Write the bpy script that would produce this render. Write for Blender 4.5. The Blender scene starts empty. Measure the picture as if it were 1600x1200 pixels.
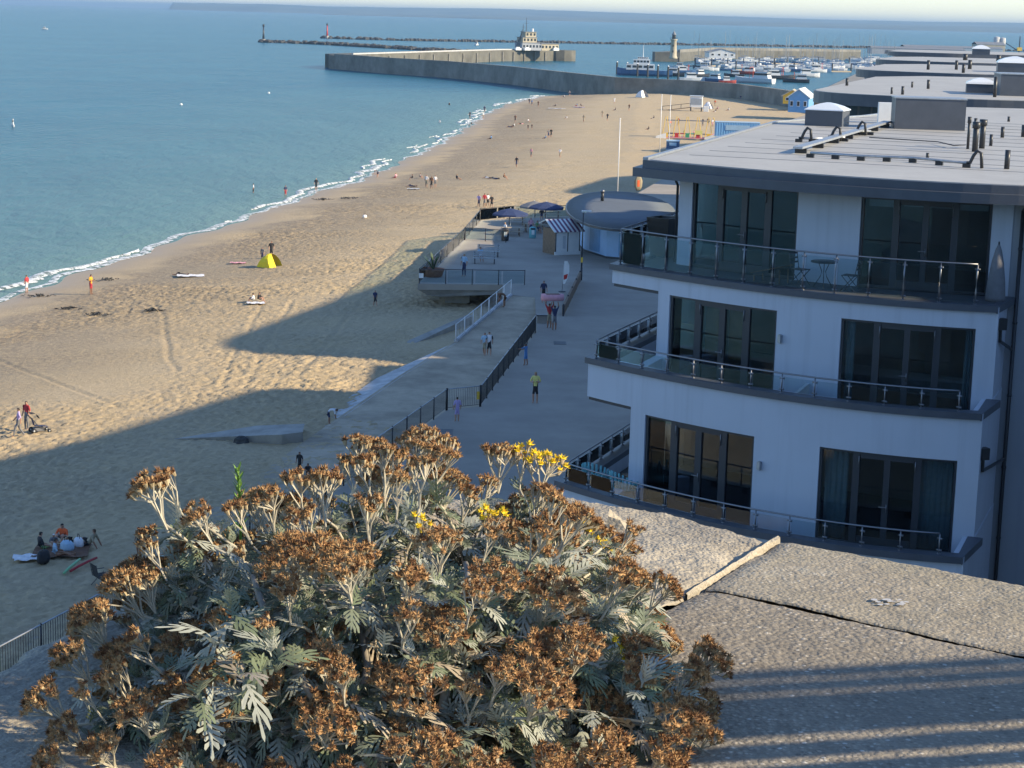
import bpy, bmesh, math, random
import numpy as np
from mathutils import Vector, Matrix

# ------------------------------------------------------------------ camera, world, sun, exposure
S = bpy.context.scene
C = S.collection
rad = math.radians
FPX = 3000.0                      # focal length in pixels of a 1600 px wide frame
PITCH = math.atan(575 / FPX)
ROLL = math.atan(0.0265)
CAM_Z = 20.0
cam_data = bpy.data.cameras.new('camera')
cam_data.sensor_width = 36.0
cam_data.lens = FPX / 1600 * 36.0
cam_data.clip_start = 0.1
cam_data.clip_end = 200000
cam = bpy.data.objects.new('camera', cam_data)
C.objects.link(cam)
CAM_R = Matrix.Rotation(math.pi / 2 - PITCH, 3, 'X') @ Matrix.Rotation(ROLL, 3, 'Z')
cam.matrix_world = Matrix.Translation((0, 0, CAM_Z)) @ CAM_R.to_4x4()
S.camera = cam
S.render.resolution_x, S.render.resolution_y = 1024, 768

SUN_EL = rad(25)
SUN_DIR = Vector((math.cos(rad(-16)) * math.cos(SUN_EL), math.sin(rad(-16)) * math.cos(SUN_EL), math.sin(SUN_EL)))
world = bpy.data.worlds.new('World')
S.world = world
world.use_nodes = True
wn = world.node_tree
bg = wn.nodes['Background']
sky = wn.nodes.new('ShaderNodeTexSky')
sky.sky_type = 'NISHITA'
sky.sun_disc = False
sky.sun_elevation = SUN_EL
sky.sun_rotation = math.atan2(SUN_DIR.x, SUN_DIR.y)
sky.altitude = 20
sky.air_density = 1.0
sky.dust_density = 0.0
sky.ozone_density = 4.0
tint = wn.nodes.new('ShaderNodeMix')          # cool white balance of the whole sky
tint.data_type = 'RGBA'
tint.blend_type = 'MULTIPLY'
tint.inputs[0].default_value = 1
tint.inputs[7].default_value = (.99, .99, 1.03, 1)
wn.links.new(sky.outputs[0], tint.inputs[6])
wn.links.new(tint.outputs[2], bg.inputs[0])
bg.inputs[1].default_value = 0.132
sun_data = bpy.data.lights.new('sun', 'SUN')
sun_data.energy = 4.6
sun_data.angle = rad(0.9)
sun_data.color = (1.0, 0.84, 0.58)
sun = bpy.data.objects.new('sun', sun_data)
C.objects.link(sun)
sun.rotation_euler = SUN_DIR.to_track_quat('Z', 'Y').to_euler()
S.view_settings.view_transform = 'Standard'
S.view_settings.look = 'None'
S.view_settings.gamma = 1
S.view_settings.use_curve_mapping = False
S.view_settings.exposure = 0.82

# ------------------------------------------------------------------ helpers
rnd = random.Random(7)


def P(px, py, z):
    """point of the horizontal plane at height z that lies under a pixel of the 1600x1200 photo"""
    d = CAM_R @ Vector(((px - 800) / FPX, -(py - 600) / FPX, -1))
    t = (z - CAM_Z) / d.z
    return Vector((d.x * t, d.y * t, z))


def hashn(ix, iy, seed):
    n = (ix.astype(np.int64) * 374761393 + iy.astype(np.int64) * 668265263 + seed * 974634541) & 0x7fffffff
    n = ((n ^ (n >> 13)) * 1274126177) & 0x7fffffff
    return ((n ^ (n >> 16)) & 0xffff) / 65535.0


def vnoise(x, y, seed=0):
    ix, iy = np.floor(x), np.floor(y)
    fx, fy = x - ix, y - iy
    ux, uy = fx * fx * (3 - 2 * fx), fy * fy * (3 - 2 * fy)
    a, b = hashn(ix, iy, seed), hashn(ix + 1, iy, seed)
    c, d = hashn(ix, iy + 1, seed), hashn(ix + 1, iy + 1, seed)
    return (a + (b - a) * ux) * (1 - uy) + (c + (d - c) * ux) * uy


def fbm(x, y, seed=0, octaves=4):
    r, a, t = 0, 1.0, 0
    for i in range(octaves):
        r = r + a * vnoise(x * 2 ** i + 17.3 * i, y * 2 ** i - 9.1 * i, seed + i)
        t += a
        a *= .5
    return r / t


MATS = {}


def mat(name, col, rough=.7, metal=0.0, var=0.0, scale=4.0, bump=0.0, bscale=40.0, spec=.5, col2=None, emit=None):
    """plain procedural surface: base colour broken up by noise, optional second colour and bump"""
    if name in MATS:
        return MATS[name]
    m = bpy.data.materials.new(name)
    m.use_nodes = True
    nt = m.node_tree
    b = nt.nodes['Principled BSDF']
    b.inputs['Roughness'].default_value = rough
    b.inputs['Metallic'].default_value = metal
    b.inputs['Specular IOR Level'].default_value = spec
    tc = nt.nodes.new('ShaderNodeTexCoord')
    if var or col2:
        nz = nt.nodes.new('ShaderNodeTexNoise')
        nz.inputs['Scale'].default_value = scale
        nz.inputs['Detail'].default_value = 6
        nz.inputs['Roughness'].default_value = .65
        nt.links.new(tc.outputs['Object'], nz.inputs['Vector'])
        rp = nt.nodes.new('ShaderNodeValToRGB')
        c1 = tuple(max(0, c * (1 - var)) for c in col)
        c2 = tuple(min(1, c * (1 + var)) for c in (col2 or col))
        rp.color_ramp.elements[0].position = .32
        rp.color_ramp.elements[1].position = .68
        rp.color_ramp.elements[0].color = (*c1, 1)
        rp.color_ramp.elements[1].color = (*c2, 1)
        nt.links.new(nz.outputs['Fac'], rp.inputs['Fac'])
        nt.links.new(rp.outputs['Color'], b.inputs['Base Color'])
    else:
        b.inputs['Base Color'].default_value = (*col, 1)
    if bump:
        n2 = nt.nodes.new('ShaderNodeTexNoise')
        n2.inputs['Scale'].default_value = bscale
        n2.inputs['Detail'].default_value = 5
        nt.links.new(tc.outputs['Object'], n2.inputs['Vector'])
        bp = nt.nodes.new('ShaderNodeBump')
        bp.inputs['Strength'].default_value = 1
        bp.inputs['Distance'].default_value = bump
        nt.links.new(n2.outputs['Fac'], bp.inputs['Height'])
        nt.links.new(bp.outputs['Normal'], b.inputs['Normal'])
    if emit:
        b.inputs['Emission Color'].default_value = (*emit, 1)
    MATS[name] = m
    return m


def nodes_of(name):
    m = bpy.data.materials.new(name)
    m.use_nodes = True
    MATS[name] = m
    return m, m.node_tree, m.node_tree.nodes['Principled BSDF']


def node(nt, typ, **kw):
    n = nt.nodes.new(typ)
    for k, v in kw.items():
        if k in n.inputs:
            n.inputs[k].default_value = v
        else:
            setattr(n, k, v)
    return n


def ramp(nt, fac, stops):
    r = nt.nodes.new('ShaderNodeValToRGB')
    e = r.color_ramp.elements
    while len(e) < len(stops):
        e.new(.5)
    for el, (p, c) in zip(e, stops):
        el.position = p
        el.color = (*c, 1) if len(c) == 3 else c
    nt.links.new(fac, r.inputs['Fac'])
    return r.outputs['Color']


def mixc(nt, fac, a, b, blend='MIX'):
    n = nt.nodes.new('ShaderNodeMix')
    n.data_type = 'RGBA'
    n.blend_type = blend
    for sock, v in ((n.inputs[0], fac), (n.inputs[6], a), (n.inputs[7], b)):
        if hasattr(v, 'links'):
            nt.links.new(v, sock)
        elif isinstance(v, (int, float)):
            sock.default_value = v
        else:
            sock.default_value = (*v, 1)
    return n.outputs[2]


class MB:
    """collects faces of several shapes that end up as one mesh"""

    def __init__(s):
        s.v, s.f, s.m = [], [], []

    def add(s, vs, fs, mi=0):
        o = len(s.v)
        s.v += [tuple(v) for v in vs]
        s.f += [tuple(i + o for i in f) for f in fs]
        s.m += [mi] * len(fs)
        return s

    def box(s, c, size, rz=0, mi=0, tilt=None):
        x, y, z = size[0] / 2, size[1] / 2, size[2] / 2
        M = Matrix.Rotation(rz, 3, 'Z')
        if tilt is not None:
            M = M @ tilt
        vs = [Vector(c) + M @ Vector((a * x, b * y, d * z)) for a, b, d in
              ((-1, -1, -1), (1, -1, -1), (1, 1, -1), (-1, 1, -1), (-1, -1, 1), (1, -1, 1), (1, 1, 1), (-1, 1, 1))]
        return s.add(vs, [(0, 3, 2, 1), (4, 5, 6, 7), (0, 1, 5, 4), (1, 2, 6, 5), (2, 3, 7, 6), (3, 0, 4, 7)], mi)

    def cone(s, p0, p1, r0, r1=None, n=8, mi=0, cap=True):
        p0, p1 = Vector(p0), Vector(p1)
        r1 = r0 if r1 is None else r1
        a = (p1 - p0).normalized()
        u = a.orthogonal().normalized()
        w = a.cross(u)
        vs = [p0 + (u * math.cos(t) + w * math.sin(t)) * r0 for t in (2 * math.pi * i / n for i in range(n))]
        vs += [p1 + (u * math.cos(t) + w * math.sin(t)) * r1 for t in (2 * math.pi * i / n for i in range(n))]
        fs = [(i, (i + 1) % n, n + (i + 1) % n, n + i) for i in range(n)]
        if cap:
            fs += [tuple(range(n - 1, -1, -1)), tuple(range(n, 2 * n))]
        return s.add(vs, fs, mi)

    def tube(s, pts, r, n=6, mi=0, r1=None):
        pts = [Vector(p) for p in pts]
        rings = []
        up = Vector((0, 0, 1))
        for i, p in enumerate(pts):
            d = (pts[min(i + 1, len(pts) - 1)] - pts[max(i - 1, 0)]).normalized()
            u = d.cross(up)
            u = u.normalized() if u.length > .05 else d.orthogonal().normalized()
            w = u.cross(d)
            rr = r if r1 is None else r + (r1 - r) * i / (len(pts) - 1)
            rings.append([p + (u * math.cos(t) + w * math.sin(t)) * rr for t in (2 * math.pi * k / n for k in range(n))])
        vs = [v for g in rings for v in g]
        fs = []
        for i in range(len(pts) - 1):
            for k in range(n):
                fs.append((i * n + k, i * n + (k + 1) % n, (i + 1) * n + (k + 1) % n, (i + 1) * n + k))
        fs += [tuple(range(n - 1, -1, -1)), tuple((len(pts) - 1) * n + k for k in range(n))]
        return s.add(vs, fs, mi)

    def prism(s, poly, z0, z1, mi=0):
        """poly counter-clockwise seen from above"""
        n = len(poly)
        vs = [(p[0], p[1], z0) for p in poly] + [(p[0], p[1], z1) for p in poly]
        fs = [(i, (i + 1) % n, n + (i + 1) % n, n + i) for i in range(n)]
        fs += [tuple(range(n - 1, -1, -1)), tuple(range(n, 2 * n))]
        return s.add(vs, fs, mi)

    def loft(s, rings, mi=0, closed=True, caps=True):
        n = len(rings[0])
        vs = [v for g in rings for v in g]
        fs = []
        for i in range(len(rings) - 1):
            for k in range(n if closed else n - 1):
                fs.append((i * n + k, i * n + (k + 1) % n, (i + 1) * n + (k + 1) % n, (i + 1) * n + k))
        if caps:
            fs += [tuple(range(n - 1, -1, -1)), tuple((len(rings) - 1) * n + k for k in range(n))]
        return s.add(vs, fs, mi)

    def lathe(s, c, prof, n=16, mi=0):
        c = Vector(c)
        rings = [[c + Vector((r * math.cos(t), r * math.sin(t), z)) for t in (2 * math.pi * k / n for k in range(n))] for r, z in prof]
        return s.loft(rings, mi)

    def build(s, name, mats, parent=None, smooth=False, world_space=False):
        me = bpy.data.meshes.new(name)
        vs = s.v
        if world_space and parent is not None:
            r_ = parent
            while r_.parent:
                r_ = r_.parent
            M = WM[r_.name].inverted()
            vs = [tuple(M @ Vector(v)) for v in vs]
        me.from_pydata(vs, [], s.f)
        mats = mats if isinstance(mats, (list, tuple)) else [mats]
        for m in mats:
            me.materials.append(MATS[m] if isinstance(m, str) else m)
        if len(mats) > 1:
            me.polygons.foreach_set('material_index', s.m)
        if smooth:
            me.polygons.foreach_set('use_smooth', [True] * len(me.polygons))
        me.update()
        return link(name, me, parent)


WM = {}      # world matrices of the things' roots


def link(name, me, parent=None):
    o = bpy.data.objects.new(name, me)
    C.objects.link(o)
    o.parent = parent
    if parent is None:
        WM[o.name] = Matrix()
    return o


def tag(o, label=None, cat=None, group=None, kind=None):
    if label:
        o['label'] = label
    if cat:
        o['category'] = cat
    if group:
        o['group'] = group
    if kind:
        o['kind'] = kind
    return o


def thing(name, label, cat, loc=(0, 0, 0), rz=0.0, group=None):
    o = bpy.data.objects.new(name, None)
    o.empty_display_size = .2
    C.objects.link(o)
    o.location = loc
    o.rotation_euler = (0, 0, rz)
    WM[o.name] = Matrix.Translation(loc) @ Matrix.Rotation(rz, 4, 'Z')
    return tag(o, label, cat, group)


def copy_tree(o, loc, rz, label=None, scale=None):
    def cp(a, par):
        c = a.copy()
        C.objects.link(c)
        c.parent = par
        for ch in [x for x in bpy.data.objects if x.parent == a]:
            cp(ch, c)
        return c
    c = cp(o, None)
    c.location = loc
    c.rotation_euler = (0, 0, rz)
    if scale:
        c.scale = (scale,) * 3
    WM[c.name] = Matrix.Translation(loc) @ Matrix.Rotation(rz, 4, 'Z')
    if label:
        c['label'] = label
    return c


def grid_mesh(name, X, Y, Z, material, attr=None, smooth=True):
    """X, Y, Z: 2-D arrays; attr: dict of float arrays"""
    ny, nx = X.shape
    me = bpy.data.meshes.new(name)
    co = np.stack([X, Y, Z], -1).reshape(-1, 3).astype(np.float32)
    idx = np.arange(ny * nx).reshape(ny, nx)
    q = np.stack([idx[:-1, :-1], idx[:-1, 1:], idx[1:, 1:], idx[1:, :-1]], -1).reshape(-1, 4)
    me.vertices.add(len(co))
    me.vertices.foreach_set('co', co.ravel())
    me.loops.add(q.size)
    me.loops.foreach_set('vertex_index', q.ravel().astype(np.int32))
    me.polygons.add(len(q))
    me.polygons.foreach_set('loop_start', np.arange(0, q.size, 4, dtype=np.int32))
    me.polygons.foreach_set('loop_total', np.full(len(q), 4, dtype=np.int32))
    me.update(calc_edges=True)
    if smooth:
        me.polygons.foreach_set('use_smooth', [True] * len(q))
    for k, a in (attr or {}).items():
        at = me.attributes.new(k, 'FLOAT', 'POINT')
        at.data.foreach_set('value', a.ravel().astype(np.float32))
    me.materials.append(material)
    return me


# ------------------------------------------------------------------ materials
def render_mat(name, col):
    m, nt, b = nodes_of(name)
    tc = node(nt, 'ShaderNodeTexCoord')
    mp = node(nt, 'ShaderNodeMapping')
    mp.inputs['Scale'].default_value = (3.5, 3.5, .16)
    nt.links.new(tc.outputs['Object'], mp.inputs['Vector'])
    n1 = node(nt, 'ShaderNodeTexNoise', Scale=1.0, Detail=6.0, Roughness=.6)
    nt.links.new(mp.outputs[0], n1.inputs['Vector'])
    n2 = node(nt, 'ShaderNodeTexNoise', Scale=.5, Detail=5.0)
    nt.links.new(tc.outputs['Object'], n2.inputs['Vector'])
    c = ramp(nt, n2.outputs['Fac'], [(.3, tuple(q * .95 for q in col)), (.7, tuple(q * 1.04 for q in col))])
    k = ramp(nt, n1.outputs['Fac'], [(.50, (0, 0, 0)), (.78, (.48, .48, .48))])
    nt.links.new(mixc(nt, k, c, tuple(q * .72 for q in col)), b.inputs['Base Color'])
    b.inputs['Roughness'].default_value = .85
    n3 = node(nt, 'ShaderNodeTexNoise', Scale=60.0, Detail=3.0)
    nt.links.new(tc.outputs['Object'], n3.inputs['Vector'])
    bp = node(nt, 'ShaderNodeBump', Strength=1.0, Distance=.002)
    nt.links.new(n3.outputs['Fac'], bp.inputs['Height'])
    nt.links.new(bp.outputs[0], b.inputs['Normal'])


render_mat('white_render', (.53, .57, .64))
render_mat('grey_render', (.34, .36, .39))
mat('slate_panel', (.075, .085, .105), .45, var=.12, scale=1.5)
mat('frame_grey', (.035, .04, .05), .4)
mat('deck_dark', (.07, .078, .09), .55, var=.2, scale=3)
mat('steel', (.27, .28, .30), .5, metal=1.0)
mat('galvanised', (.42, .44, .46), .45, metal=.7, var=.15, scale=6)
mat('pipe_dark', (.03, .032, .036), .4)
mat('room_wall', (.52, .52, .50), .9, var=.1, scale=1)
mat('room_wood', (.42, .24, .11), .6, var=.25, scale=3)
mat('curtain', (.42, .50, .50), .9, var=.1, scale=8)
mat('wood', (.20, .13, .08), .75, var=.3, scale=5)
mat('pale_wood', (.42, .35, .26), .8, var=.25, scale=5)
mat('black_plastic', (.018, .018, .02), .45)
mat('white_paint', (.78, .78, .76), .5, var=.06, scale=2)
mat('teal_fabric', (.16, .42, .45), .8, var=.1, scale=20)
mat('blue_paint', (.16, .36, .62), .5, var=.08, scale=1.5)
mat('pale_blue_paint', (.36, .55, .80), .55, var=.06, scale=1)
mat('navy_fabric', (.03, .05, .13), .85, var=.2, scale=6)
mat('concrete', (.33, .31, .275), .9, var=.25, scale=.8, bump=.01, bscale=8)
mat('old_concrete', (.24, .225, .20), .92, var=.35, scale=.35, bump=.03, bscale=2)
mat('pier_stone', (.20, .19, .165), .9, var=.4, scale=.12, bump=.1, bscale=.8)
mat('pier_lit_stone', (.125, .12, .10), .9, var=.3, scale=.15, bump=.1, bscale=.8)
mat('rock_dark', (.055, .055, .055), .9, var=.4, scale=.4)
mat('red_paint', (.50, .035, .03), .45)
mat('orange_cloth', (.75, .13, .04), .85)
mat('yellow_paint', (.75, .48, .05), .5)
mat('green_paint', (.05, .30, .14), .5)
mat('purple_stripe', (.16, .05, .12), .6)
mat('cream_wall', (.44, .39, .29), .85, var=.1, scale=.3)
mat('grey_roof', (.20, .21, .23), .7, var=.15, scale=.8)
mat('kiosk_roof', (.12, .14, .165), .85, var=.08, scale=.6)
mat('leaf_green', (.05, .10, .03), .6, var=.3, scale=10)
mat('fresh_green', (.14, .26, .04), .6, var=.2, scale=10)
mat('terracotta', (.34, .15, .09), .8, var=.15, scale=5)
mat('skylight', (.72, .76, .80), .2, var=.03, scale=3)
mat('hull_white', (.55, .57, .59), .35)
mat('hull_blue', (.05, .12, .25), .35)
mat('hull_red', (.32, .05, .04), .4)
mat('hull_black', (.03, .035, .045), .4)
mat('boat_window', (.02, .03, .04), .1)
mat('dark_hair', (.02, .014, .01), .7)
mat('brown_hair', (.09, .05, .025), .7)
mat('fair_hair', (.38, .25, .12), .7)
mat('skin', (.46, .26, .18), .6)
mat('skin_tan', (.30, .155, .095), .6)
mat('skin_dark', (.13, .065, .04), .6)
for nm, c in dict(c_white=(.72, .72, .74), c_black=(.02, .02, .024), c_navy=(.03, .04, .10), c_grey=(.18, .18, .19), c_lilac=(.45, .36, .62),
                  c_orange=(.80, .13, .035), c_gold=(.75, .36, .03), c_yellow=(.72, .66, .22), c_red=(.42, .04, .05), c_blue=(.09, .22, .45),
                  c_pink=(.66, .33, .38), c_green=(.16, .30, .12), c_khaki=(.30, .26, .18), c_lightblue=(.36, .52, .66), c_brown=(.16, .08, .045)).items():
    mat(nm, c, .85, var=.12, scale=6)


def glass_mat(name, tint, fres=1.5, clear=.9):
    m, nt, b = nodes_of(name)
    nt.nodes.remove(b)
    tr = node(nt, 'ShaderNodeBsdfTransparent')
    tr.inputs[0].default_value = (*tint, 1)
    gl = node(nt, 'ShaderNodeBsdfGlossy')
    gl.inputs['Roughness'].default_value = .015
    gl.inputs[0].default_value = (.95, .97, 1, 1)
    fr = node(nt, 'ShaderNodeFresnel')
    fr.inputs[0].default_value = fres
    mx = node(nt, 'ShaderNodeMixShader')
    nt.links.new(fr.outputs[0], mx.inputs[0])
    nt.links.new(tr.outputs[0], mx.inputs[1])
    nt.links.new(gl.outputs[0], mx.inputs[2])
    nt.links.new(mx.outputs[0], nt.nodes['Material Output'].inputs[0])
    return m


glass_mat('door_glass', (.62, .70, .74), 1.5)
glass_mat('rail_glass', (.80, .87, .89), 1.38)

# ------------------------------------------------------------------ setting materials
m, nt, b = nodes_of('sand')
tc = node(nt, 'ShaderNodeTexCoord')
at = node(nt, 'ShaderNodeAttribute', attribute_name='shore')
n1 = node(nt, 'ShaderNodeTexNoise', Scale=.5, Detail=8.0, Roughness=.7)
n2 = node(nt, 'ShaderNodeTexNoise', Scale=2.2, Detail=8.0, Roughness=.75)
n3 = node(nt, 'ShaderNodeTexNoise', Scale=.16, Detail=3.0)
for n in (n1, n2, n3):
    nt.links.new(tc.outputs['Object'], n.inputs['Vector'])
dry = ramp(nt, n2.outputs['Fac'], [(.25, (.42, .315, .18)), (.75, (.585, .455, .275))])
dry = mixc(nt, ramp(nt, n3.outputs['Fac'], [(.35, (0, 0, 0)), (.75, (.35, .35, .35))]), dry, (.42, .345, .25))
# drifted weed and shingle strip above the wet sand
ad = node(nt, 'ShaderNodeMath', operation='MULTIPLY_ADD')
nt.links.new(n3.outputs['Fac'], ad.inputs[0])
ad.inputs[1].default_value = 16.0
nt.links.new(at.outputs['Fac'], ad.inputs[2])
mr = node(nt, 'ShaderNodeMapRange')
mr.inputs['From Min'].default_value = 0
mr.inputs['From Max'].default_value = 60
nt.links.new(ad.outputs[0], mr.inputs['Value'])
strip = ramp(nt, mr.outputs[0], [(.0, (0, 0, 0)), (.19, (0, 0, 0)), (.25, (1, 1, 1)), (.40, (.7, .7, .7)), (.56, (0, 0, 0))])
wd = ramp(nt, n2.outputs['Fac'], [(.36, (.1, .1, .1)), (.56, (.9, .9, .9))])
litter = mixc(nt, 1.0, strip, wd, 'MULTIPLY')
col = mixc(nt, litter, dry, (.19, .155, .115))
mr2 = node(nt, 'ShaderNodeMapRange')
mr2.inputs['From Min'].default_value = -2
mr2.inputs['From Max'].default_value = 12
nt.links.new(at.outputs['Fac'], mr2.inputs['Value'])
wet = ramp(nt, mr2.outputs[0], [(.0, (1, 1, 1)), (.22, (.9, .9, .9)), (.5, (.25, .25, .25)), (.9, (0, 0, 0))])
col = mixc(nt, wet, col, (.37, .28, .175))
nt.links.new(col, b.inputs['Base Color'])
rr = node(nt, 'ShaderNodeMapRange')
rr.inputs['To Min'].default_value = .95
rr.inputs['To Max'].default_value = .45
nt.links.new(wet, rr.inputs['Value'])
nt.links.new(rr.outputs[0], b.inputs['Roughness'])
bn = node(nt, 'ShaderNodeTexNoise', Scale=3.0, Detail=7.0, Roughness=.7)
nt.links.new(tc.outputs['Object'], bn.inputs['Vector'])
bp = node(nt, 'ShaderNodeBump', Strength=.7, Distance=.16)
nt.links.new(bn.outputs['Fac'], bp.inputs['Height'])
inv = node(nt, 'ShaderNodeMapRange')
inv.inputs['To Min'].default_value = .75
inv.inputs['To Max'].default_value = .05
nt.links.new(wet, inv.inputs['Value'])
nt.links.new(inv.outputs[0], bp.inputs['Strength'])
nt.links.new(bp.outputs[0], b.inputs['Normal'])

m, nt, b = nodes_of('sea_water')
tc = node(nt, 'ShaderNodeTexCoord')
at = node(nt, 'ShaderNodeAttribute', attribute_name='shore')
mr = node(nt, 'ShaderNodeMapRange')
mr.inputs['From Min'].default_value = -90
mr.inputs['From Max'].default_value = 0
nt.links.new(at.outputs['Fac'], mr.inputs['Value'])
n3 = node(nt, 'ShaderNodeTexNoise', Scale=.012, Detail=4.0)
nt.links.new(tc.outputs['Object'], n3.inputs['Vector'])
deep = ramp(nt, n3.outputs['Fac'], [(.3, (.013, .078, .12)), (.7, (.019, .096, .14))])
shal = ramp(nt, mr.outputs[0], [(.0, (0, 0, 0)), (.6, (.25, .25, .25)), (.9, (.55, .55, .55)), (1, (.95, .95, .95))])
col = mixc(nt, shal, deep, (.10, .17, .15))
nt.links.new(col, b.inputs['Base Color'])
b.inputs['Roughness'].default_value = .22
b.inputs['Specular IOR Level'].default_value = .28
b.inputs['IOR'].default_value = 1.33
mp = node(nt, 'ShaderNodeMapping')
mp.inputs['Rotation'].default_value = (0, 0, rad(18))
mp.inputs['Scale'].default_value = (1.0, .45, 1)
nt.links.new(tc.outputs['Object'], mp.inputs['Vector'])
na = node(nt, 'ShaderNodeTexNoise', Scale=.55, Detail=6.0, Roughness=.62)
nb = node(nt, 'ShaderNodeTexNoise', Scale=.06, Detail=3.0)
nt.links.new(mp.outputs[0], na.inputs['Vector'])
nt.links.new(mp.outputs[0], nb.inputs['Vector'])
b1 = node(nt, 'ShaderNodeBump', Strength=1.0, Distance=.55)
b2 = node(nt, 'ShaderNodeBump', Strength=1.0, Distance=1.4)
nt.links.new(na.outputs['Fac'], b1.inputs['Height'])
nt.links.new(nb.outputs['Fac'], b2.inputs['Height'])
nt.links.new(b2.outputs[0], b1.inputs['Normal'])
nt.links.new(b1.outputs[0], b.inputs['Normal'])
df = node(nt, 'ShaderNodeBsdfDiffuse')          # light scattered back up by the turbid water
nt.links.new(mixc(nt, 1.0, col, (1.5, 1.5, 1.45), 'MULTIPLY'), df.inputs[0])
nt.links.new(b1.outputs[0], df.inputs['Normal'])
mx = node(nt, 'ShaderNodeMixShader')
mx.inputs[0].default_value = .42
nt.links.new(b.outputs[0], mx.inputs[1])
nt.links.new(df.outputs[0], mx.inputs[2])
nt.links.new(mx.outputs[0], nt.nodes['Material Output'].inputs[0])

m, nt, b = nodes_of('foam')
tc = node(nt, 'ShaderNodeTexCoord')
nf = node(nt, 'ShaderNodeTexNoise', Scale=1.7, Detail=6.0, Roughness=.7)
nt.links.new(tc.outputs['Object'], nf.inputs['Vector'])
b.inputs['Base Color'].default_value = (.74, .77, .78, 1)
b.inputs['Roughness'].default_value = .8
tr = node(nt, 'ShaderNodeBsdfTransparent')
mx = node(nt, 'ShaderNodeMixShader')
nt.links.new(ramp(nt, nf.outputs['Fac'], [(.40, (.05, .05, .05)), (.56, (.95, .95, .95))]), mx.inputs[0])
nt.links.new(tr.outputs[0], mx.inputs[1])
nt.links.new(b.outputs[0], mx.inputs[2])
nt.links.new(mx.outputs[0], nt.nodes['Material Output'].inputs[0])
mat('promenade_surface', (.33, .295, .25), .9, var=.16, scale=.22, bump=.004, bscale=20)
mat('apron_concrete', (.42, .345, .25), .9, var=.28, scale=.45, bump=.04, bscale=1.5)
mat('pale_concrete', (.46, .46, .46), .9, var=.28, scale=1.4, bump=.03, bscale=3)
mat('hill_land', (.03, .05, .05), .95, var=.35, scale=.0016, col2=(.10, .12, .09))

# ------------------------------------------------------------------ beach
SHORE = [(-58, 60), (-50, 110), (-44.6, 140), (-42.6, 157.2), (-40.5, 165.3), (-39.0, 177.3), (-37.0, 191.7), (-34.7, 204.9), (-31.4, 225.8),
         (-27.7, 254.1), (-23.0, 278.7), (-19.7, 313.2), (-15.4, 357.2), (-12.1, 405.0), (-8.8, 472.9), (-3.8, 534.7), (7.5, 598.2),
         (24, 622), (90, 660)]
SEA_Z = -4.0


def shore_x(y):
    a = np.array(SHORE)
    return np.interp(y, a[:, 1], a[:, 0]) + .5 * np.sin(y * .21) + .35 * np.sin(y * .57 + 1)


PIER_BASE = [P(522, 108, -4), P(600, 115, -4), P(700, 122, -4), P(800, 132.5, -4), P(880, 143.5, -4), P(960, 145.5, -2.4),
             P(1060, 149, -2.2), P(1150, 155, -2.0), P(1240, 168, -1.8)]
PIER_BASE.append(PIER_BASE[-1] + (PIER_BASE[-1] - PIER_BASE[-2]) * 2.5)


def beach_z(X, Y, lumps=True):
    s = (X - shore_x(Y)) * .96
    z = np.where(s > 0, -4.02 + np.minimum(.062 * s, 2.2), -4.02 + .07 * s)
    z = z + .10 * (fbm(X * .08, Y * .08, 3, 3) - .5) * np.clip(s / 8, 0, 1)
    # the sand ends against the harbour wall
    px = np.array([p.x for p in PIER_BASE])
    py = np.array([p.y for p in PIER_BASE])
    lim = np.interp(X, px, py)
    z = np.where((Y > lim + 3), -7.0, z)
    if lumps:
        w = np.clip((s - 4) / 5, 0, 1)
        patch = np.clip((fbm(X * .07, Y * .07, 21, 4) - .28) * 2.9, .12, 1.5)
        a = vnoise(X / .8, Y / .8, 11)
        c = vnoise(X / .34, Y / .34, 12)
        # footprints: round pits with raised rims, scattered at random
        pits = 0
        for cell, seed, depth in ((.50, 31, .075), (.36, 47, .055)):
            gx, gy = np.floor(X / cell), np.floor(Y / cell)
            best = np.full(X.shape, 9.0)
            for ox in (-1, 0, 1):
                for oy in (-1, 0, 1):
                    jx = (gx + ox + hashn(gx + ox, gy + oy, seed)) * cell
                    jy = (gy + oy + hashn(gx + ox, gy + oy, seed + 1)) * cell
                    d = np.hypot((X - jx) * 1.15, (Y - jy) * .85)
                    best = np.minimum(best, d)
            q = best / (cell * .42)
            pits = pits - depth * np.clip(1 - q * q, 0, 1) + depth * .35 * np.exp(-((q - 1.15) / .3) ** 2)
        ruts = 0
        for (xa, ya), (xb, yb) in (((-17.5, 112), (-19.5, 148)), ((-15.8, 112), (-17.6, 150)), ((-21, 118), (-30, 158)), ((-13, 116), (-11.5, 160)), ((-22, 106), (-36, 128))):
            dx, dy = xb - xa, yb - ya
            L2 = dx * dx + dy * dy
            t = np.clip(((X - xa) * dx + (Y - ya) * dy) / L2, 0, 1)
            d = np.hypot(X - xa - t * dx - .7 * (fbm(Y * .12 + xa, Y * 0 + 2, 91, 3) - .5), Y - ya - t * dy)
            ruts = ruts - .05 * np.exp(-(d / .16) ** 2) + .025 * np.exp(-((d - .38) / .16) ** 2)
        z = z + w * ruts
        z = z + w * patch * (.10 * (a - .5) + .07 * (c - .5) + pits)
    return z, s


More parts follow.
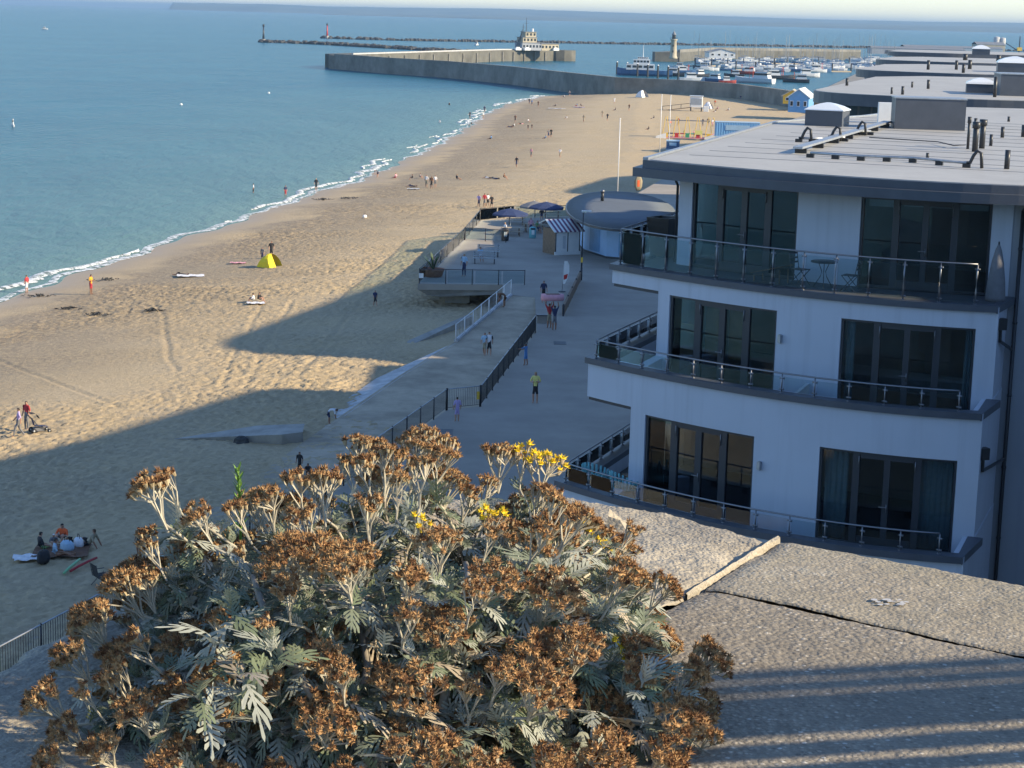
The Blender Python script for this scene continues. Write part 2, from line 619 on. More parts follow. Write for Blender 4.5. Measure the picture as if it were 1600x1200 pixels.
def build_beach():
    x, y = np.arange(-62, 46, .15), np.arange(60, 205, .15)
    X, Y = np.meshgrid(x, y)
    Z, s = beach_z(X, Y)
    me = grid_mesh('beach', X, Y, Z, MATS['sand'], {'shore': s})
    x1, y1 = np.arange(-62, 46, .28), np.append(y[-1], np.arange(205.1, 271, .28))
    X, Y = np.meshgrid(x1, y1)
    Z, s = beach_z(X, Y)
    me1 = grid_mesh('beach_mid', X, Y, Z, MATS['sand'], {'shore': s})
    x2, y2 = np.arange(-60, 150, .8), np.append(y1[-1], np.arange(271.2, 660, .8))
    X, Y = np.meshgrid(x2, y2)
    Z, s = beach_z(X, Y)
    me2 = grid_mesh('beach_far', X, Y, Z, MATS['sand'], {'shore': s})
    x3, y3 = np.arange(-80, 46, 1.5), np.append(np.arange(-20, 59, 1.5), y[0])
    X, Y = np.meshgrid(x3, y3)
    Z, s = beach_z(X, Y)
    me3 = grid_mesh('beach_near', X, Y, Z, MATS['sand'], {'shore': s})
    bm = bmesh.new()
    for q in (me, me1, me2, me3):
        bm.from_mesh(q)
    bm.to_mesh(me)
    bm.free()
    for q in (me1, me2, me3):
        bpy.data.meshes.remove(q)
    me.polygons.foreach_set('use_smooth', [True] * len(me.polygons))
    tag(link('beach', me), kind='structure', label='golden sandy beach running down to the sea')


build_beach()


def ground_z(x, y):
    z, _ = beach_z(np.array([x]), np.array([y]), False)
    return float(z[0])


def on_sand(px, py):
    """ground point of the sand below a pixel"""
    z = -2.2
    for _ in range(5):
        p = P(px, py, z)
        z = ground_z(p.x, p.y)
    return P(px, py, z)


# ------------------------------------------------------------------ sea
def build_sea():
    gx = np.concatenate([[-90000, -30000, -9000, -3000, -1200, -600, -300, -180, -130], np.arange(-110, 40, 2.0), [60, 100, 160, 260, 500, 1000, 3000, 9000, 30000, 90000]])
    gy = np.concatenate([[-3000, -500, -100, 0, 40, 80], np.arange(100, 640, 3.0), [660, 720, 800, 950, 1200, 1800, 3000, 6000, 12000, 30000, 90000]])
    X, Y = np.meshgrid(gx, gy)
    s = (X - shore_x(Y)) * .96
    s = np.where(Y > 660, -500, s)
    s = np.clip(s, -600, 50)
    me = grid_mesh('sea', X, Y, np.full(X.shape, SEA_Z), MATS['sea_water'], {'shore': s})
    tag(link('sea', me), kind='structure', label='blue green sea with small ripples')


build_sea()


def build_foam():
    """breaking wavelets: irregular low ridges of foam that follow the water line"""
    mb = MB()
    ys = np.arange(110, 600, .5)
    base = shore_x(ys)
    for row, (off, wid, lift, thr, seed) in enumerate(((-.1, .7, .04, .30, 1), (-1.6, 1.3, .16, .44, 2), (-3.2, .9, .14, .57, 3), (.45, .3, .02, .36, 5))):
        gate = fbm(ys * .045 + 31 * seed, ys * 0 + seed, 40 + seed, 3)
        wob = 1.6 * (fbm(ys * .06, ys * 0 + 9 * seed, 50 + seed, 3) - .5) * (1 + abs(off) * .5)
        fine = fbm(ys * .9, ys * 0 + 3 * seed, 60 + seed, 3)
        prev = None
        for i, y in enumerate(ys):
            w = wid * (max(0.0, gate[i] - thr) * 5.0) ** .7 * (.35 + 1.1 * fine[i])
            w = min(w, wid * 1.6)
            if gate[i] <= thr or w < .05:
                prev = None
                continue
            c = base[i] + off + wob[i]
            sh = (fine[i] - .5) * .7
            z = SEA_Z + .015
            if c + w / 2 - base[i] > 0:
                z += .062 * (c + w / 2 - base[i])
            ring = [(c - w / 2 + sh, y, z), (c - w * .15 + sh, y, z + lift * (.5 + fine[i])), (c + w * .25 + sh, y, z + lift * .8), (c + w / 2 + sh, y, z + .01)]
            o = len(mb.v)
            mb.v += ring
            if prev is not None:
                for k in range(3):
                    mb.f.append((prev + k, prev + k + 1, o + k + 1, o + k))
                    mb.m.append(0)
            prev = o
    o = mb.build('surf_foam', 'foam', None, True)
    tag(o, 'white broken surf lapping along the water line', 'surf', kind='stuff')


build_foam()


# ------------------------------------------------------------------ far land and haze
def build_hills():
    def strip(name, prof, D, depth, seed):
        xs = np.linspace(prof[0][0], prof[-1][0], 260)
        top = np.interp(xs, [p[0] for p in prof], [p[1] for p in prof])
        rows = []
        for t, hf in ((0, 0), (.02, .35), (.25, .62), (.6, .85), (1, 1.0), (1.4, .5)):
            d = D + depth * t
            wx = (xs - 800) / FPX * D * 1.02 + (depth * t) * (xs - 800) / FPX
            hh = np.clip(top, 0, None)
            z = -4.2 + (hh + 4.2) * hf + 6 * (fbm(xs * .03, xs * 0 + t * 3, seed, 4) - .5) * hf
            rows.append(np.stack([wx, np.full_like(wx, d), z], -1))
        A = np.stack(rows)
        me = grid_mesh(name, A[..., 0], A[..., 1], A[..., 2], MATS['hill_land'])
        return tag(link(name, me), kind='structure', label='low wooded coast across the bay')
    strip('hills', [(268, 0), (271, 62), (330, 66), (420, 72), (520, 64), (640, 74), (760, 88), (900, 84), (1050, 74), (1250, 66), (1400, 70), (1560, 84), (1700, 86)], 16500, 3000, 3)
    strip('hills', [(500, -4), (560, 4), (700, 14), (800, 24), (950, 26), (1100, 24), (1300, 30), (1500, 34), (1700, 36)], 12500, 2600, 8)


build_hills()


# ------------------------------------------------------------------ promenade, ramp, apron
PROM_EDGE = [(-22, 35), (-15.1, 54.8), (-7.8, 77.1), (-3.3, 96.8), (-1.7, 97.8), (1.5, 122.5), (1.5, 138), (-.9, 139), (-.9, 144.2), (-7.3, 143.4),
             (-4.7, 173), (-3.5, 190), (6, 197), (12, 215), (36, 330), (74, 470), (92, 505)]


def build_promenade():
    poly = PROM_EDGE + [(260, 505), (260, 35)]
    mb = MB()
    mb.prism(list(reversed(poly)), -.45, 0)
    mb2 = MB()
    inner = [p for p in poly]
    # sea wall under the edge, except under the cantilevered deck
    wall = PROM_EDGE[:8] + [(-.9, 146), (3.0, 150), (3.5, 190)] + [(7, 198)] + PROM_EDGE[13:] + [(255, 500), (255, 40)]
    mb2.prism(list(reversed(wall)), -3.2, -.45)
    o = mb.build('promenade', 'promenade_surface')
    tag(o, kind='structure', label='grey surfaced seafront promenade')
    o = mb2.build('sea_wall', 'old_concrete')
    tag(o, kind='structure', label='concrete sea wall below the promenade')
    # slipway between the railings, running out into the apron below the wall
    L = [(-.3, 138.6, -.01), (-2.1, 131, -.5), (-3.9, 123.4, -1.0), (-6.8, 113.7, -1.45), (-9.3, 102.9, -1.72), (-10.6, 96.5, -1.78), (-12.2, 88, -1.82), (-15.2, 72, -1.88), (-21, 50, -1.95)]
    R = [(1.52, 138, -.01), (1.52, 131, -.5), (1.3, 121, -1.05), (-.2, 109, -1.5), (-1.7, 98.0, -1.72), (-3.3, 96.4, -1.78), (-5.4, 87, -1.82), (-9.0, 72.5, -1.88), (-16.0, 50, -1.95)]
    mb = MB()
    for i in range(len(L) - 1):
        top = [L[i], R[i], R[i + 1], L[i + 1]]
        mb.add([*top, *[(p[0], p[1], -3.2) for p in top]], [(0, 3, 2, 1), (0, 1, 5, 4), (1, 2, 6, 5), (2, 3, 7, 6), (3, 0, 4, 7)])
    o = mb.build('slipway', 'apron_concrete')
    tag(o, kind='structure', label='sandy concrete ramp down to the beach')
    mb = MB()
    for i in range(2, 5):
        a, c = Vector(L[i]), Vector(L[i + 1])
        n = Vector((-abs((c - a).y), -abs((c - a).x), 0)).normalized() * -1
        n = Vector((-.94, .33, 0))
        w0, w1 = (.5, 1.5, 1.4, .3)[i - 2], (.5, 1.5, 1.4, .3)[i - 1]
        q = [a + Vector((.25, 0, .012)), a + n * w0 + Vector((0, 0, -.30)), c + n * w1 + Vector((0, 0, -.30)), c + Vector((.25, 0, .012))]
        mb.add(q, [(0, 1, 2, 3)])
    o = mb.build('sea_wall_toe', 'pale_concrete')
    tag(o, kind='structure', label='pale sloping toe of the concrete apron')


build_promenade()


def build_haze():
    m, nt, b = nodes_of('haze_air')
    nt.nodes.remove(b)
    v = node(nt, 'ShaderNodeVolumePrincipled')
    v.inputs['Color'].default_value = (.36, .56, .80, 1)
    v.inputs['Density'].default_value = 8e-5
    v.inputs['Anisotropy'].default_value = .1
    nt.links.new(v.outputs[0], nt.nodes['Material Output'].inputs['Volume'])
    mb = MB()
    mb.box((0, 0, 40), (184000, 184000, 110))
    o = mb.build('haze', 'haze_air')
    tag(o, 'thin bluish sea haze', 'haze', kind='stuff')


build_haze()

# ------------------------------------------------------------------ apartment buildings
m, nt, b = nodes_of('roof_membrane')
tc = node(nt, 'ShaderNodeTexCoord')
n1 = node(nt, 'ShaderNodeTexNoise', Scale=.35, Detail=7.0, Roughness=.65)
n2 = node(nt, 'ShaderNodeTexNoise', Scale=3.0, Detail=6.0, Roughness=.7)
nt.links.new(tc.outputs['Object'], n1.inputs['Vector'])
nt.links.new(tc.outputs['Object'], n2.inputs['Vector'])
c1 = ramp(nt, n1.outputs['Fac'], [(.3, (.36, .35, .325)), (.7, (.45, .44, .41))])
c2 = ramp(nt, n2.outputs['Fac'], [(.45, (0, 0, 0)), (.72, (.35, .35, .35))])
nt.links.new(mixc(nt, c2, c1, (.29, .28, .26)), b.inputs['Base Color'])
b.inputs['Roughness'].default_value = .6

STEP = Vector((-.7, -1.95))
INTO = Vector((.35, .937)).normalized()          # plan direction into the building, along its sides
fit = np.polyfit([5.13, 7.87, 9.45, 12.76], [56.21, 53.88, 52.59, 51.49], 2)


def front(k, x, off=0.0):
    """plan point on the curved front of storey k (0 = top), pushed outwards by off"""
    x0 = x - STEP.x * k
    y0 = float(np.polyval(fit, x0))
    d = float(2 * fit[0] * x0 + fit[1])
    n = Vector((d, -1)).normalized()
    return Vector((x, y0 + STEP.y * k)) + n * off


def curve(k, x0, x1, off=0.0, n=10):
    return [front(k, x0 + (x1 - x0) * i / n, off) for i in range(n + 1)]


def panel(mb, k, x0, x1, z0, z1, off_out, off_in, n=8, mi=0):
    a, c = curve(k, x0, x1, off_out, n), curve(k, x0, x1, off_in, n)
    mb.prism(a + c[::-1], z0, z1, mi)


DECK = [12.9, 9.8, 6.7, 3.5]
WTOP = [15.4, 12.3, 9.2]
XL = [4.78, 4.13, 3.35, 2.6]
XR = [13.3, 12.6, 11.9, 11.2]
WIN = [(5.13, 7.87), (9.45, 12.76)]
ROOF_Z = 16.0
LEAF = [0, .265, .49, .715, 1.0]


def balcony_door(root, k, wi, D=Vector((0, 0, 0)), detail=True):
    """four-leaf glazed door set: frame mesh with panes and handle below it"""
    x0, x1 = (w + STEP.x * k for w in WIN[wi])
    z0, z1 = DECK[k] + .02, WTOP[k]
    w = x1 - x0
    mb = MB()
    fw = .055 / w
    for a, c in ((0, fw), (1 - fw, 1)):
        panel(mb, k, x0 + w * a, x0 + w * c, z0, z1, -.05, -.16, 1)
    panel(mb, k, x0 + w * fw, x0 + w * (1 - fw), z1 - .06, z1, -.05, -.16, 8)
    panel(mb, k, x0 + w * fw, x0 + w * (1 - fw), z0, z0 + .06, -.05, -.16, 8)
    for i, t in enumerate(LEAF[1:-1]):
        hw = (.075 if i == 1 else .085) / w
        panel(mb, k, x0 + w * (t - hw), x0 + w * (t + hw), z0 + .06, z1 - .06, -.055, -.15, 1)
    panel(mb, k, x0 + w * (LEAF[1] + .03), x0 + w * (LEAF[3] - .03), z1 - .17, z1 - .06, -.06, -.145, 4)
    panel(mb, k, x0 + w * (LEAF[1] + .03), x0 + w * (LEAF[3] - .03), z0 + .06, z0 + .24, -.06, -.145, 4)
    d = mb.build('balcony_door', 'frame_grey', root, False, True)
    for i in range(4):
        g = MB()
        a, c = LEAF[i] + .02, LEAF[i + 1] - .02
        panel(g, k, x0 + w * a, x0 + w * c, z0 + .05, z1 - .05, -.10, -.108, 3)
        g.build('pane', 'door_glass', d, False, True)
    if detail:
        for t, zz, ln in ((LEAF[2] + .012, z0 + 1.05, .22),):
            h = MB()
            p = front(k, x0 + w * t, -.03)
            p2 = front(k, x0 + w * (t - .055), -.02)
            h.cone((p.x, p.y, zz - .11), (p.x, p.y, zz + .11), .014, n=6)
            h.cone((p.x, p.y, zz + .03), (p2.x, p2.y, zz + .03), .014, n=6)
            h.build('handle', 'steel', d, True, True)
        for t in (LEAF[1] + .02, LEAF[3] - .02):
            p = front(k, x0 + w * t, -.03)
            h = MB()
            h.cone((p.x, p.y, z1 - .42), (p.x, p.y, z1 - .12), .013, n=6)
            h.build('hinge', 'steel', d, True, True)


def side_back(p, length):
    return Vector((p.x, p.y)) + INTO * length


def build_main_block():
    root = thing('apartment_building', 'white rendered apartment block with curved stepped balconies nearest the wall', 'building', (8, 54, 0))
    # storeys
    for k in range(4):
        zt = [ROOF_Z - .5, DECK[0] - .02, 10.44, 7.23][k]
        z0 = DECK[k] if k < 3 else 0
        mb = MB()
        if k < 3:
            wx = [(a + STEP.x * k, c + STEP.x * k) for a, c in WIN]
            panel(mb, k, XL[k], wx[0][0], z0, zt, 0, -.3, 2)
            panel(mb, k, wx[0][1], wx[1][0], z0, zt, 0, -.3, 4)
            panel(mb, k, wx[1][1], XR[k], z0, zt, 0, -.3, 2)
            for a, c in wx:
                panel(mb, k, a, c, WTOP[k], zt, 0, -.3, 8)
        else:
            panel(mb, k, XL[k], XR[k], 0, zt, 0, -.3, 10)
        # sides of the storey
        l0, r0 = front(k, XL[k]), front(k, XR[k])
        for p, sgn in ((l0, 1), (r0, -1)):
            q = side_back(p, 26 if sgn == 1 else 1.95 * max(k, .2) + .1)
            n = Vector((INTO.y, -INTO.x)) * .3 * sgn
            pts = [p + INTO * .3 * 0, p + n, q + n, q]
            pts = [(v.x, v.y) for v in pts]
            mb.prism(pts if sgn == 1 else pts[::-1], z0, zt)
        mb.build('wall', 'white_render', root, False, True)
        # floor slab and back of the room behind the doors
        if k < 3:
            fl = curve(k, XL[k] + .05, XR[k] - .05, -.31, 8)
            back = [side_back(fl[-1], 6), side_back(fl[0], 6)]
            mb = MB()
            mb.prism(fl + back, z0 - .25, z0 + .004)
            mb.build('floor', 'room_wood' if k == 1 else 'deck_dark', root, False, True)
            mb = MB()
            b0, b1 = side_back(fl[-1], 4.5), side_back(fl[0], 4.5)
            u = INTO * .1
            mb.prism([(b1.x, b1.y), (b0.x, b0.y), (b0.x + u.x, b0.y + u.y), (b1.x + u.x, b1.y + u.y)], z0, zt - .02)
            md = front(k, 8.6 + STEP.x * k, -.32)
            me_ = side_back(md, 4.5)
            mb.prism([(md.x, md.y), (md.x + .1, md.y), (me_.x + .1, me_.y), (me_.x, me_.y)], z0, zt - .02)
            mb.build('partition', 'room_wall', root, False, True)
            if k > 0:
                mb = MB()
                cl = curve(k, XL[k] + .05, XR[k] - .05, -.31, 8)
                mb.prism(cl + [side_back(cl[-1], 6), side_back(cl[0], 6)], WTOP[k] + .1, WTOP[k] + .2)
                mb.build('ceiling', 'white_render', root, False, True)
        if k < 3:
            balcony_door(root, k, 0)
            balcony_door(root, k, 1)
    # right hand wall behind the downpipe
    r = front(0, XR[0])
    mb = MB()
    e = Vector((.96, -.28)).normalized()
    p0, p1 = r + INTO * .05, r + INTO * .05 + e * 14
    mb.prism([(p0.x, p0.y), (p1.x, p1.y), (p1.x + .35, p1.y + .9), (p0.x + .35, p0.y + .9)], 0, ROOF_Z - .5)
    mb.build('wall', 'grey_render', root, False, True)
    # balconies (k = storey whose deck it is); edge follows the front of the storey below
    TIP = [2.84, 2.14, 1.33]
    EDGE_TOP = [12.93, 10.47, 7.26]
    for k in range(3):
        j = k + 1
        xe = XR[j] - .05
        edge = curve(j, TIP[k], xe, .10, 14)
        lb = side_back(edge[0], 9.0)
        rb = side_back(front(j, xe, .1), 2.1)
        zt = EDGE_TOP[k]
        # dark coping of the edge
        inn = curve(j, TIP[k] + .35, xe - .05, -.30, 14)
        mb = MB()
        mb.prism(edge + inn[::-1], zt - .17, zt)
        li = inn[0]
        lbi = side_back(li, 8.6)
        mb.prism([(edge[0].x, edge[0].y), (li.x, li.y), (lbi.x, lbi.y), (lb.x, lb.y)], zt - .17, zt - .001)
        mb.build('balcony_coping', 'slate_panel', root, False, True)
        # white upstand below it, left of the storey below
        zb = [12.36, 9.33, 6.2][k]
        o0 = curve(j, TIP[k] + .03, XL[j] - .002, .0, 6)
        o1 = curve(j, TIP[k] + .33, XL[j] - .002, -.28, 6)
        mb = MB()
        mb.prism(o0 + o1[::-1], zb, zt - .172)
        s0, s1 = side_back(o0[0], 8.8), side_back(o1[0], 8.6)
        mb.prism([(o0[0].x, o0[0].y), (o1[0].x, o1[0].y), (s1.x, s1.y), (s0.x, s0.y)], zb + .001, zt - .173)
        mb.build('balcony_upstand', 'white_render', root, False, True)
        mb = MB()
        sf = curve(j, TIP[k] + .06, XL[j] - .01, -.03, 6)
        mb.prism(sf + [side_back(sf[-1], 8.5), side_back(sf[0], 8.5)], zb - .09, zb - .001)
        mb.build('soffit_trim', 'frame_grey', root, False, True)
        # deck
        dk = curve(j, TIP[k] + .34, xe - .02, -.31, 14)
        mb = MB()
        bk = curve(k, XL[k] + .02, XR[k] - .02, .01, 12)
        mb.prism(dk + [bk[-1]] + bk[::-1][1:] + [side_back(bk[0], 8), side_back(dk[0], 8.2)], DECK[k] - .22, DECK[k] - .002)
        mb.build('balcony_deck', 'deck_dark', root, False, True)
        # pointed right hand end
        mb = MB()
        e0, e1 = edge[-1], inn[-1]
        t = front(k, XR[k] - .05, .02)
        mb.prism([(e0.x, e0.y), (t.x + .25, t.y - .1), (t.x - .1, t.y + .05), (e1.x, e1.y)], zt - .2, zt - .01)
        mb.build('balcony_coping', 'slate_panel', root, False, True)
        # glass balustrade
        rail_h = [1.05, .52, .52][k]
        line = curve(j, TIP[k] + .18, xe - .55, -.08, 24)
        left = [side_back(line[0], 8.4 * i / 8) for i in range(9)]
        zr = zt + rail_h
        mb = MB()
        mb.tube([(p.x, p.y, zr) for p in left[::-1][:-1] + line], .024, 7)
        hr = mb.build('handrail', 'steel', root, True, True)
        pitch = .93
        cum, pts = 0, []
        path = line
        last = path[0]
        seg = [0]
        for a, c in zip(path[:-1], path[1:]):
            seg.append(seg[-1] + (c - a).length)
        tot = seg[-1]
        npost = max(2, round(tot / pitch))

        def along(s):
            for i in range(len(path) - 1):
                if s <= seg[i + 1] + 1e-6:
                    t_ = (s - seg[i]) / (seg[i + 1] - seg[i])
                    return path[i].lerp(path[i + 1], t_)
            return path[-1]
        pp = [along(tot * i / npost) for i in range(npost + 1)]
        lp = [left[i] for i in range(0, 9, 1)]
        for row in (pp, lp):
            for i, p in enumerate(row):
                if row is lp and i == 0:
                    continue
                mb = MB()
                mb.cone((p.x, p.y, zt), (p.x, p.y, zt + .02), .05, n=8)
                if k == 0:
                    o = INTO * .06
                    mb.tube([(p.x, p.y, zt), (p.x - o.x, p.y - o.y, zt + .35), (p.x - o.x * .8, p.y - o.y * .8, zt + .7), (p.x, p.y, zr - .01)], .022, 6)
                else:
                    mb.cone((p.x, p.y, zt), (p.x, p.y, zr - .01), .020, n=7)
                for zz in (zt + .1, zr - .13):
                    mb.box((p.x, p.y, zz), (.14, .035, .045), -.7)
                mb.build('baluster', 'steel', root, True, True)
            for p, q in zip(row[:-1], row[1:]):
                d = (q - p)
                n = Vector((-d.y, d.x)).normalized() * .006
                a, c = p + d * .06, p + d * .94
                mb = MB()
                mb.prism([(a.x - n.x, a.y - n.y), (c.x - n.x, c.y - n.y), (c.x + n.x, c.y + n.y), (a.x + n.x, a.y + n.y)], zt + .06, zr - .09)
                mb.build('glass_panel', 'rail_glass', root, False, True)
    # blinds and curtains behind the glass
    def hang(k, wi, t0, t1, z0, z1, m_, folds, name):
        x0, x1 = (w + STEP.x * k for w in WIN[wi])
        n = max(4, folds * 4)
        pts = [front(k, x0 + (x1 - x0) * (t0 + (t1 - t0) * i / n), -.34 - (.035 * math.sin(i * math.pi / 2) if folds else 0)) for i in range(n + 1)]
        pts2 = [front(k, x0 + (x1 - x0) * (t0 + (t1 - t0) * i / n), -.36 - (.035 * math.sin(i * math.pi / 2) if folds else 0)) for i in range(n + 1)]
        mb = MB()
        mb.prism(pts + pts2[::-1], z0, z1)
        mb.build(name, m_, root, bool(folds), True)
    hang(1, 0, .28, .475, 10.7, 12.1, 'room_wood', 0, 'blind')
    hang(1, 0, .505, .70, 10.7, 12.1, 'room_wood', 0, 'blind')
    hang(1, 0, .02, .25, 10.5, 11.5, 'room_wood', 0, 'blind')
    hang(2, 1, .02, .19, 6.75, 9.1, 'curtain', 4, 'curtain')
    hang(2, 1, .73, .985, 6.75, 9.1, 'curtain', 6, 'curtain')
    hang(1, 1, .93, .985, 9.85, 12.2, 'curtain', 2, 'curtain')
    hang(1, 1, .02, .08, 9.85, 12.2, 'curtain', 2, 'curtain')
    hang(0, 1, .03, .24, 15.12, 15.35, 'white_paint', 0, 'blind')
    hang(0, 1, .30, .47, 15.17, 15.30, 'white_paint', 0, 'blind')
    hang(0, 1, .51, .69, 15.17, 15.30, 'white_paint', 0, 'blind')
    hang(0, 1, .74, .97, 15.15, 15.35, 'white_paint', 0, 'blind')
    hang(2, 0, .03, .22, 8.3, 9.1, 'room_wood', 0, 'blind')
    # lamps, hoppers and downpipes
    for k, x in ((1, 8.0 + STEP.x), (2, 8.0 + STEP.x * 2 + .05)):
        p = front(k, x, .06)
        mb = MB()
        mb.box((p.x, p.y, WTOP[k] - .75), (.09, .12, .20), -.7)
        mb.cone((p.x, p.y, WTOP[k] - .87), (p.x, p.y, WTOP[k] - .63), .045, n=8)
        mb.build('wall_lamp', 'galvanised', root, False, True)
    dp = r + e * .24 + Vector((-.02, -.10))
    mb = MB()
    mb.cone((dp.x, dp.y, 0), (dp.x, dp.y, ROOF_Z - .75), .055, n=8)
    mb.tube([(dp.x, dp.y, ROOF_Z - .77), (dp.x + .1, dp.y, ROOF_Z - .6), (dp.x + .5, dp.y - .2, ROOF_Z - .5)], .055, 8)
    for z in (14.2, 12.2, 10.2, 8.2, 6.2):
        mb.cone((dp.x, dp.y, z), (dp.x, dp.y, z + .06), .07, n=8)
    d_ = mb.build('downpipe', 'pipe_dark', root, True, True)
    for k in (1, 2):
        p = front(k, XR[k] + .02, .02) + INTO * .35
        zt = [0, 12.55, 9.5][k]
        mb = MB()
        mb.box((p.x + .02, p.y, zt - .14), (.24, .22, .30), .3)
        mb.tube([(p.x + .02, p.y, zt - .28), (p.x + .03, p.y + .03, zt - .6), (dp.x - .03, dp.y, zt - 1.05)], .045, 7)
        mb.build('rain_hopper', 'pipe_dark', d_, False, True)
    lp = front(0, XL[0] - .06, .03) + INTO * .12
    mb = MB()
    q = lp + Vector((-.35, -.2))
    mb.tube([(q.x, q.y, 15.48), (lp.x - .1, lp.y - .05, 15.42), (lp.x, lp.y, 15.22), (lp.x, lp.y, 12.95)], .04, 7)
    mb.build('downpipe', 'pipe_dark', root, True, True)
    # roof: slate fascia, membrane, seams and everything that stands on it
    ed = curve(0, 4.5, 14.5, 1.15, 16)
    t0 = ed[0]
    poly = [(p.x, p.y) for p in ed] + [(26, 47), (60, 40), (60, 100), (22, 100), (15.3, 86.5), (10.5, 79.5)]
    mb = MB()
    mb.prism(poly, ROOF_Z - .48, ROOF_Z - .02)
    lip = curve(0, 4.38, 14.5, 1.36, 16)
    mb.prism([(p.x, p.y) for p in lip] + [(26, 46.7), (26.1, 47.6)] + [(p.x, p.y) for p in curve(0, 4.5, 14.5, 1.148, 16)][::-1] + [(10.45, 79.3), (10.2, 79.3)], ROOF_Z - .5, ROOF_Z - .24)
    roof = mb.build('roof', 'slate_panel', root, False, True)
    ins = [front(0, 4.62 + (14.5 - 4.62) * i / 16, 1.0) for i in range(17)]
    mb = MB()
    mb.prism([(p.x, p.y) for p in ins] + [(26, 47.3), (59.8, 40.3), (59.8, 99.8), (22.1, 99.8), (15.4, 86.3), (10.7, 79.4)], ROOF_Z - .03, ROOF_Z)
    mb.build('membrane', 'roof_membrane', roof, False, True)
    mb = MB()
    for a, c in ((poly[-1], poly[0]), (poly[-2], poly[-1]), (poly[-3], poly[-2])):
        d = Vector(c) - Vector(a)
        n = Vector((-d.y, d.x)).normalized() * .16
        mb.prism([(a[0], a[1]), (a[0] + n.x, a[1] + n.y), (c[0] + n.x, c[1] + n.y), (c[0], c[1])][::-1], ROOF_Z - .019, ROOF_Z + .06)
    mb.build('roof_kerb', 'galvanised', roof, False, True)
    e = Vector((.93, -.36)).normalized()
    for i in range(13):
        p = Vector((5.2 + i * .82, 58.5 + i * 2.25))
        L = 26
        s_ = MB()
        q = p + e * L
        n = Vector((-e.y, e.x)) * .022
        s_.prism([(p.x - n.x, p.y - n.y), (q.x - n.x, q.y - n.y), (q.x + n.x, q.y + n.y), (p.x + n.x, p.y + n.y)], ROOF_Z + .001, ROOF_Z + .009)
        s_.build('seam', 'grey_roof', roof, False, True)
    rz = math.atan2(e.y, e.x)

    def dome(px, py, w, d, h, dh, name='skylight'):
        p = P(px, py, ROOF_Z)
        mb = MB()
        mb.box((p.x, p.y, ROOF_Z + h / 2 - .01), (w, d, h), rz)
        o = mb.build(name, 'slate_panel', roof, False, True)
        mb = MB()
        M = Matrix.Rotation(rz, 3, 'Z')
        rings = []
        for t, sc in ((0, 1.06), (.12, 1.04), (.55, .72), (.85, .36), (1, .08)):
            rings.append([Vector((p.x, p.y, ROOF_Z + h + dh * t)) + M @ Vector((a * w / 2 * sc, c * d / 2 * sc, 0)) for a, c in ((-1, -1), (0, -1.0), (1, -1), (1, 0), (1, 1), (0, 1), (-1, 1), (-1, 0))])
        mb.loft(rings)
        mb.build('dome', 'skylight', o, False, True)
    dome(1292, 196, 1.5, 1.4, .62, .30)
    p = P(1455, 203, ROOF_Z)
    mb = MB()
    mb.box((p.x, p.y + .8, ROOF_Z + .60), (2.75, 1.6, 1.22), rz + .28)
    o = mb.build('plant_enclosure', 'slate_panel', roof, False, True)
    mb = MB()
    mb.box((p.x, p.y + .8, ROOF_Z + 1.225), (2.81, 1.66, .05), rz + .28)
    mb.build('capping', 'galvanised', o, False, True)
    p = P(1385, 193, ROOF_Z)
    mb = MB()
    mb.box((p.x, p.y + .5, ROOF_Z + .42), (.55, .5, .85), rz + .28)
    mb.build('air_unit', 'white_paint', roof, False, True)
    # cable tray on feet
    a, c = P(1246, 241, ROOF_Z), P(1386, 198, ROOF_Z)
    d = (c - a)
    mb = MB()
    mid = (a + c) / 2
    mb.box((mid.x, mid.y, ROOF_Z + .20), (d.length, .30, .07), math.atan2(d.y, d.x))
    o = mb.build('cable_tray', 'galvanised', roof, False, True)
    mb = MB()
    for i in range(7):
        q = a + d * (.03 + i / 6.4)
        mb.box((q.x, q.y, ROOF_Z + .08), (.16, .36, .15), math.atan2(d.y, d.x))
    mb.build('foot', 'black_plastic', o, False, True)
    # pipe runs with goosenecks and feet
    def pipe_run(pts, gooseneck_at, name='roof_pipe', r=.045):
        mb = MB()
        w = [P(x, y, ROOF_Z) + Vector((0, 0, .14)) for x, y in pts]
        g = w[gooseneck_at]
        mb.tube(w, r, 7)
        o = mb.build(name, 'galvanised', roof, True, True)
        q = w[gooseneck_at]
        s_ = 1 if gooseneck_at else -1
        u = Vector((e.x, e.y, 0)) * .20 * s_
        mb = MB()
        mb.tube([q, q + u * .5 + Vector((0, 0, .02)), q + u * .9 + Vector((0, 0, .22)), q + u * 1.4 + Vector((0, 0, .36)), q + u * 2.0 + Vector((0, 0, .30)), q + u * 2.2 + Vector((0, 0, -.13))], .05, 8)
        mb.build('gooseneck', 'pipe_dark', o, True, True)
        mb = MB()
        for i in range(len(w)):
            for t in ((0, .5) if i < len(w) - 1 else (0,)):
                q = w[i].lerp(w[min(i + 1, len(w) - 1)], t)
                mb.box((q.x, q.y, ROOF_Z + .05), (.22, .16, .12), rz)
        mb.build('foot', 'black_plastic', o, False, True)
    pipe_run([(1266, 246), (1345, 251), (1426, 254), (1510, 262)], 3)
    pipe_run([(1290, 223), (1248, 222)], 1 - 0)
    pipe_run([(1320, 221), (1294, 220)], 1 - 0)
    pipe_run([(1360, 211), (1334, 211)], 1 - 0)
    mb = MB()
    w = [P(x, y, ROOF_Z) + Vector((0, 0, .1)) for x, y in ((1358, 219), (1465, 226), (1490, 232), (1508, 231))]
    mb.tube(w, .02, 6)
    mb.build('cable', 'pipe_dark', roof, True, True)
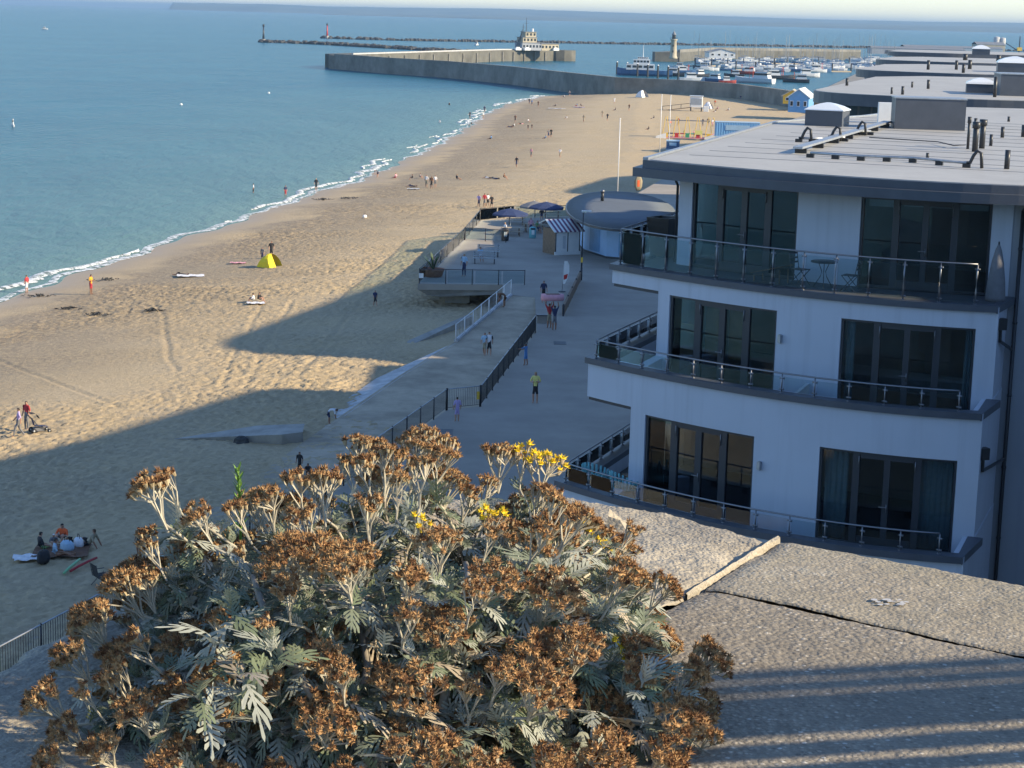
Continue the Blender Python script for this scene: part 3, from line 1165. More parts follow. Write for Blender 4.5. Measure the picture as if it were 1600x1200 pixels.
    for x, y, h, r_, cap in ((1523, 237, .95, .10, 1), (1534, 232, .95, .10, 1), (1512, 233, 1.05, .05, 1), (1524, 198, .35, .07, 0), (1566, 215, .40, .07, 0), (1573, 264, .55, .08, 0),
                             (1548, 228, .40, .06, 0), (1576, 190, .22, .06, 0), (1449, 248, .18, .05, 0), (1599, 214, .45, .09, 0)):
        p = P(x, y, ROOF_Z)
        mb = MB()
        mb.cone(p - Vector((0, 0, .02)), p + Vector((0, 0, h)), r_, n=9)
        if cap:
            mb.cone(p + Vector((0, 0, h - .18)), p + Vector((0, 0, h + .03)), r_ * 1.35, n=9)
        mb.build('roof_vent', 'pipe_dark', roof, True, True)
    return root


build_main_block()


def far_block(name, label, tip, depth, windows, extra):
    """next blocks of the terrace: same stepped plan, seen mainly as roof, fascia and top storey"""
    D = Vector((tip[0] - 4.3, tip[1] - 56.9))
    root = thing(name, label, 'building', (tip[0] + 8, tip[1], 0), 0, 'apartment blocks along the promenade')

    def sh(pts):
        return [(p[0] + D.x, p[1] + D.y) for p in pts]
    ed = sh(curve(0, 6.6, 14.5, 1.2, 12))
    t0 = Vector(sh([front(0, 4.4, 1.2)])[0])
    a_, c_ = Vector(ed[0]), t0 + Vector((.29, 1)).normalized() * 4.2
    arc = [c_ * (1 - q) ** 2 + t0 * 2 * q * (1 - q) + a_ * q * q for q in (i / 8 for i in range(8))]
    ed = [(p.x, p.y) for p in arc] + ed
    back = [(t0.x + 3.4 + .29 * depth, t0.y + depth), (t0.x + .29 * (depth - 6), t0.y + depth - 6)]
    poly = ed + [(ed[0][0] + 62, ed[0][1] - 14), (ed[0][0] + 62, ed[0][1] + depth)] + back
    mb = MB()
    mb.prism(poly, ROOF_Z - .7, ROOF_Z - .02)
    roof = mb.build('roof', 'slate_panel', root, False, True)
    cx, cy = sum(p[0] for p in poly) / len(poly), sum(p[1] for p in poly) / len(poly)
    mb = MB()
    mb.prism([(cx + (p[0] - cx) * .985, cy + (p[1] - cy) * .985) for p in poly], ROOF_Z - .021, ROOF_Z + .01)
    mb.build('membrane', 'roof_membrane', roof, False, True)
    for k in range(4):
        w = sh(curve(k, XL[k], 14.0 + STEP.x * k, 0, 10))
        bk = [(ed[0][0] + 60, ed[0][1] - 11), (ed[0][0] + 60, ed[0][1] + depth - 1), (ed[0][0] + 4 + .29 * depth, ed[0][1] + depth - 1), (w[0][0] + .31 * (depth - 8), w[0][1] + depth - 8)]
        mb = MB()
        mb.prism(w + bk, [DECK[0], DECK[1], DECK[2], 0][k], [ROOF_Z - .7, DECK[0] - .2, DECK[1] - .2, DECK[2] - .2][k])
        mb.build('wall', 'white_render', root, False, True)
        if k < 3:
            e_ = sh(curve(k + 1, XL[k + 1] - 1.3, 13.4 + STEP.x * (k + 1), .1, 10))
            mb = MB()
            mb.prism(e_ + [(e_[-1][0] + .7, e_[-1][1] + 2), (e_[0][0] + 3, e_[0][1] + 9)], DECK[k] - .2, DECK[k] + .02)
            mb.build('balcony', 'slate_panel', root, False, True)
    for k in range(2):
        for a, c in WIN:
            x0, x1 = a + STEP.x * k, c + STEP.x * k
            o0, o1 = sh(curve(k, x0, x1, .03, 4)), sh(curve(k, x0, x1, -.05, 4))
            mb = MB()
            mb.prism(o0 + o1[::-1], DECK[k] + .05, WTOP[k])
            f = mb.build('window', 'frame_grey', root, False, True)
            for i in range(4):
                q0, q1 = x0 + (x1 - x0) * (i / 4 + .02), x0 + (x1 - x0) * ((i + 1) / 4 - .02)
                o0, o1 = sh(curve(k, q0, q1, .045, 2)), sh(curve(k, q0, q1, .02, 2))
                mb = MB()
                mb.prism(o0 + o1[::-1], DECK[k] + .15, WTOP[k] - .1)
                mb.build('pane', 'boat_window', f, False, True)
    for kind, px, py, w, d, h in extra:
        p = P(px, py, ROOF_Z)
        mb = MB()
        if kind == 'vent':
            mb.cone(p, p + Vector((0, 0, h)), w / 2, n=7)
            mb.build('roof_vent', 'pipe_dark', roof, True, True)
            continue
        if kind == 'box':
            mb.box((p.x, p.y + d / 2, ROOF_Z + h / 2), (w, d, h), -.1)
            o = mb.build('plant_enclosure', 'slate_panel', roof, False, True)
            mb = MB()
            mb.box((p.x, p.y + d / 2, ROOF_Z + h + .03), (w + .08, d + .08, .06), -.1)
            mb.build('capping', 'galvanised', o, False, True)
        if kind == 'sky':
            mb.box((p.x, p.y + d / 2, ROOF_Z + h * .3), (w, d, h * .6), -.2)
            o = mb.build('skylight', 'slate_panel', roof, False, True)
            mb = MB()
            rings = []
            for t, sc in ((0, 1.04), (.3, .95), (.7, .6), (1, .12)):
                rings.append([Vector((p.x, p.y + d / 2, ROOF_Z + h * (.6 + .4 * t))) + Matrix.Rotation(-.2, 3, 'Z') @ Vector((a * w / 2 * sc, c * d / 2 * sc, 0)) for a, c in ((-1, -1), (1, -1), (1, 1), (-1, 1))])
            mb.loft(rings)
            mb.build('dome', 'skylight', o, False, True)


far_block('apartment_building', 'second apartment block, rounded flat roof just beyond the nearest block', (18.05, 117.8), 44, True,
          [('vent', 1323, 134, .2, 0, .5), ('vent', 1410, 148, .18, 0, .5), ('vent', 1450, 139, .2, 0, .6), ('vent', 1393, 147, .14, 0, .4),
           ('vent', 1425, 137, .14, 0, .4), ('sky', 1537, 146, 1.8, 1.8, .95), ('vent', 1554, 152, .22, 0, 1.2), ('box', 1604, 151, 2.9, 3, 1.3)])
far_block('apartment_building', 'third apartment block of the row, flat roof with low walls showing', (31.2, 179.3), 34, True,
          [('vent', 1450, 109, .3, 0, .9), ('vent', 1494, 109, .3, 0, .9), ('vent', 1505, 114, .3, 0, .8), ('vent', 1515, 108, .4, 0, .9), ('sky', 1592, 114, 3.2, 3.5, 1.5)])
far_block('apartment_building', 'fourth apartment block, long thin roof edge before the harbour', (43.2, 235.3), 30, True, [('vent', 1508, 94, .6, 0, .8), ('vent', 1560, 96, .6, 0, .8)])
far_block('apartment_building', 'farthest apartment block of the row, with a domed skylight on its roof', (59.3, 313.7), 30, True, [('sky', 1536, 86, 2.6, 3, 1.5)])


def link_block(label, x0, y0, x1, y1, h):
    root = thing('stair_building', label, 'building', ((x0 + x1) / 2, (y0 + y1) / 2, 0), 0, 'low links between the apartment blocks')
    mb = MB()
    mb.box(((x0 + x1) / 2, (y0 + y1) / 2, h / 2), (x1 - x0, y1 - y0, h))
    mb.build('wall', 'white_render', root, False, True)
    mb = MB()
    mb.box(((x0 + x1) / 2, (y0 + y1) / 2, h + .12), (x1 - x0 + .4, y1 - y0 + .4, .24))
    mb.build('roof', 'slate_panel', root, False, True)


link_block('low white link behind the nearest apartment block', 15.0, 87.5, 56, 112, 9.4)

# ------------------------------------------------------------------ cliff-top wall in the foreground
COP = 18.95


def stone_mat(name, lo, hi, pebble, ps, patch, bump):
    m, nt, b = nodes_of(name)
    tc = node(nt, 'ShaderNodeTexCoord')
    n1 = node(nt, 'ShaderNodeTexNoise', Scale=9.0, Detail=8.0, Roughness=.7)
    n2 = node(nt, 'ShaderNodeTexNoise', Scale=2.2, Detail=5.0, Roughness=.6)
    n3 = node(nt, 'ShaderNodeTexNoise', Scale=140.0, Detail=4.0, Roughness=.6)
    v1 = node(nt, 'ShaderNodeTexVoronoi', Scale=ps)
    v2 = node(nt, 'ShaderNodeTexVoronoi', Scale=ps * 2.3)
    for n in (n1, n2, n3, v1, v2):
        nt.links.new(tc.outputs['Object'], n.inputs['Vector'])
    base = ramp(nt, n1.outputs['Fac'], [(.3, lo), (.7, hi)])
    base = mixc(nt, ramp(nt, n2.outputs['Fac'], [(.45, (0, 0, 0)), (.7, (.7, .7, .7))]), base, patch)
    pc = ramp(nt, v1.outputs['Color'], [(.12, tuple(c * .38 for c in hi)), (.5, hi), (.78, tuple(min(1, c * 1.35) for c in hi)), (.9, (.70, .66, .58))])
    pm = ramp(nt, v1.outputs['Distance'], [(.25, (pebble,) * 3), (.5, (0, 0, 0))])
    col = mixc(nt, pm, base, pc)
    pm2 = ramp(nt, v2.outputs['Distance'], [(.2, (pebble * .6,) * 3), (.4, (0, 0, 0))])
    pc2 = ramp(nt, v2.outputs['Color'], [(.0, tuple(c * .4 for c in lo)), (1, tuple(min(1, c * 1.3) for c in hi))])
    col = mixc(nt, pm2, col, pc2)
    n4 = node(nt, 'ShaderNodeTexNoise', Scale=5.5, Detail=9.0, Roughness=.75)
    n5 = node(nt, 'ShaderNodeTexNoise', Scale=1.3, Detail=3.0)
    nt.links.new(tc.outputs['Object'], n4.inputs['Vector'])
    nt.links.new(tc.outputs['Object'], n5.inputs['Vector'])
    col = mixc(nt, ramp(nt, n4.outputs['Fac'], [(.58, (0, 0, 0)), (.70, (.55, .55, .55))]), col, (.46, .44, .36))
    col = mixc(nt, ramp(nt, n5.outputs['Fac'], [(.42, (0, 0, 0)), (.68, (.45, .45, .45))]), col, tuple(c * .6 for c in lo))
    nt.links.new(col, b.inputs['Base Color'])
    b.inputs['Roughness'].default_value = .9
    b1 = node(nt, 'ShaderNodeBump', Strength=1.0, Distance=bump)
    b1.invert = True
    nt.links.new(v1.outputs['Distance'], b1.inputs['Height'])
    b2 = node(nt, 'ShaderNodeBump', Strength=.9, Distance=bump * .9)
    nt.links.new(n3.outputs['Fac'], b2.inputs['Height'])
    nt.links.new(b1.outputs[0], b2.inputs['Normal'])
    nt.links.new(b2.outputs[0], b.inputs['Normal'])


stone_mat('rough_coping', (.33, .285, .215), (.50, .44, .34), .35, 120.0, (.24, .215, .18), .0028)
stone_mat('aggregate_coping', (.24, .205, .155), (.38, .33, .25), .8, 125.0, (.30, .27, .18), .0018)
stone_mat('aggregate_coarse', (.21, .18, .14), (.37, .32, .25), .95, 100.0, (.24, .21, .16), .0024)


def slab(name, far_pts, near_pts, nu, nv, rough, seed, material, chip, parent, dz=0.0, skirt=True, bevel=12):
    """coping stone: bilinear patch between two polylines, roughened, with a broken far edge"""
    def res(pts, n):
        p = np.array(pts, float)
        d = np.concatenate([[0], np.cumsum(np.linalg.norm(np.diff(p, axis=0), axis=1))])
        t = np.linspace(0, d[-1], n)
        return np.stack([np.interp(t, d, p[:, 0]), np.interp(t, d, p[:, 1])], -1)
    A, B = res(far_pts, nu), res(near_pts, nu)
    v = np.linspace(0, 1, nv) ** 1.0
    X = A[None, :, 0] * (1 - v[:, None]) + B[None, :, 0] * v[:, None]
    Y = A[None, :, 1] * (1 - v[:, None]) + B[None, :, 1] * v[:, None]
    Z = COP + dz + rough * (fbm(X * 9, Y * 9, seed, 5) - .5) + rough * .5 * (fbm(X * 42, Y * 42, seed + 9, 3) - .5) + .25 * rough * (vnoise(X * 160, Y * 160, seed + 5) - .5)
    ed = np.minimum(v[:, None] * bevel, 1)
    Z = Z - (1 - ed) ** 2 * (.012 + chip * np.clip(fbm(X * 14, Y * 14, seed + 3, 3) - .35, 0, 1))
    u = np.linspace(0, 1, nu)[None, :]
    eu = np.minimum(np.minimum(u, 1 - u) * 40, 1)
    Z = Z - (1 - eu) ** 2 * (.008 + .6 * chip * np.clip(fbm(X * 20, Y * 20, seed + 4, 3) - .4, 0, 1))
    ev = np.minimum((1 - v[:, None]) * 40, 1)
    Z = Z - (1 - np.minimum((1 - v[:, None]) * 90, 1)) ** 2 * .003
    if skirt:
        out = (A - B)
        out = out / np.linalg.norm(out, axis=1)[:, None] * .006
        for k in range(4):
            wob = .02 * (fbm(A[:, 0] * 14, A[:, 1] * 14 + k * 3, seed + 6, 3) - .5)
            X = np.vstack([A[None, :, 0] + out[None, :, 0] + wob, X])
            Y = np.vstack([A[None, :, 1] + out[None, :, 1] + wob, Y])
            Z = np.vstack([Z[:1] - .04 - .05 * (k > 0), Z])
    me = grid_mesh(name, X, Y, Z, MATS[material])
    o = link(name, me, parent)
    return o


EDGE = [(-2.6, .9), (-1.5, 2.05), (-.98, 2.72), (-.82, 2.98), (-.755, 3.2), (-.62, 3.55), (-.33, 4.0), (-.12, 4.17), (.107, 4.205), (.29, 4.126), (.561, 3.871)]
wall = thing('parapet_wall', 'weathered concrete coping of the cliff-top wall under the bush', 'wall', (0, 3, 0))
wall.location = (0, 0, 0)
WM[wall.name] = Matrix()
slab('coping_slab', EDGE, [(-2.2, .2), (-1.0, 1.3), (-.25, 2.52), (-.06, 2.80), (.10, 3.06), (.33, 3.44)], 420, 240, .013, 3, 'rough_coping', .07, wall)
slab('coping_slab', [(.567, 3.866), (1.0, 3.575), (2.4, 2.62)], [(.375, 3.494), (.88, 3.135), (2.05, 2.30)], 420, 110, .006, 13, 'aggregate_coping', .03, wall, .002)
slab('coping_slab', [(.3735, 3.491), (.8785, 3.132), (2.048, 2.297)], [(-.235, 2.53), (.45, 1.93), (1.4, 1.15)], 420, 240, .006, 23, 'aggregate_coarse', .0, wall, -.0005, True, 110)
mb = MB()
body = [(x * .985, y - .03) for x, y in EDGE] + [(1.0, 3.53), (2.4, 2.58), (14, -6), (14, -120), (-60, -120), (-44, -70), (-26, -20), (-8, -4)]
mb.prism(body[::-1], 0, COP - .05)
mb.build('wall_body', 'old_concrete', wall)
mb = MB()
a0, a1 = Vector((.562, 3.868)), Vector((.335, 3.445))
rings = []
for i in range(26):
    t = i / 25
    p = a0.lerp(a1, t)
    w = (.008 - .005 * t) * (.6 + .8 * rnd.random())
    n = Vector((.83, -.55)) * w
    h = COP + .002 - .001 * t + .003 * rnd.random()
    rings.append([(p.x - n.x, p.y - n.y, COP - .03), (p.x - n.x * .6, p.y - n.y * .6, h - .002), (p.x, p.y, h), (p.x + n.x * .7, p.y + n.y * .7, h - .003), (p.x + n.x, p.y + n.y, COP - .03)])
mb.loft(rings, 0, False, False)
mb.build('mortar_joint', 'rough_coping', wall)
# bird dropping splash
mb = MB()
p = P(1390, 941, COP + .0045)
for i in range(22):
    a, r_ = rnd.random() * 6.28, .020 * rnd.random()
    q = p + Vector((math.cos(a) * r_ * 1.7, math.sin(a) * r_, .0001 * i))
    rr = .002 + .004 * rnd.random()
    mb.add([q + Vector((math.cos(t) * rr * (1 + .4 * rnd.random()), math.sin(t) * rr, 0)) for t in (k * 6.283 / 7 for k in range(7))], [tuple(range(7))])
mb.build('white_splash', 'pale_concrete', wall)

# loose piece of stone
st = MB()
p = P(962, 826, COP)
vs = [(-.022, -.012, 0), (.022, -.02, 0), (.034, .012, 0), (-.008, .03, 0), (-.017, -.006, .028), (.008, -.012, .022), (.022, .010, .010), (-.014, .012, .040)]
st.add(vs, [(0, 3, 2, 1), (0, 1, 5, 4), (1, 2, 6, 5), (2, 3, 7, 6), (3, 0, 4, 7), (4, 5, 6, 7)])
o = st.build('stone_fragment', 'rough_coping')
o.location = p
tag(o, 'small loose chip of pale stone lying on the coping', 'stone')

# unseen cliff mass right of the view, added to shade the apartment block
mb = MB()
mb.prism([(14.2, -14), (80, -14), (80, 49.5), (24, 49.5), (20.5, 14), (16, 8), (14.2, -6)], 0, 19.2)
o = mb.build('cliff', 'old_concrete')
tag(o, kind='structure', label='unseen cliff mass added to shade the apartment block')

# cliff-top railing, just outside the right hand edge, that stripes the coping with shadow
rl = thing('cliff_railing', 'grey cliff-top safety railing with flat bars', 'railing', (2.6, 2.75, COP))
d = Vector((.97, .235)).normalized()
for z0, z1 in ((.70, .725), (.642, .670), (.475, .612), (.395, .43), (.325, .35), (.25, .28), (.15, .20)):
    mb = MB()
    a, c = Vector((1.02, 2.37)), Vector((1.02, 2.37)) + d * 2.0
    e2 = c + Vector((.93, .50)).normalized() * 2.2
    n = Vector((-d.y, d.x)) * .012
    mb.prism([(a.x - n.x, a.y - n.y), (c.x - n.x, c.y - n.y), (e2.x - n.x, e2.y - n.y), (e2.x + n.x, e2.y + n.y), (c.x + n.x, c.y + n.y), (a.x + n.x, a.y + n.y)], COP + z0, COP + z1)
    mb.build('rail', 'galvanised', rl, False, True)
for t in (2.0, 3.6):
    p = Vector((1.02, 2.37)) + d * t + Vector((-d.y, d.x)) * (.05 if t < 3 else .35)
    mb = MB()
    mb.box((p.x, p.y, COP + .4), (.05, .05, .86), math.atan2(d.y, d.x))
    mb.build('post', 'galvanised', rl, False, True)


# ------------------------------------------------------------------ the flowering bush
mat('dry_floret', (.29, .15, .06), .9, var=.3, scale=120, col2=(.42, .255, .115))
mat('dry_floret_dark', (.14, .065, .028), .9, var=.35, scale=120, col2=(.22, .11, .045))
mat('yellow_floret', (.82, .60, .03), .8, var=.15, scale=90)
mat('dry_bract', (.40, .31, .18), .85, var=.3, scale=90)
mat('woolly_stem', (.44, .40, .31), .9, var=.3, scale=30)
mat('woody_stem', (.27, .235, .19), .9, var=.35, scale=25)
mat('dead_leaf', (.36, .30, .22), .9, var=.3, scale=25)


def leaf_mat(name, lo, hi):
    m, nt, b = nodes_of(name)
    tc = node(nt, 'ShaderNodeTexCoord')
    n = node(nt, 'ShaderNodeTexNoise', Scale=14.0, Detail=4.0)
    nt.links.new(tc.outputs['Object'], n.inputs['Vector'])
    c = ramp(nt, n.outputs['Fac'], [(.3, lo), (.7, hi)])
    nt.links.new(c, b.inputs['Base Color'])
    b.inputs['Roughness'].default_value = .85
    b.inputs['Specular IOR Level'].default_value = .25
    tr = node(nt, 'ShaderNodeBsdfTranslucent')
    nt.links.new(c, tr.inputs[0])
    mx = node(nt, 'ShaderNodeMixShader')
    mx.inputs[0].default_value = .18
    nt.links.new(b.outputs[0], mx.inputs[1])
    nt.links.new(tr.outputs[0], mx.inputs[2])
    nt.links.new(mx.outputs[0], nt.nodes['Material Output'].inputs[0])


leaf_mat('felt_leaf', (.30, .32, .265), (.47, .48, .41))
leaf_mat('grey_leaf', (.15, .18, .13), (.25, .28, .205))
leaf_mat('green_leaf', (.13, .165, .10), (.23, .27, .17))


def head(mb, c, ax, r, rg, fuzz, bract):
    ax = ax.normalized()
    u = ax.orthogonal().normalized()
    w = ax.cross(u)
    mb.cone(c - ax * r * 1.35, c + ax * r * .05, r * .30, r * .74, 6, bract, False)
    ring = [c + (u * math.cos(t) + w * math.sin(t)) * r * .92 + ax * r * .1 for t in (k * 1.0472 for k in range(6))]
    top = c + ax * r * .75
    o = len(mb.v)
    mb.add(ring + [top], [(k, (k + 1) % 6, 6) for k in range(6)], fuzz)
    for _ in range(24):
        th = rg.random() * 6.283
        el = math.acos(1 - rg.random() * .95)
        dr = ax * math.cos(el) + (u * math.cos(th) + w * math.sin(th)) * math.sin(el)
        b0 = c + dr * r * .55
        tip = c + dr * r * (1.25 + .75 * rg.random()) + ax * r * .15
        sd = dr.cross(Vector((rg.random() - .5, rg.random() - .5, rg.random() - .5))).normalized() * r * .24
        mb.add([b0 - sd, b0 + sd, tip], [(0, 1, 2)], fuzz)


def cluster_mesh(seed, nh, R, fuzz=0):
    rg = random.Random(seed)
    mb = MB()
    base = Vector((0, 0, -.075))
    nb = max(3, nh // 5)
    nodes = []
    for i in range(nb):
        a = i * 2.4 + rg.random()
        r = R * .62 * math.sqrt((i + .5) / nb)
        nodes.append(Vector((math.cos(a) * r, math.sin(a) * r, -.026 - .006 * rg.random() - r * .12)))
        mid = base.lerp(nodes[-1], .5) + Vector((math.cos(a), math.sin(a), 0)) * -.004
        mb.tube([base, mid, nodes[-1]], .0018, 4, 3, .0013)
    for i in range(nh):
        n0 = nodes[i % nb]
        a = i * 2.399 + rg.random() * .6
        r = R * math.sqrt((i + .5) / nh) * (.85 + .3 * rg.random())
        c = Vector((math.cos(a) * r, math.sin(a) * r, -7.5 * r * r + (rg.random() - .5) * .016))
        n0 = min(nodes, key=lambda q: (q - c).length)
        mb.tube([n0, n0.lerp(c, .55) + Vector((0, 0, -.003)), c + Vector((0, 0, -.006))], .0011, 3, 3)
        ax = Vector((c.x * 7, c.y * 7, 1)) + Vector((rg.random() - .5, rg.random() - .5, 0)) * .5
        head(mb, c, ax,   .0044 + .0017 * rg.random(), rg, (0 if rg.random() < .68 else 1) if fuzz == 0 else 4, 2)
    me = bpy.data.meshes.new('flower_cluster')
    me.from_pydata(mb.v, [], mb.f)
    for k in ('dry_floret', 'dry_floret_dark', 'dry_bract', 'woolly_stem', 'yellow_floret'):
        me.materials.append(MATS[k])
    me.polygons.foreach_set('material_index', mb.m)
    me.update()
    return me


def leaf_geo(seed, L=1.0, curl=.25):
    """pinnately cut leaf of unit length along +x, returns verts, faces"""
    rg = random.Random(seed)
    vs, fs = [], []
    n = 5 + seed % 2

    def z(x, y):
        return -curl * x * x + .35 * abs(y) * (1 if seed % 2 else -.4) + .02 * math.sin(9 * x)
    xs = [i / n for i in range(n + 1)]
    for i, x in enumerate(xs):
        hw = .030 + .030 * math.sin(math.pi * min(1, x * 1.05))
        vs += [(x, -hw, z(x, hw)), (x, hw, z(x, hw))]
    for i in range(n):
        a = 2 * i
        fs.append((a, a + 2, a + 3, a + 1))
    for i in range(1, n):
        for s in (-1, 1):
            x = xs[i] + .02 * (rg.random() - .5)
            ln = (.14 + .27 * math.sin(math.pi * x ** .8)) * (.6 + .7 * rg.random())
            w = .050 + .018 * rg.random()
            dx, dy = .66, .75 * s
            hw = .022 * s
            o = len(vs)
            b0, b1 = (x - w * .8, hw), (x + w * .8, hw)
            m0 = (x - w * .9 + dx * ln * .55, hw + dy * ln * .55)
            m1 = (x + w * .9 + dx * ln * .55, hw + dy * ln * .50)
            t0 = (x - w * 1.15 + dx * ln * .95, hw + dy * ln)
            t1 = (x + w * .9 + dx * ln, hw + dy * ln * .92)
            t2 = (x + dx * ln * 1.14, hw + dy * ln * 1.14)
            for q in (b0, b1, m1, m0, t1, t2, t0):
                vs.append((q[0], q[1], z(q[0], q[1])))
            f = [(o, o + 1, o + 2, o + 3), (o + 3, o + 2, o + 4, o + 5, o + 6)]
            fs += f if s > 0 else [tuple(reversed(k)) for k in f]
    o = len(vs)
    for q in ((1.0, -.04), (1.0, .04), (1.12, .055), (1.17, 0), (1.12, -.055)):
        vs.append((q[0], q[1], z(q[0], q[1])))
    fs.append((o, o + 4, o + 3, o + 2, o + 1))
    return vs, fs


def build_bush():
    rg = random.Random(19)
    ctr = Vector((-.155, 2.95, COP - .04))
    root = thing('flowering_bush', 'large silver-leaved bush with brown seed heads on the wall', 'bush', tuple(ctr))
    cl = [cluster_mesh(100 + i, 11 + 5 * i, .016 + .0034 * i) for i in range(9)]
    yl = [cluster_mesh(300, 26, .036, 1), cluster_mesh(301, 9, .022, 1), cluster_mesh(302, 6, .018, 1)]
    AX = Vector((.465, .58, .37))

    def bumpy(d):
        q = d.x * 2.3 + 5, d.y * 2.3 + d.z * 1.7 + 3
        n = float(fbm(np.array([q[0]]), np.array([q[1]]), 77, 3)[0])
        return .72 + .52 * n

    def surf(d, k=1.0):
        r = bumpy(d) * k
        return Vector((d.x * AX.x * r, d.y * AX.y * r, d.z * AX.z * r))

    stems = MB()
    woody = MB()
    spots = []
    tries = 0
    while len(spots) < 185 and tries < 20000:
        tries += 1
        th, zz = rg.random() * 6.283, rg.random() ** .8 * 1.05 - .12
        s_ = math.sqrt(max(0, 1 - zz * zz))
        d = Vector((math.cos(th) * s_, math.sin(th) * s_, zz))
        if d.y > .75:
            continue
        p = surf(d, rg.choice([.82, .92, 1.0, 1.0, 1.05, 1.12]))
        if p.z < .0:
            p.z = p.z * .5
        if min([(p - q[0]).length for q in spots] or [1]) < .044 + .032 * rg.random():
            continue
        spots.append((p, d, None))

    def at_depth(px, py, Y):
        d = CAM_R @ Vector(((px - 800) / FPX, -(py - 600) / FPX, -1))
        t = Y / d.y
        return Vector((d.x * t, Y, CAM_Z + d.z * t)) - ctr
    for x, y, Y, k in ((224, 752, 2.85, 0), (250, 748, 2.87, 0), (655, 690, 3.12, 0), (690, 706, 3.1, 0), (610, 705, 3.1, 0), (570, 720, 3.05, 0), (765, 752, 3.2, 0), (735, 768, 3.15, 0), (815, 700, 3.3, 'y1'), (849, 714, 3.3, 'y0'),
                       (915, 823, 3.2, 'y2'), (944, 850, 3.15, 'y2'), (862, 935, 2.85, 'y1'), (660, 815, 2.75, 'y2'), (770, 800, 2.95, 'y1'), (965, 1018, 2.75, 'y2'),
                       (60, 1085, 2.62, 0), (100, 1020, 2.7, 0), (95, 1135, 2.58, 0), (150, 1165, 2.5, 0), (70, 1185, 2.52, 0), (135, 958, 2.78, 0), (180, 905, 2.84, 0), (205, 1000, 2.66, 0), (125, 1080, 2.6, 0), (205, 1100, 2.52, 0), (255, 1185, 2.42, 0), (170, 1050, 2.62, 0), (1085, 1120, 2.62, 0), (1050, 1175, 2.55, 0), (1090, 1045, 2.72, 0), (960, 1170, 2.48, 0), (870, 1190, 2.42, 0), (230, 850, 2.85, 0), (415, 770, 2.95, 0), (365, 790, 2.9, 0), (460, 745, 2.98, 0), (500, 740, 3.0, 0), (300, 800, 2.8, 0), (655, 720, 3.0, 0), (625, 745, 2.95, 0)):
        p = at_depth(x, y, Y)
        spots.append((p, p.normalized(), k))
    big, small = [], []

    def leaf_at(p, dr, size, store):
        up = Vector((rg.random() - .5, rg.random() - .5, .7 + rg.random())).normalized()
        x = dr.normalized()
        y = up.cross(x)
        if y.length < .05:
            y = x.orthogonal()
        y.normalize()
        z = x.cross(y)
        M = Matrix((x, y, z)).transposed().to_4x4()
        store.append((Matrix.Translation(p) @ M @ Matrix.Scale(size, 4), rg.random()))

    for p, d, kind in spots:
        ax = (d * .75 + Vector((0, 0, .75)) + Vector((rg.random() - .5, rg.random() - .5, 0)) * .5).normalized()
        if kind is None or kind == 0:
            me = rg.choice(cl if kind is None else cl[:6])
        else:
            me = yl[int(kind[1])]
        o = link('flower_cluster', me, root)
        q = Vector((0, 0, 1)).rotation_difference(ax)
        o.matrix_local = Matrix.Translation(p) @ q.to_matrix().to_4x4() @ Matrix.Rotation(rg.random() * 6.28, 4, 'Z') @ Matrix.Scale(.85 + .35 * rg.random(), 4)
        if kind and kind != 0:
            o['label'] = 'fresh yellow flower cluster'
        a = Vector(((rg.random() - .5) * .36 + p.x * .25, (rg.random() - .5) * .36 + p.y * .25, 0))
        e = p - ax * .072
        mid = a.lerp(e, .55) + Vector((d.x * .02 + (rg.random() - .5) * .06, d.y * .02 + (rg.random() - .5) * .06, .05))
        pts = [a * (1 - t) ** 2 + mid * 2 * t * (1 - t) + e * t * t for t in (i / 8 for i in range(9))]
        pts = [v + Vector((rg.random() - .5, rg.random() - .5, rg.random() - .5)) * .008 for v in pts[:-1]] + pts[-1:]
        (stems if rg.random() < .7 else woody).tube(pts, .0042, 5, 0, .0022)
        for _ in range(rg.randint(19, 26)):
            t = .30 + .66 * rg.random()
            i = min(7, int(t * 8))
            q = pts[i].lerp(pts[i + 1], t * 8 - i)
            ang = rg.random() * 6.283
            side = ax.orthogonal().normalized()
            side = Matrix.Rotation(ang, 3, ax) @ side
            dr = side + ax * (.2 + .9 * rg.random())
            leaf_at(q, dr, (.020 + .034 * rg.random()) * (1.15 - .35 * t), small)
        # small bracts up the stalk
        for _ in range(9):
            t = .70 + .25 * rg.random()
            i = min(7, int(t * 8))
            q = pts[i].lerp(pts[i + 1], t * 8 - i)
            dr = Matrix.Rotation(rg.random() * 6.283, 3, ax) @ ax.orthogonal() + ax * 1.2
            leaf_at(q, dr, .014 + .018 * rg.random(), small)
    # leafy shoots without flowers
    n = 0
    while n < 260:
        th, zz = rg.random() * 6.283, rg.random() * .9 - .05
        s_ = math.sqrt(1 - zz * zz)
        d = Vector((math.cos(th) * s_, math.sin(th) * s_, zz))
        if d.y > .5:
            continue
        n += 1
        p = surf(d, .80 + .14 * rg.random())
        a = Vector((p.x * .25, p.y * .25, 0))
        stems.tube([a, a.lerp(p, .5) + Vector((0, 0, .02)), p], .0035, 5, 0, .002)
        ax = (d + Vector((0, 0, .6))).normalized()
        for k in range(rg.randint(6, 9)):
            side = Matrix.Rotation(k * 2.4, 3, ax) @ ax.orthogonal().normalized()
            leaf_at(p - ax * .006 * k, side * (.35 + .1 * k) + ax * (.9 - .05 * k), (.024 + .030 * rg.random()) * (.7 + .05 * k), big)
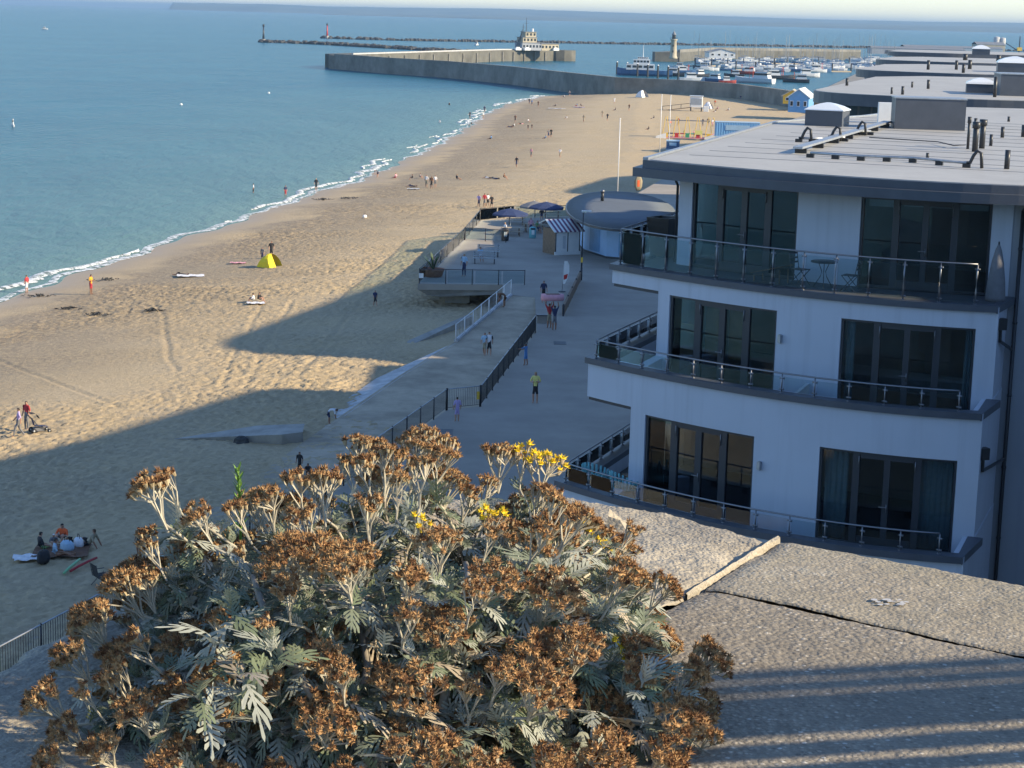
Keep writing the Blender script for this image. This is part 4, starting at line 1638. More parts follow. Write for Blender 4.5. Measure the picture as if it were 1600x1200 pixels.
    # the silvery shoot on the right
    for x, y, Y in ((800, 900, 2.95), (820, 980, 2.8), (850, 1000, 2.75), (780, 960, 2.85), (810, 1040, 2.7), (850, 955, 2.85), (330, 1000, 2.5), (380, 1060, 2.45), (310, 1090, 2.42), (360, 950, 2.55), (420, 1010, 2.48), (1010, 1060, 2.6)):
        p = at_depth(x, y, Y)
        ax = (p.normalized() * .5 + Vector((0, -.2, .8))).normalized()
        for k in range(9):
            side = Matrix.Rotation(k * 2.4, 3, ax) @ ax.orthogonal().normalized()
            leaf_at(p - ax * .007 * k, side * (.35 + .1 * k) + ax * (.9 - .04 * k), .026 + .024 * rg.random(), big)
    rg.shuffle(big)
    LM = ['felt_leaf', 'felt_leaf', 'grey_leaf', 'green_leaf', 'dead_leaf']
    geos = [leaf_geo(i, 1, (.35, .6, 1.0, .2, 1.5, -.4)[i]) for i in range(6)]
    meshes = []
    for mi in (0, 2, 3):
        for g in geos[:3] + geos[4:5]:
            me = bpy.data.meshes.new('leaf')
            me.from_pydata(g[0], [], g[1])
            me.materials.append(MATS[LM[mi]])
            me.update()
            meshes.append(me)
    for M, r in big[:300]:
        o = link('leaf', meshes[int((r ** 2.2) * len(meshes))], root)
        o.matrix_local = M
    mbs = [MB() for _ in range(4)]
    for M, r in big[300:] + small:
        k = 0 if r < .42 else 1 if r < .74 else 2 if r < .90 else 3
        g = geos[rg.randrange(6) if k < 3 else 4]
        mbs[k].add([M @ Vector(v) for v in g[0]], g[1])
    allm = MB()
    for k, q in enumerate(mbs):
        allm.add(q.v, q.f, k)
    o = allm.build('foliage', ['felt_leaf', 'grey_leaf', 'green_leaf', 'dead_leaf'], root)
    tag(o, kind='stuff')
    tag(stems.build('stems', 'woolly_stem', root, True), kind='stuff')
    tag(woody.build('woody_stems', 'woody_stem', root, True), kind='stuff')
    # a few thick bare branches low in the bush
    for pts in (((560, 1120), (575, 1040), (560, 960), (545, 905)), ((690, 1110), (715, 1000), (735, 930), (728, 880)), ((490, 1090), (430, 1000), (405, 930), (395, 900)), ((590, 1190), (560, 1100), (552, 1030))):
        mb = MB()
        mb.tube([at_depth(x, y, 2.56 + .075 * i) for i, (x, y) in enumerate(pts)], .0075, 6, 0, .004)
        mb.build('branch', 'woody_stem', root, True)
    return root


build_bush()

# green weed spike growing out of the bush
wd = thing('weed', 'bright green upright weed spike among the brown seed heads', 'weed', (0, 0, 0))
d0 = CAM_R @ Vector(((376 - 800) / FPX, -(800 - 600) / FPX, -1))
p0 = Vector((0, 0, CAM_Z)) + d0 * (2.95 / d0.y)
wd.location = p0
WM[wd.name] = Matrix.Translation(p0)
mb = MB()
mb.tube([(0, 0, -.12), (0, 0, -.02), (-.003, 0, .05), (-.006, 0, .072)], .003, 5, 0, .0015)
mb.build('stalk', 'fresh_green', wd, True)
mb = MB()
rg = random.Random(4)
for i in range(46):
    t = i / 46
    a = i * 2.4
    z = -.03 + .10 * t
    ln = .020 - .011 * t
    c, s_ = math.cos(a), math.sin(a)
    up = .6 + .9 * t
    b0 = Vector((-.004 * t, 0, z))
    tip = b0 + Vector((c * ln, s_ * ln, ln * up))
    sd = Vector((-s_, c, 0)) * .0022
    md = b0.lerp(tip, .5)
    mb.add([b0 - sd * .4, b0 + sd * .4, md + sd, tip, md - sd], [(0, 1, 2, 3, 4)])
tag(mb.build('leaves', 'fresh_green', wd), kind='stuff')

# ------------------------------------------------------------------ people (one skinned body mesh per pose, dressed through material slots)
def pose_points(kind):
    """joint name -> (x, y, z); the figure looks along +y, 1.72 m tall"""
    J = dict(pelvis=(0, 0, .93), waist=(0, 0, 1.08), chest=(0, .01, 1.30), neck=(0, 0, 1.46), head=(0, .015, 1.56), crown=(0, .02, 1.655),
             sL=(-.17, 0, 1.39), eL=(-.24, -.02, 1.12), wL=(-.25, .06, .88), hL=(-.24, .09, .79),
             kL=(-.10, .03, .50), aL=(-.10, 0, .085), tL=(-.11, .14, .035))
    for k in list(J):
        if k.endswith('L'):
            x, y, z = J[k]
            J[k[0] + 'R'] = (-x, y, z)
    if kind == 'phone':
        J.update(eL=(-.25, .02, 1.13), wL=(-.12, .25, 1.17), hL=(-.05, .30, 1.20), eR=(.25, .02, 1.13), wR=(.12, .25, 1.15), hR=(.05, .30, 1.18), head=(0, .03, 1.56), crown=(0, .06, 1.65))
    if kind == 'walk':
        J.update(kL=(-.09, .20, .53), aL=(-.09, .27, .12), tL=(-.09, .40, .10), kR=(.09, -.02, .50), aR=(.09, -.28, .14), tR=(.09, -.16, .05),
                 eL=(-.23, -.12, 1.13), wL=(-.23, -.10, .88), hL=(-.23, -.08, .79), eR=(.23, .10, 1.14), wR=(.22, .27, .95), hR=(.21, .33, .88))
    if kind == 'bend':
        J.update(pelvis=(0, -.12, .88), waist=(0, .02, .98), chest=(0, .24, 1.00), neck=(0, .40, .97), head=(0, .50, .92), crown=(0, .58, .88),
                 sL=(-.17, .32, .97), eL=(-.20, .36, .70), wL=(-.17, .42, .45), hL=(-.15, .45, .36), sR=(.17, .32, .97), eR=(.20, .36, .70), wR=(.17, .42, .45), hR=(.15, .45, .36),
                 kL=(-.11, .02, .48), kR=(.11, .02, .48))
    if kind in ('sit', 'sit_knees', 'sit_bench', 'lean_back'):
        dz = .45 if kind == 'sit_bench' else .11
        t = -.18 if kind == 'lean_back' else 0
        J.update(pelvis=(0, 0, dz), waist=(0, .01 + t * .3, dz + .16), chest=(0, .05 + t, dz + .38), neck=(0, .06 + t * 1.4, dz + .54), head=(0, .09 + t * 1.4, dz + .64), crown=(0, .11 + t * 1.4, dz + .735),
                 sL=(-.17, .05 + t, dz + .47), sR=(.17, .05 + t, dz + .47))
        if kind == 'sit':
            J.update(kL=(-.13, .42, .16), aL=(-.12, .82, .07), tL=(-.13, .86, .17), kR=(.13, .40, .26), aR=(.12, .72, .08), tR=(.13, .84, .05),
                     eL=(-.26, .12, dz + .24), wL=(-.18, .32, dz + .16), hL=(-.15, .40, dz + .14), eR=(.26, .12, dz + .24), wR=(.18, .32, dz + .18), hR=(.15, .40, dz + .17))
        elif kind == 'sit_knees':
            J.update(kL=(-.12, .34, .46), aL=(-.11, .46, .09), tL=(-.11, .60, .04), kR=(.12, .34, .46), aR=(.11, .46, .09), tR=(.11, .60, .04),
                     eL=(-.25, .18, dz + .25), wL=(-.13, .38, dz + .28), hL=(-.05, .42, dz + .28), eR=(.25, .18, dz + .25), wR=(.13, .38, dz + .28), hR=(.05, .42, dz + .28))
        elif kind == 'sit_bench':
            J.update(kL=(-.11, .42, .48), aL=(-.11, .44, .09), tL=(-.11, .58, .04), kR=(.11, .42, .48), aR=(.11, .44, .09), tR=(.11, .58, .04),
                     eL=(-.25, .10, dz + .24), wL=(-.15, .32, dz + .22), hL=(-.10, .40, dz + .22), eR=(.25, .10, dz + .24), wR=(.15, .32, dz + .22), hR=(.10, .40, dz + .22))
        else:
            J.update(kL=(-.13, .44, .15), aL=(-.12, .86, .07), tL=(-.13, .90, .17), kR=(.12, .36, .40), aR=(.11, .60, .08), tR=(.11, .74, .04),
                     eL=(-.26, -.22, dz + .24), wL=(-.24, -.34, dz + .02), hL=(-.24, -.38, .05), eR=(.26, -.22, dz + .24), wR=(.24, -.34, dz + .02), hR=(.24, -.38, .05))
    if kind == 'lie':
        J.update(pelvis=(0, 0, .12), waist=(0, -.15, .12), chest=(0, -.38, .13), neck=(0, -.54, .15), head=(0, -.64, .20), crown=(0, -.74, .22), sL=(-.18, -.46, .12), sR=(.18, -.46, .12),
                 eL=(-.30, -.28, .07), wL=(-.27, -.02, .06), hL=(-.26, .07, .05), eR=(.30, -.50, .07), wR=(.22, -.72, .07), hR=(.16, -.78, .06), kL=(-.11, .43, .13), aL=(-.11, .84, .07), tL=(-.13, .88, .17),
                 kR=(.11, .40, .30), aR=(.11, .66, .08), tR=(.11, .80, .04))
    if kind == 'overhead':
        J.update(eL=(-.27, .04, 1.58), wL=(-.22, .05, 1.82), hL=(-.21, .06, 1.90), eR=(.27, .04, 1.58), wR=(.22, .05, 1.82), hR=(.21, .06, 1.90))
    if kind == 'reach':
        J.update(eL=(-.24, .22, 1.28), wL=(-.20, .45, 1.22), hL=(-.19, .53, 1.22), eR=(.24, .20, 1.24), wR=(.20, .44, 1.14), hR=(.19, .52, 1.13), kR=(.10, -.04, .5), aR=(.10, -.12, .085), tR=(.10, .02, .035))
    return J


BONES = [('pelvis', 'waist'), ('waist', 'chest'), ('chest', 'neck'), ('neck', 'head'), ('head', 'crown')]
for s_ in 'LR':
    BONES += [('chest', 's' + s_), ('s' + s_, 'e' + s_), ('e' + s_, 'w' + s_), ('w' + s_, 'h' + s_), ('pelvis', 'k' + s_), ('k' + s_, 'a' + s_), ('a' + s_, 't' + s_)]
RADI = dict(pelvis=(.155, .115), waist=(.135, .10), chest=(.165, .115), neck=(.06, .06), head=(.088, .10), crown=(.070, .078), s=(.068, .068), e=(.047, .047), w=(.034, .034), h=(.040, .026), k=(.066, .066), a=(.042, .042), t=(.040, .032))
# slots: 0 skin, 1 top, 2 bottoms, 3 hair, 4 lower legs, 5 upper arms
POSES = {}


def build_pose(kind):
    J = pose_points(kind)
    bm = bmesh.new()
    sk = bm.verts.layers.skin.verify()
    V = {}
    for n, p in J.items():
        v = bm.verts.new(p)
        r = RADI[n] if n in RADI else RADI[n[0]]
        v[sk].radius = r
        v[sk].use_root = (n == 'pelvis')
        V[n] = v
    for a, c in BONES:
        bm.edges.new((V[a], V[c]))
    me = bpy.data.meshes.new('pose_' + kind)
    bm.to_mesh(me)
    bm.free()
    o = bpy.data.objects.new('pose_' + kind, me)
    C.objects.link(o)
    o.modifiers.new('skin', 'SKIN').branch_smoothing = .3
    o.modifiers.new('sub', 'SUBSURF').levels = 1
    return o, J


def make_poses():
    kinds = ['stand', 'phone', 'walk', 'bend', 'sit', 'sit_knees', 'sit_bench', 'lean_back', 'lie', 'overhead', 'reach']
    tmp = [(k, *build_pose(k)) for k in kinds]
    bpy.context.view_layer.update()
    dg = bpy.context.evaluated_depsgraph_get()
    for k, o, J in tmp:
        me = bpy.data.meshes.new_from_object(o.evaluated_get(dg))
        me.name = 'body_' + k
        me.materials.clear()
        for i in range(6):
            me.materials.append(MATS['skin'])
        J = {n: Vector(p) for n, p in J.items()}
        hd, cr = J['head'], J['crown']
        up = (cr - J['neck']).normalized()
        face = Vector((0, 1, 0)) if k not in ('lie', 'bend') else (Vector((0, .1, 1)) if k == 'lie' else Vector((0, .3, -1)))
        idx = []
        for f in me.polygons:
            c = f.center
            best, bd = None, 9
            for a, b_ in BONES:
                p, q = J[a], J[b_]
                d = q - p
                t = max(0, min(1, (c - p).dot(d) / d.length_squared))
                dd = (c - p - d * t).length
                if dd < bd:
                    bd, best, bt = dd, (a, b_), t
            a, b_ = best
            if b_ == 'crown' or (b_ == 'head' and bt > .55):
                s = 3 if ((c - hd).dot(up) > .045 or (c - hd).dot(face) < -.015) else 0
            elif b_ == 'head':
                s = 0
            elif b_[0] == 'k':
                s = 2
            elif b_[0] == 'a':
                s = 4
            elif b_[0] == 't':
                s = 0
            elif a[0] == 's' and b_[0] == 'e':
                s = 5
            elif b_[0] in 'wh' and a[0] in 'ew' and a not in ('waist',) and b_ != 'waist':
                s = 0
            elif best == ('pelvis', 'waist') and bt < .45:
                s = 2
            else:
                s = 1
            idx.append(s)
        me.polygons.foreach_set('material_index', idx)
        me.polygons.foreach_set('use_smooth', [True] * len(idx))
        me.update()
        POSES[k] = me
        old = o.data
        bpy.data.objects.remove(o)
        bpy.data.meshes.remove(old)


make_poses()


def person(pose, loc, face_deg, label, top='c_white', bottom='c_black', hair='dark_hair', skin='skin', legs=None, sleeves=None, h=1.72, group=None):
    o = bpy.data.objects.new('person', POSES[pose])
    C.objects.link(o)
    for i, mname in enumerate((skin, top, bottom, hair, legs or skin, sleeves or top)):
        o.material_slots[i].link = 'OBJECT'
        o.material_slots[i].material = MATS[mname]
    o.location = loc
    o.rotation_euler = (0, 0, rad(face_deg))
    s = h / 1.72
    o.scale = (s, s, s)
    WM[o.name] = Matrix()
    return tag(o, label, 'person', group)


def on_ramp(px, py):
    """point on the slipway below a pixel"""
    z = -.5
    for _ in range(6):
        p = P(px, py, z)
        z = float(np.interp(p.y, [98, 108, 122, 131, 138.3], [-1.72, -1.5, -1.02, -.5, -.01]))
    return P(px, py, z)


# promenade and slipway
person('phone', P(836, 630, 0), 175, 'man in yellow shirt and black shorts standing on the promenade', 'c_yellow', 'c_black', 'fair_hair', h=1.76)
person('stand', P(714, 659, 0), 20, 'girl in a lilac dress beside the promenade gate', 'c_lilac', 'c_lilac', 'dark_hair', h=1.32)
person('reach', P(821, 571, 0), 60, 'child in a blue denim dress holding the slipway railing', 'c_blue', 'c_blue', 'dark_hair', 'skin_tan', h=1.35)
person('walk', on_ramp(757, 556), 170, 'girl in pale blue top walking down the slipway, the left of the pair', 'c_lightblue', 'c_khaki', 'brown_hair', h=1.55)
person('walk', on_ramp(764, 556), 185, 'girl in black and white top walking down the slipway, the right of the pair', 'c_white', 'c_black', 'dark_hair', sleeves='c_black', h=1.6)
person('bend', on_ramp(788, 480), 75, 'person in brown bending over at the top of the slipway', 'c_brown', 'c_brown', 'dark_hair', 'skin_tan', h=1.7)
person('stand', P(849, 473, 0), 200, 'person in dark clothes standing beside the carried inflatable', 'c_navy', 'c_black', 'dark_hair', h=1.65)
person('overhead', P(858, 513, 0), 10, 'person in red and dark clothes carrying an inflatable overhead, on the left', 'c_red', 'c_khaki', 'dark_hair', 'skin_tan', h=1.72)
person('overhead', P(866, 516, 0), 15, 'person in navy top carrying an inflatable overhead, on the right', 'c_navy', 'c_grey', 'dark_hair', 'skin_tan', h=1.70)
person('stand', P(725, 432, 0), 150, 'person with pale blue top and long dark skirt on the terrace', 'c_lightblue', 'c_navy', 'fair_hair', legs='c_navy', h=1.85)
person('sit_bench', P(750, 408, 0), 200, 'person in pale blue shirt sitting on the nearer terrace bench', 'c_lightblue', 'c_white', 'brown_hair', h=1.72)
inf = thing('inflatable_board', 'pink and dark inflatable carried above two heads', 'inflatable', P(862, 515, 0) + Vector((0, 0, 1.93)), rad(12))
mb = MB()
mb.loft([[Vector((x, y * w * 1.3, z * .20 + .20)) for y, z in ((-1, 0), (-.7, 1), (.7, 1), (1, 0), (.7, -1), (-.7, -1))] for x, w in ((-.75, .12), (-.6, .34), (0, .42), (.5, .36), (.72, .15))])
mb.build('board', 'c_pink', inf, True)
mb = MB()
mb.box((0, 0, .405), (.9, .5, .012))
mb.build('deck_pad', 'c_brown', inf)

# near beach
S_ = on_sand
person('walk', S_(30, 684), 100, 'person in lilac top and grey trousers pushing a pram', 'c_lilac', 'c_grey', 'dark_hair', legs='c_grey', h=1.68)
person('stand', S_(42, 672), 150, 'person in dark top half hidden behind the pram pusher', 'c_red', 'c_grey', 'dark_hair', legs='c_grey', h=1.66)
person('phone', S_(142, 460), 250, 'man in orange-yellow shirt and dark red shorts near the water', 'c_gold', 'c_red', 'dark_hair', 'skin_tan', h=1.75)
person('stand', S_(42, 458), 60, 'woman in dark top standing in the edge of the surf at far left', 'c_red', 'c_white', 'brown_hair', h=1.6)
person('bend', S_(514, 663), -80, 'boy in white shirt bending over on the sand', 'c_white', 'c_navy', 'dark_hair', 'skin_tan', h=1.45)
person('stand', S_(468, 741), 160, 'small child in black standing below the railing', 'c_black', 'c_black', 'dark_hair', 'skin_tan', legs='c_black', h=1.15)
person('sit_knees', S_(481, 742), 190, 'small child in black crouching next to the standing child', 'c_black', 'c_black', 'dark_hair', 'skin_tan', legs='c_black', h=1.2)
person('walk', S_(586, 479), 200, 'child in dark clothes walking alone in the shaded sand', 'c_navy', 'c_black', 'dark_hair', h=1.3)
person('stand', S_(217, 868), 140, 'child in dark swimwear standing left of the bush', 'c_black', 'c_black', 'dark_hair', 'skin_tan', h=1.25)
person('sit', S_(61, 862), -60, 'person in black sitting at the left of the picnic group', 'c_black', 'c_green', 'dark_hair', h=1.7)
person('sit_knees', S_(99, 848), 170, 'person in bright orange top at the back of the picnic group', 'c_orange', 'c_grey', 'dark_hair', h=1.72)
person('sit', S_(84, 872), -75, 'person in pale blue shirt sitting at the front of the picnic group', 'c_lightblue', 'skin', 'dark_hair', 'skin_tan', h=1.7)
person('lean_back', S_(142, 856), 80, 'person with brown hair leaning back at the right of the picnic group', 'c_khaki', 'c_black', 'brown_hair', 'skin_tan', h=1.68)
person('lie', S_(118, 852), 70, 'person in dark clothes lying in the middle of the picnic group', 'c_navy', 'c_black', 'dark_hair', h=1.6)
person('sit_knees', S_(84, 855), 200, 'child with white cap in the picnic group', 'c_grey', 'c_grey', 'c_white', h=1.2)
person('sit_knees', S_(397, 473), 90, 'person in white top sitting at the shade edge, left of the pair', 'c_white', 'c_grey', 'dark_hair', h=1.6)
person('sit_knees', S_(404, 472), 250, 'person in black top sitting at the shade edge, right of the pair', 'c_black', 'c_black', 'dark_hair', h=1.65)
person('stand', S_(410, 408), 160, 'person standing at the left of the yellow tent', 'c_grey', 'c_navy', 'brown_hair', h=1.35)
person('stand', S_(424, 404), 200, 'person in black standing behind the yellow tent', 'c_black', 'c_black', 'dark_hair', h=1.75)
person('lie', S_(284, 431), 75, 'sunbather in black lying on the white towel', 'c_black', 'c_black', 'dark_hair', 'skin_tan', h=1.65)

# waders and walkers, from left to right
far = [
    ('stand', (396, 301), 90, 'c_white', 'c_black', 'wader in white far out from the surf'), ('stand', (446, 304), 200, 'c_navy', 'c_red', 'wader in dark top nearer the surf'),
    ('stand', (494, 298), 180, 'c_black', 'c_black', 'person in black standing where the foam breaks'), ('bend', (590, 277), 120, 'c_grey', 'c_navy', 'person stooping at the water edge'),
    ('sit', (619, 279), 60, 'c_pink', 'c_red', 'person in pink sitting nearest the wet sand'), ('sit_knees', (645, 281), 100, 'c_black', 'c_black', 'person in black sitting at the left of the water-side group'),
    ('sit_knees', (656, 279), 240, 'c_grey', 'c_navy', 'person in grey sitting at the right of the water-side group'), ('lie', (644, 292), 90, 'c_black', 'c_navy', 'person in dark clothes lying beside the striped towel'),
    ('stand', (666, 293), 170, 'c_white', 'c_khaki', 'leftmost of three people standing by the sunbathers'), ('stand', (674, 295), 180, 'c_brown', 'c_black', 'middle one of three people standing by the sunbathers'),
    ('stand', (680, 293), 200, 'c_white', 'c_grey', 'rightmost of three people standing by the sunbathers'), ('sit', (713, 281), -80, 'c_black', 'c_grey', 'person in black sitting alone in mid beach'),
    ('lie', (763, 279), 80, 'c_black', 'c_white', 'person lying at the left of a mid-beach pair'), ('lie', (773, 280), 75, 'c_navy', 'c_grey', 'person lying second in a mid-beach pair'),
    ('sit_knees', (787, 280), 250, 'c_brown', 'c_black', 'person in brown sitting right of the lying pair'),
    ('walk', (748, 324), 200, 'c_lilac', 'c_navy', 'leftmost of the walkers heading for the terrace'), ('walk', (757, 324), 190, 'c_red', 'c_grey', 'second of the walkers heading for the terrace'),
    ('walk', (762, 323), 185, 'c_white', 'c_black', 'third of the walkers heading for the terrace'), ('walk', (768, 326), 180, 'c_black', 'c_black', 'rightmost walker in black heading for the terrace'),
    ('walk', (807, 262), 170, 'c_black', 'c_navy', 'lone walker in dark clothes in mid beach'), ('stand', (830, 246), 170, 'c_pink', 'c_grey', 'person in pale pink standing beyond the lone walker'),
    ('walk', (875, 247), 170, 'c_white', 'c_khaki', 'walker in white on the open sand'), ('sit', (768, 218), 90, 'c_blue', 'c_black', 'person sitting alone by the dark tide line'),
    ('sit', (853, 217), 90, 'c_blue', 'c_navy', 'person in blue sitting beside the two standing'), ('stand', (857, 216), 200, 'c_grey', 'c_navy', 'left one of two people standing close together'),
    ('stand', (861, 215), 180, 'c_black', 'c_black', 'right one of two people standing close together'), ('lie', (797, 199), 90, 'c_black', 'c_navy', 'first of a row of people lying near the bend'),
    ('sit', (804, 198), 80, 'c_white', 'c_black', 'person in white sitting in the row near the bend'), ('lie', (814, 194), 90, 'c_pink', 'c_black', 'person in pink lying in the row near the bend'),
    ('sit_knees', (825, 191), 240, 'c_white', 'c_grey', 'last of the row of people near the bend'), ('stand', (805, 191), 150, 'c_brown', 'c_black', 'person standing behind the row near the bend'),
    ('stand', (825, 203), 190, 'c_black', 'c_black', 'left child standing below the row'), ('stand', (831, 202), 190, 'c_black', 'c_black', 'right child standing below the row'),
    ('stand', (734, 185), 180, 'c_black', 'c_black', 'person in black in the far surf'), ('stand', (757, 176), 170, 'c_navy', 'c_black', 'person at the bend of the water line'),
    ('stand', (755, 186), 180, 'c_white', 'c_khaki', 'pale person on the wet sand at the bend'), ('sit', (737, 196), 90, 'c_black', 'c_white', 'person sitting in the far surf'),
    ('stand', (702, 164), 180, 'c_black', 'c_black', 'swimmer far out beyond the bend'), ('stand', (687, 191), 180, 'c_white', 'c_white', 'swimmer in white off the bend'),
    ('stand', (827, 163), 180, 'c_black', 'c_navy', 'left of a far standing group'), ('stand', (831, 165), 180, 'c_blue', 'c_navy', 'middle of a far standing group'), ('stand', (841, 167), 180, 'c_brown', 'c_brown', 'right of a far standing group'),
    ('sit', (869, 166), 90, 'c_grey', 'c_black', 'person sitting at a far white windbreak'), ('sit', (902, 166), 90, 'c_blue', 'c_red', 'far sitter with blue bags'), ('sit', (907, 166), 260, 'c_black', 'c_navy', 'far sitter in black next to blue bags'),
    ('sit_knees', (886, 186), 90, 'c_white', 'c_white', 'person in white sitting in the middle distance'), ('walk', (949, 189), 150, 'c_black', 'c_black', 'walker in black in the far open sand'),
    ('walk', (941, 184), 150, 'c_khaki', 'c_khaki', 'pale walker beside the walker in black'), ('walk', (912, 191), 150, 'c_khaki', 'c_khaki', 'sand-coloured walker in the far open sand'),
    ('sit', (962, 173), 90, 'c_black', 'c_grey', 'person in dark clothes sitting far right'), ('walk', (983, 173), 140, 'c_brown', 'c_black', 'bending walker far right'), ('stand', (960, 162), 180, 'c_white', 'c_white', 'tiny far figure in white'),
    ('stand', (1150, 147), 180, 'c_white', 'c_white', 'figure in white by the foot of the harbour wall'), ('stand', (1157, 158), 180, 'c_navy', 'c_grey', 'figure in navy on the sand below the harbour wall'),
    ('stand', (1172, 157), 180, 'c_brown', 'c_grey', 'left figure of the trio below the harbour wall'), ('stand', (1177, 157), 180, 'c_grey', 'c_black', 'middle figure of the trio below the harbour wall'), ('stand', (1180, 158), 180, 'c_khaki', 'c_black', 'right figure of the trio below the harbour wall'),
    ('sit', (1122, 171), 90, 'c_pink', 'c_black', 'sitter beside the small blue and white tent'), ('sit', (1119, 175), 90, 'c_black', 'c_white', 'sitter in black in front of the small tent'), ('sit', (1139, 173), 90, 'c_white', 'c_black', 'sitter in white right of the small tent'),
    ('walk', (1117, 166), 150, 'c_orange', 'c_brown', 'walker in orange behind the small tent'), ('sit', (1022, 186), 90, 'c_black', 'c_white', 'sitter left of the lookout hut'), ('sit', (1014, 203), 90, 'c_black', 'c_black', 'sitter left of the trampolines'),
    ('stand', (1060, 196), 180, 'c_red', 'c_navy', 'person in red queueing left of the trampoline sign'), ('stand', (1098, 197), 180, 'c_black', 'c_grey', 'person in black behind the trampolines'), ('stand', (1106, 196), 180, 'c_navy', 'c_black', 'person in navy behind the trampolines'),
    ('stand', (1113, 198), 180, 'c_white', 'c_pink', 'person in white right of the trampolines'), ('sit', (1118, 196), 200, 'c_black', 'c_black', 'person in black sitting right of the trampolines'), ('stand', (1047, 200), 180, 'c_orange', 'c_grey', 'person in orange left of the trampolines'),
    ('stand', (1084, 213), 180, 'c_pink', 'c_red', 'child in pink on the middle trampoline'), ('stand', (1069, 212), 180, 'c_yellow', 'c_navy', 'child in yellow on the left trampoline'),
    ('sit', (882, 152), 90, 'c_white', 'c_black', 'sitter at the far end of the beach by the wall'), ('stand', (890, 150), 180, 'c_grey', 'c_navy', 'person standing at the far end by the wall'),
]
for i, (ps, (x, y), f, top, bot, lab) in enumerate(far):
    p = S_(x, y) if not lab.startswith(('wader', 'swimmer', 'person in black in the far surf', 'person sitting in the far surf')) else P(x, y, SEA_Z)
    if 'wader' in lab:
        p.z -= .35
    if 'swimmer' in lab:
        p.z -= 1.0
    person(ps, p, f + rnd.uniform(-20, 20), lab, top, bot, rnd.choice(['dark_hair', 'dark_hair', 'brown_hair', 'fair_hair']), rnd.choice(['skin', 'skin_tan', 'skin']), h=1.15 if 'child' in lab else rnd.uniform(1.58, 1.78))
for i, (x, y, lab, top) in enumerate((('790', 361, 'person in white and dark sitting at the left end of the nearer picnic table', 'c_white'), ('829', 348, 'person in pink stripes standing between the picnic tables', 'c_pink'),
                                      ('838', 358, 'person in green sitting at the right of the picnic tables', 'c_green'), ('788', 334, 'person in dark top sitting at the far left picnic table', 'c_black'),
                                      ('846', 338, 'person in black sitting below the blue parasol', 'c_black'))):
    person('sit_bench' if i != 1 else 'stand', P(int(x), y + (6 if i != 1 else 20), 0), (120, 200, 240, 150, 180)[i], lab, top, 'c_navy', 'fair_hair' if i == 0 else 'dark_hair')

# ------------------------------------------------------------------ railings
def railing(label, pts, height=1.1, pitch=2.4, bars=.14, m='galvanised', post=.035, infill=True, name='railing', top=.026, group=None):
    """pts: base points (x, y, z); one post, rail and bar set per railing"""
    pts = [Vector(p) for p in pts]
    c = sum(pts, Vector()) / len(pts)
    root = thing(name, label, 'railing', tuple(pts[0]), 0, group)
    seg = [0]
    for a, b_ in zip(pts[:-1], pts[1:]):
        seg.append(seg[-1] + (b_ - a).length)

    def at(s):
        for i in range(len(pts) - 1):
            if s <= seg[i + 1] + 1e-6:
                return pts[i].lerp(pts[i + 1], (s - seg[i]) / (seg[i + 1] - seg[i]))
        return pts[-1]
    up = Vector((0, 0, 1))
    n = max(1, round(seg[-1] / pitch))
    for i in range(n + 1):
        p = at(seg[-1] * i / n)
        mb = MB()
        mb.cone(p - up * .02, p + up * (height + .015), post, n=7)
        mb.cone(p + up * (height + .015), p + up * (height + .05), post * 1.3, post * .6, n=7)
        mb.build('post', m, root, True, True)
    mb = MB()
    line = [at(seg[-1] * i / max(2, n)) + up * height for i in range(max(2, n) + 1)]
    mb.tube(line, top, 7)
    mb.build('handrail', 'galvanised' if m == 'pipe_dark' and infill else m, root, True, True)
    if infill:
        mb = MB()
        mb.tube([p - up * (height - .12) for p in line], .014, 5)
        mb.build('bottom_rail', m, root, True, True)
        mb = MB()
        k = int(seg[-1] / bars)
        for i in range(k + 1):
            p = at(seg[-1] * i / k)
            mb.cone(p + up * .12, p + up * (height - .02), .011, n=4, cap=False)
        tag(mb.build('bars', m, root, False, True), kind='stuff')
    return root


railing('long sloping steel railing along the promenade edge above the beach', [(-16.6, 50, 0), (-15.1, 54.8, 0), (-7.8, 77.1, 0), (-3.35, 96.7, 0)], pitch=2.45, m='pipe_dark')
railing('steel railing between the slipway and the promenade', [(-1.6, 97.9, 0), (1.42, 122.3, 0)], pitch=2.3, m='pipe_dark')
ra = railing('sunlit white railing on the seaward side of the slipway', [(-3.75, 123.6, -.93), (-2.0, 131, -.45), (-.25, 138.5, .05)], pitch=2.2, bars=.35, m='white_paint')
mb = MB()
for a, b_ in (((-3.75, 123.6, -.93), (-2.0, 131, -.45)), ((-2.0, 131, -.45), (-.25, 138.5, .05))):
    a, b_ = Vector(a), Vector(b_)
    u = Vector((.12, -.03, 0))
    mb.add([a - u, b_ - u, b_ + u, a + u, *[p + Vector((0, 0, -.6)) for p in (a - u, b_ - u, b_ + u, a + u)]], [(0, 3, 2, 1), (0, 1, 5, 4), (2, 3, 7, 6), (1, 2, 6, 5), (3, 0, 4, 7)])
    for v in range(8):
        pass
mb.v = [(x, y, z + .10) for x, y, z in mb.v]
mb.build('kerb', 'pale_concrete', ra, False, True)
gt = railing('barred gate at the foot of the slipway railing', [(-3.3, 96.75, 0), (-1.65, 97.85, 0)], pitch=1.9, bars=.11, name='gate', m='pipe_dark')
gt['category'] = 'gate'
mb = MB()
p = Vector((-1.72, 97.78, .62))
mb.box(p + Vector((-.02, -.07, 0)), (.14, .02, .42))
mb.build('yellow_sign', 'yellow_paint', gt, False, True)


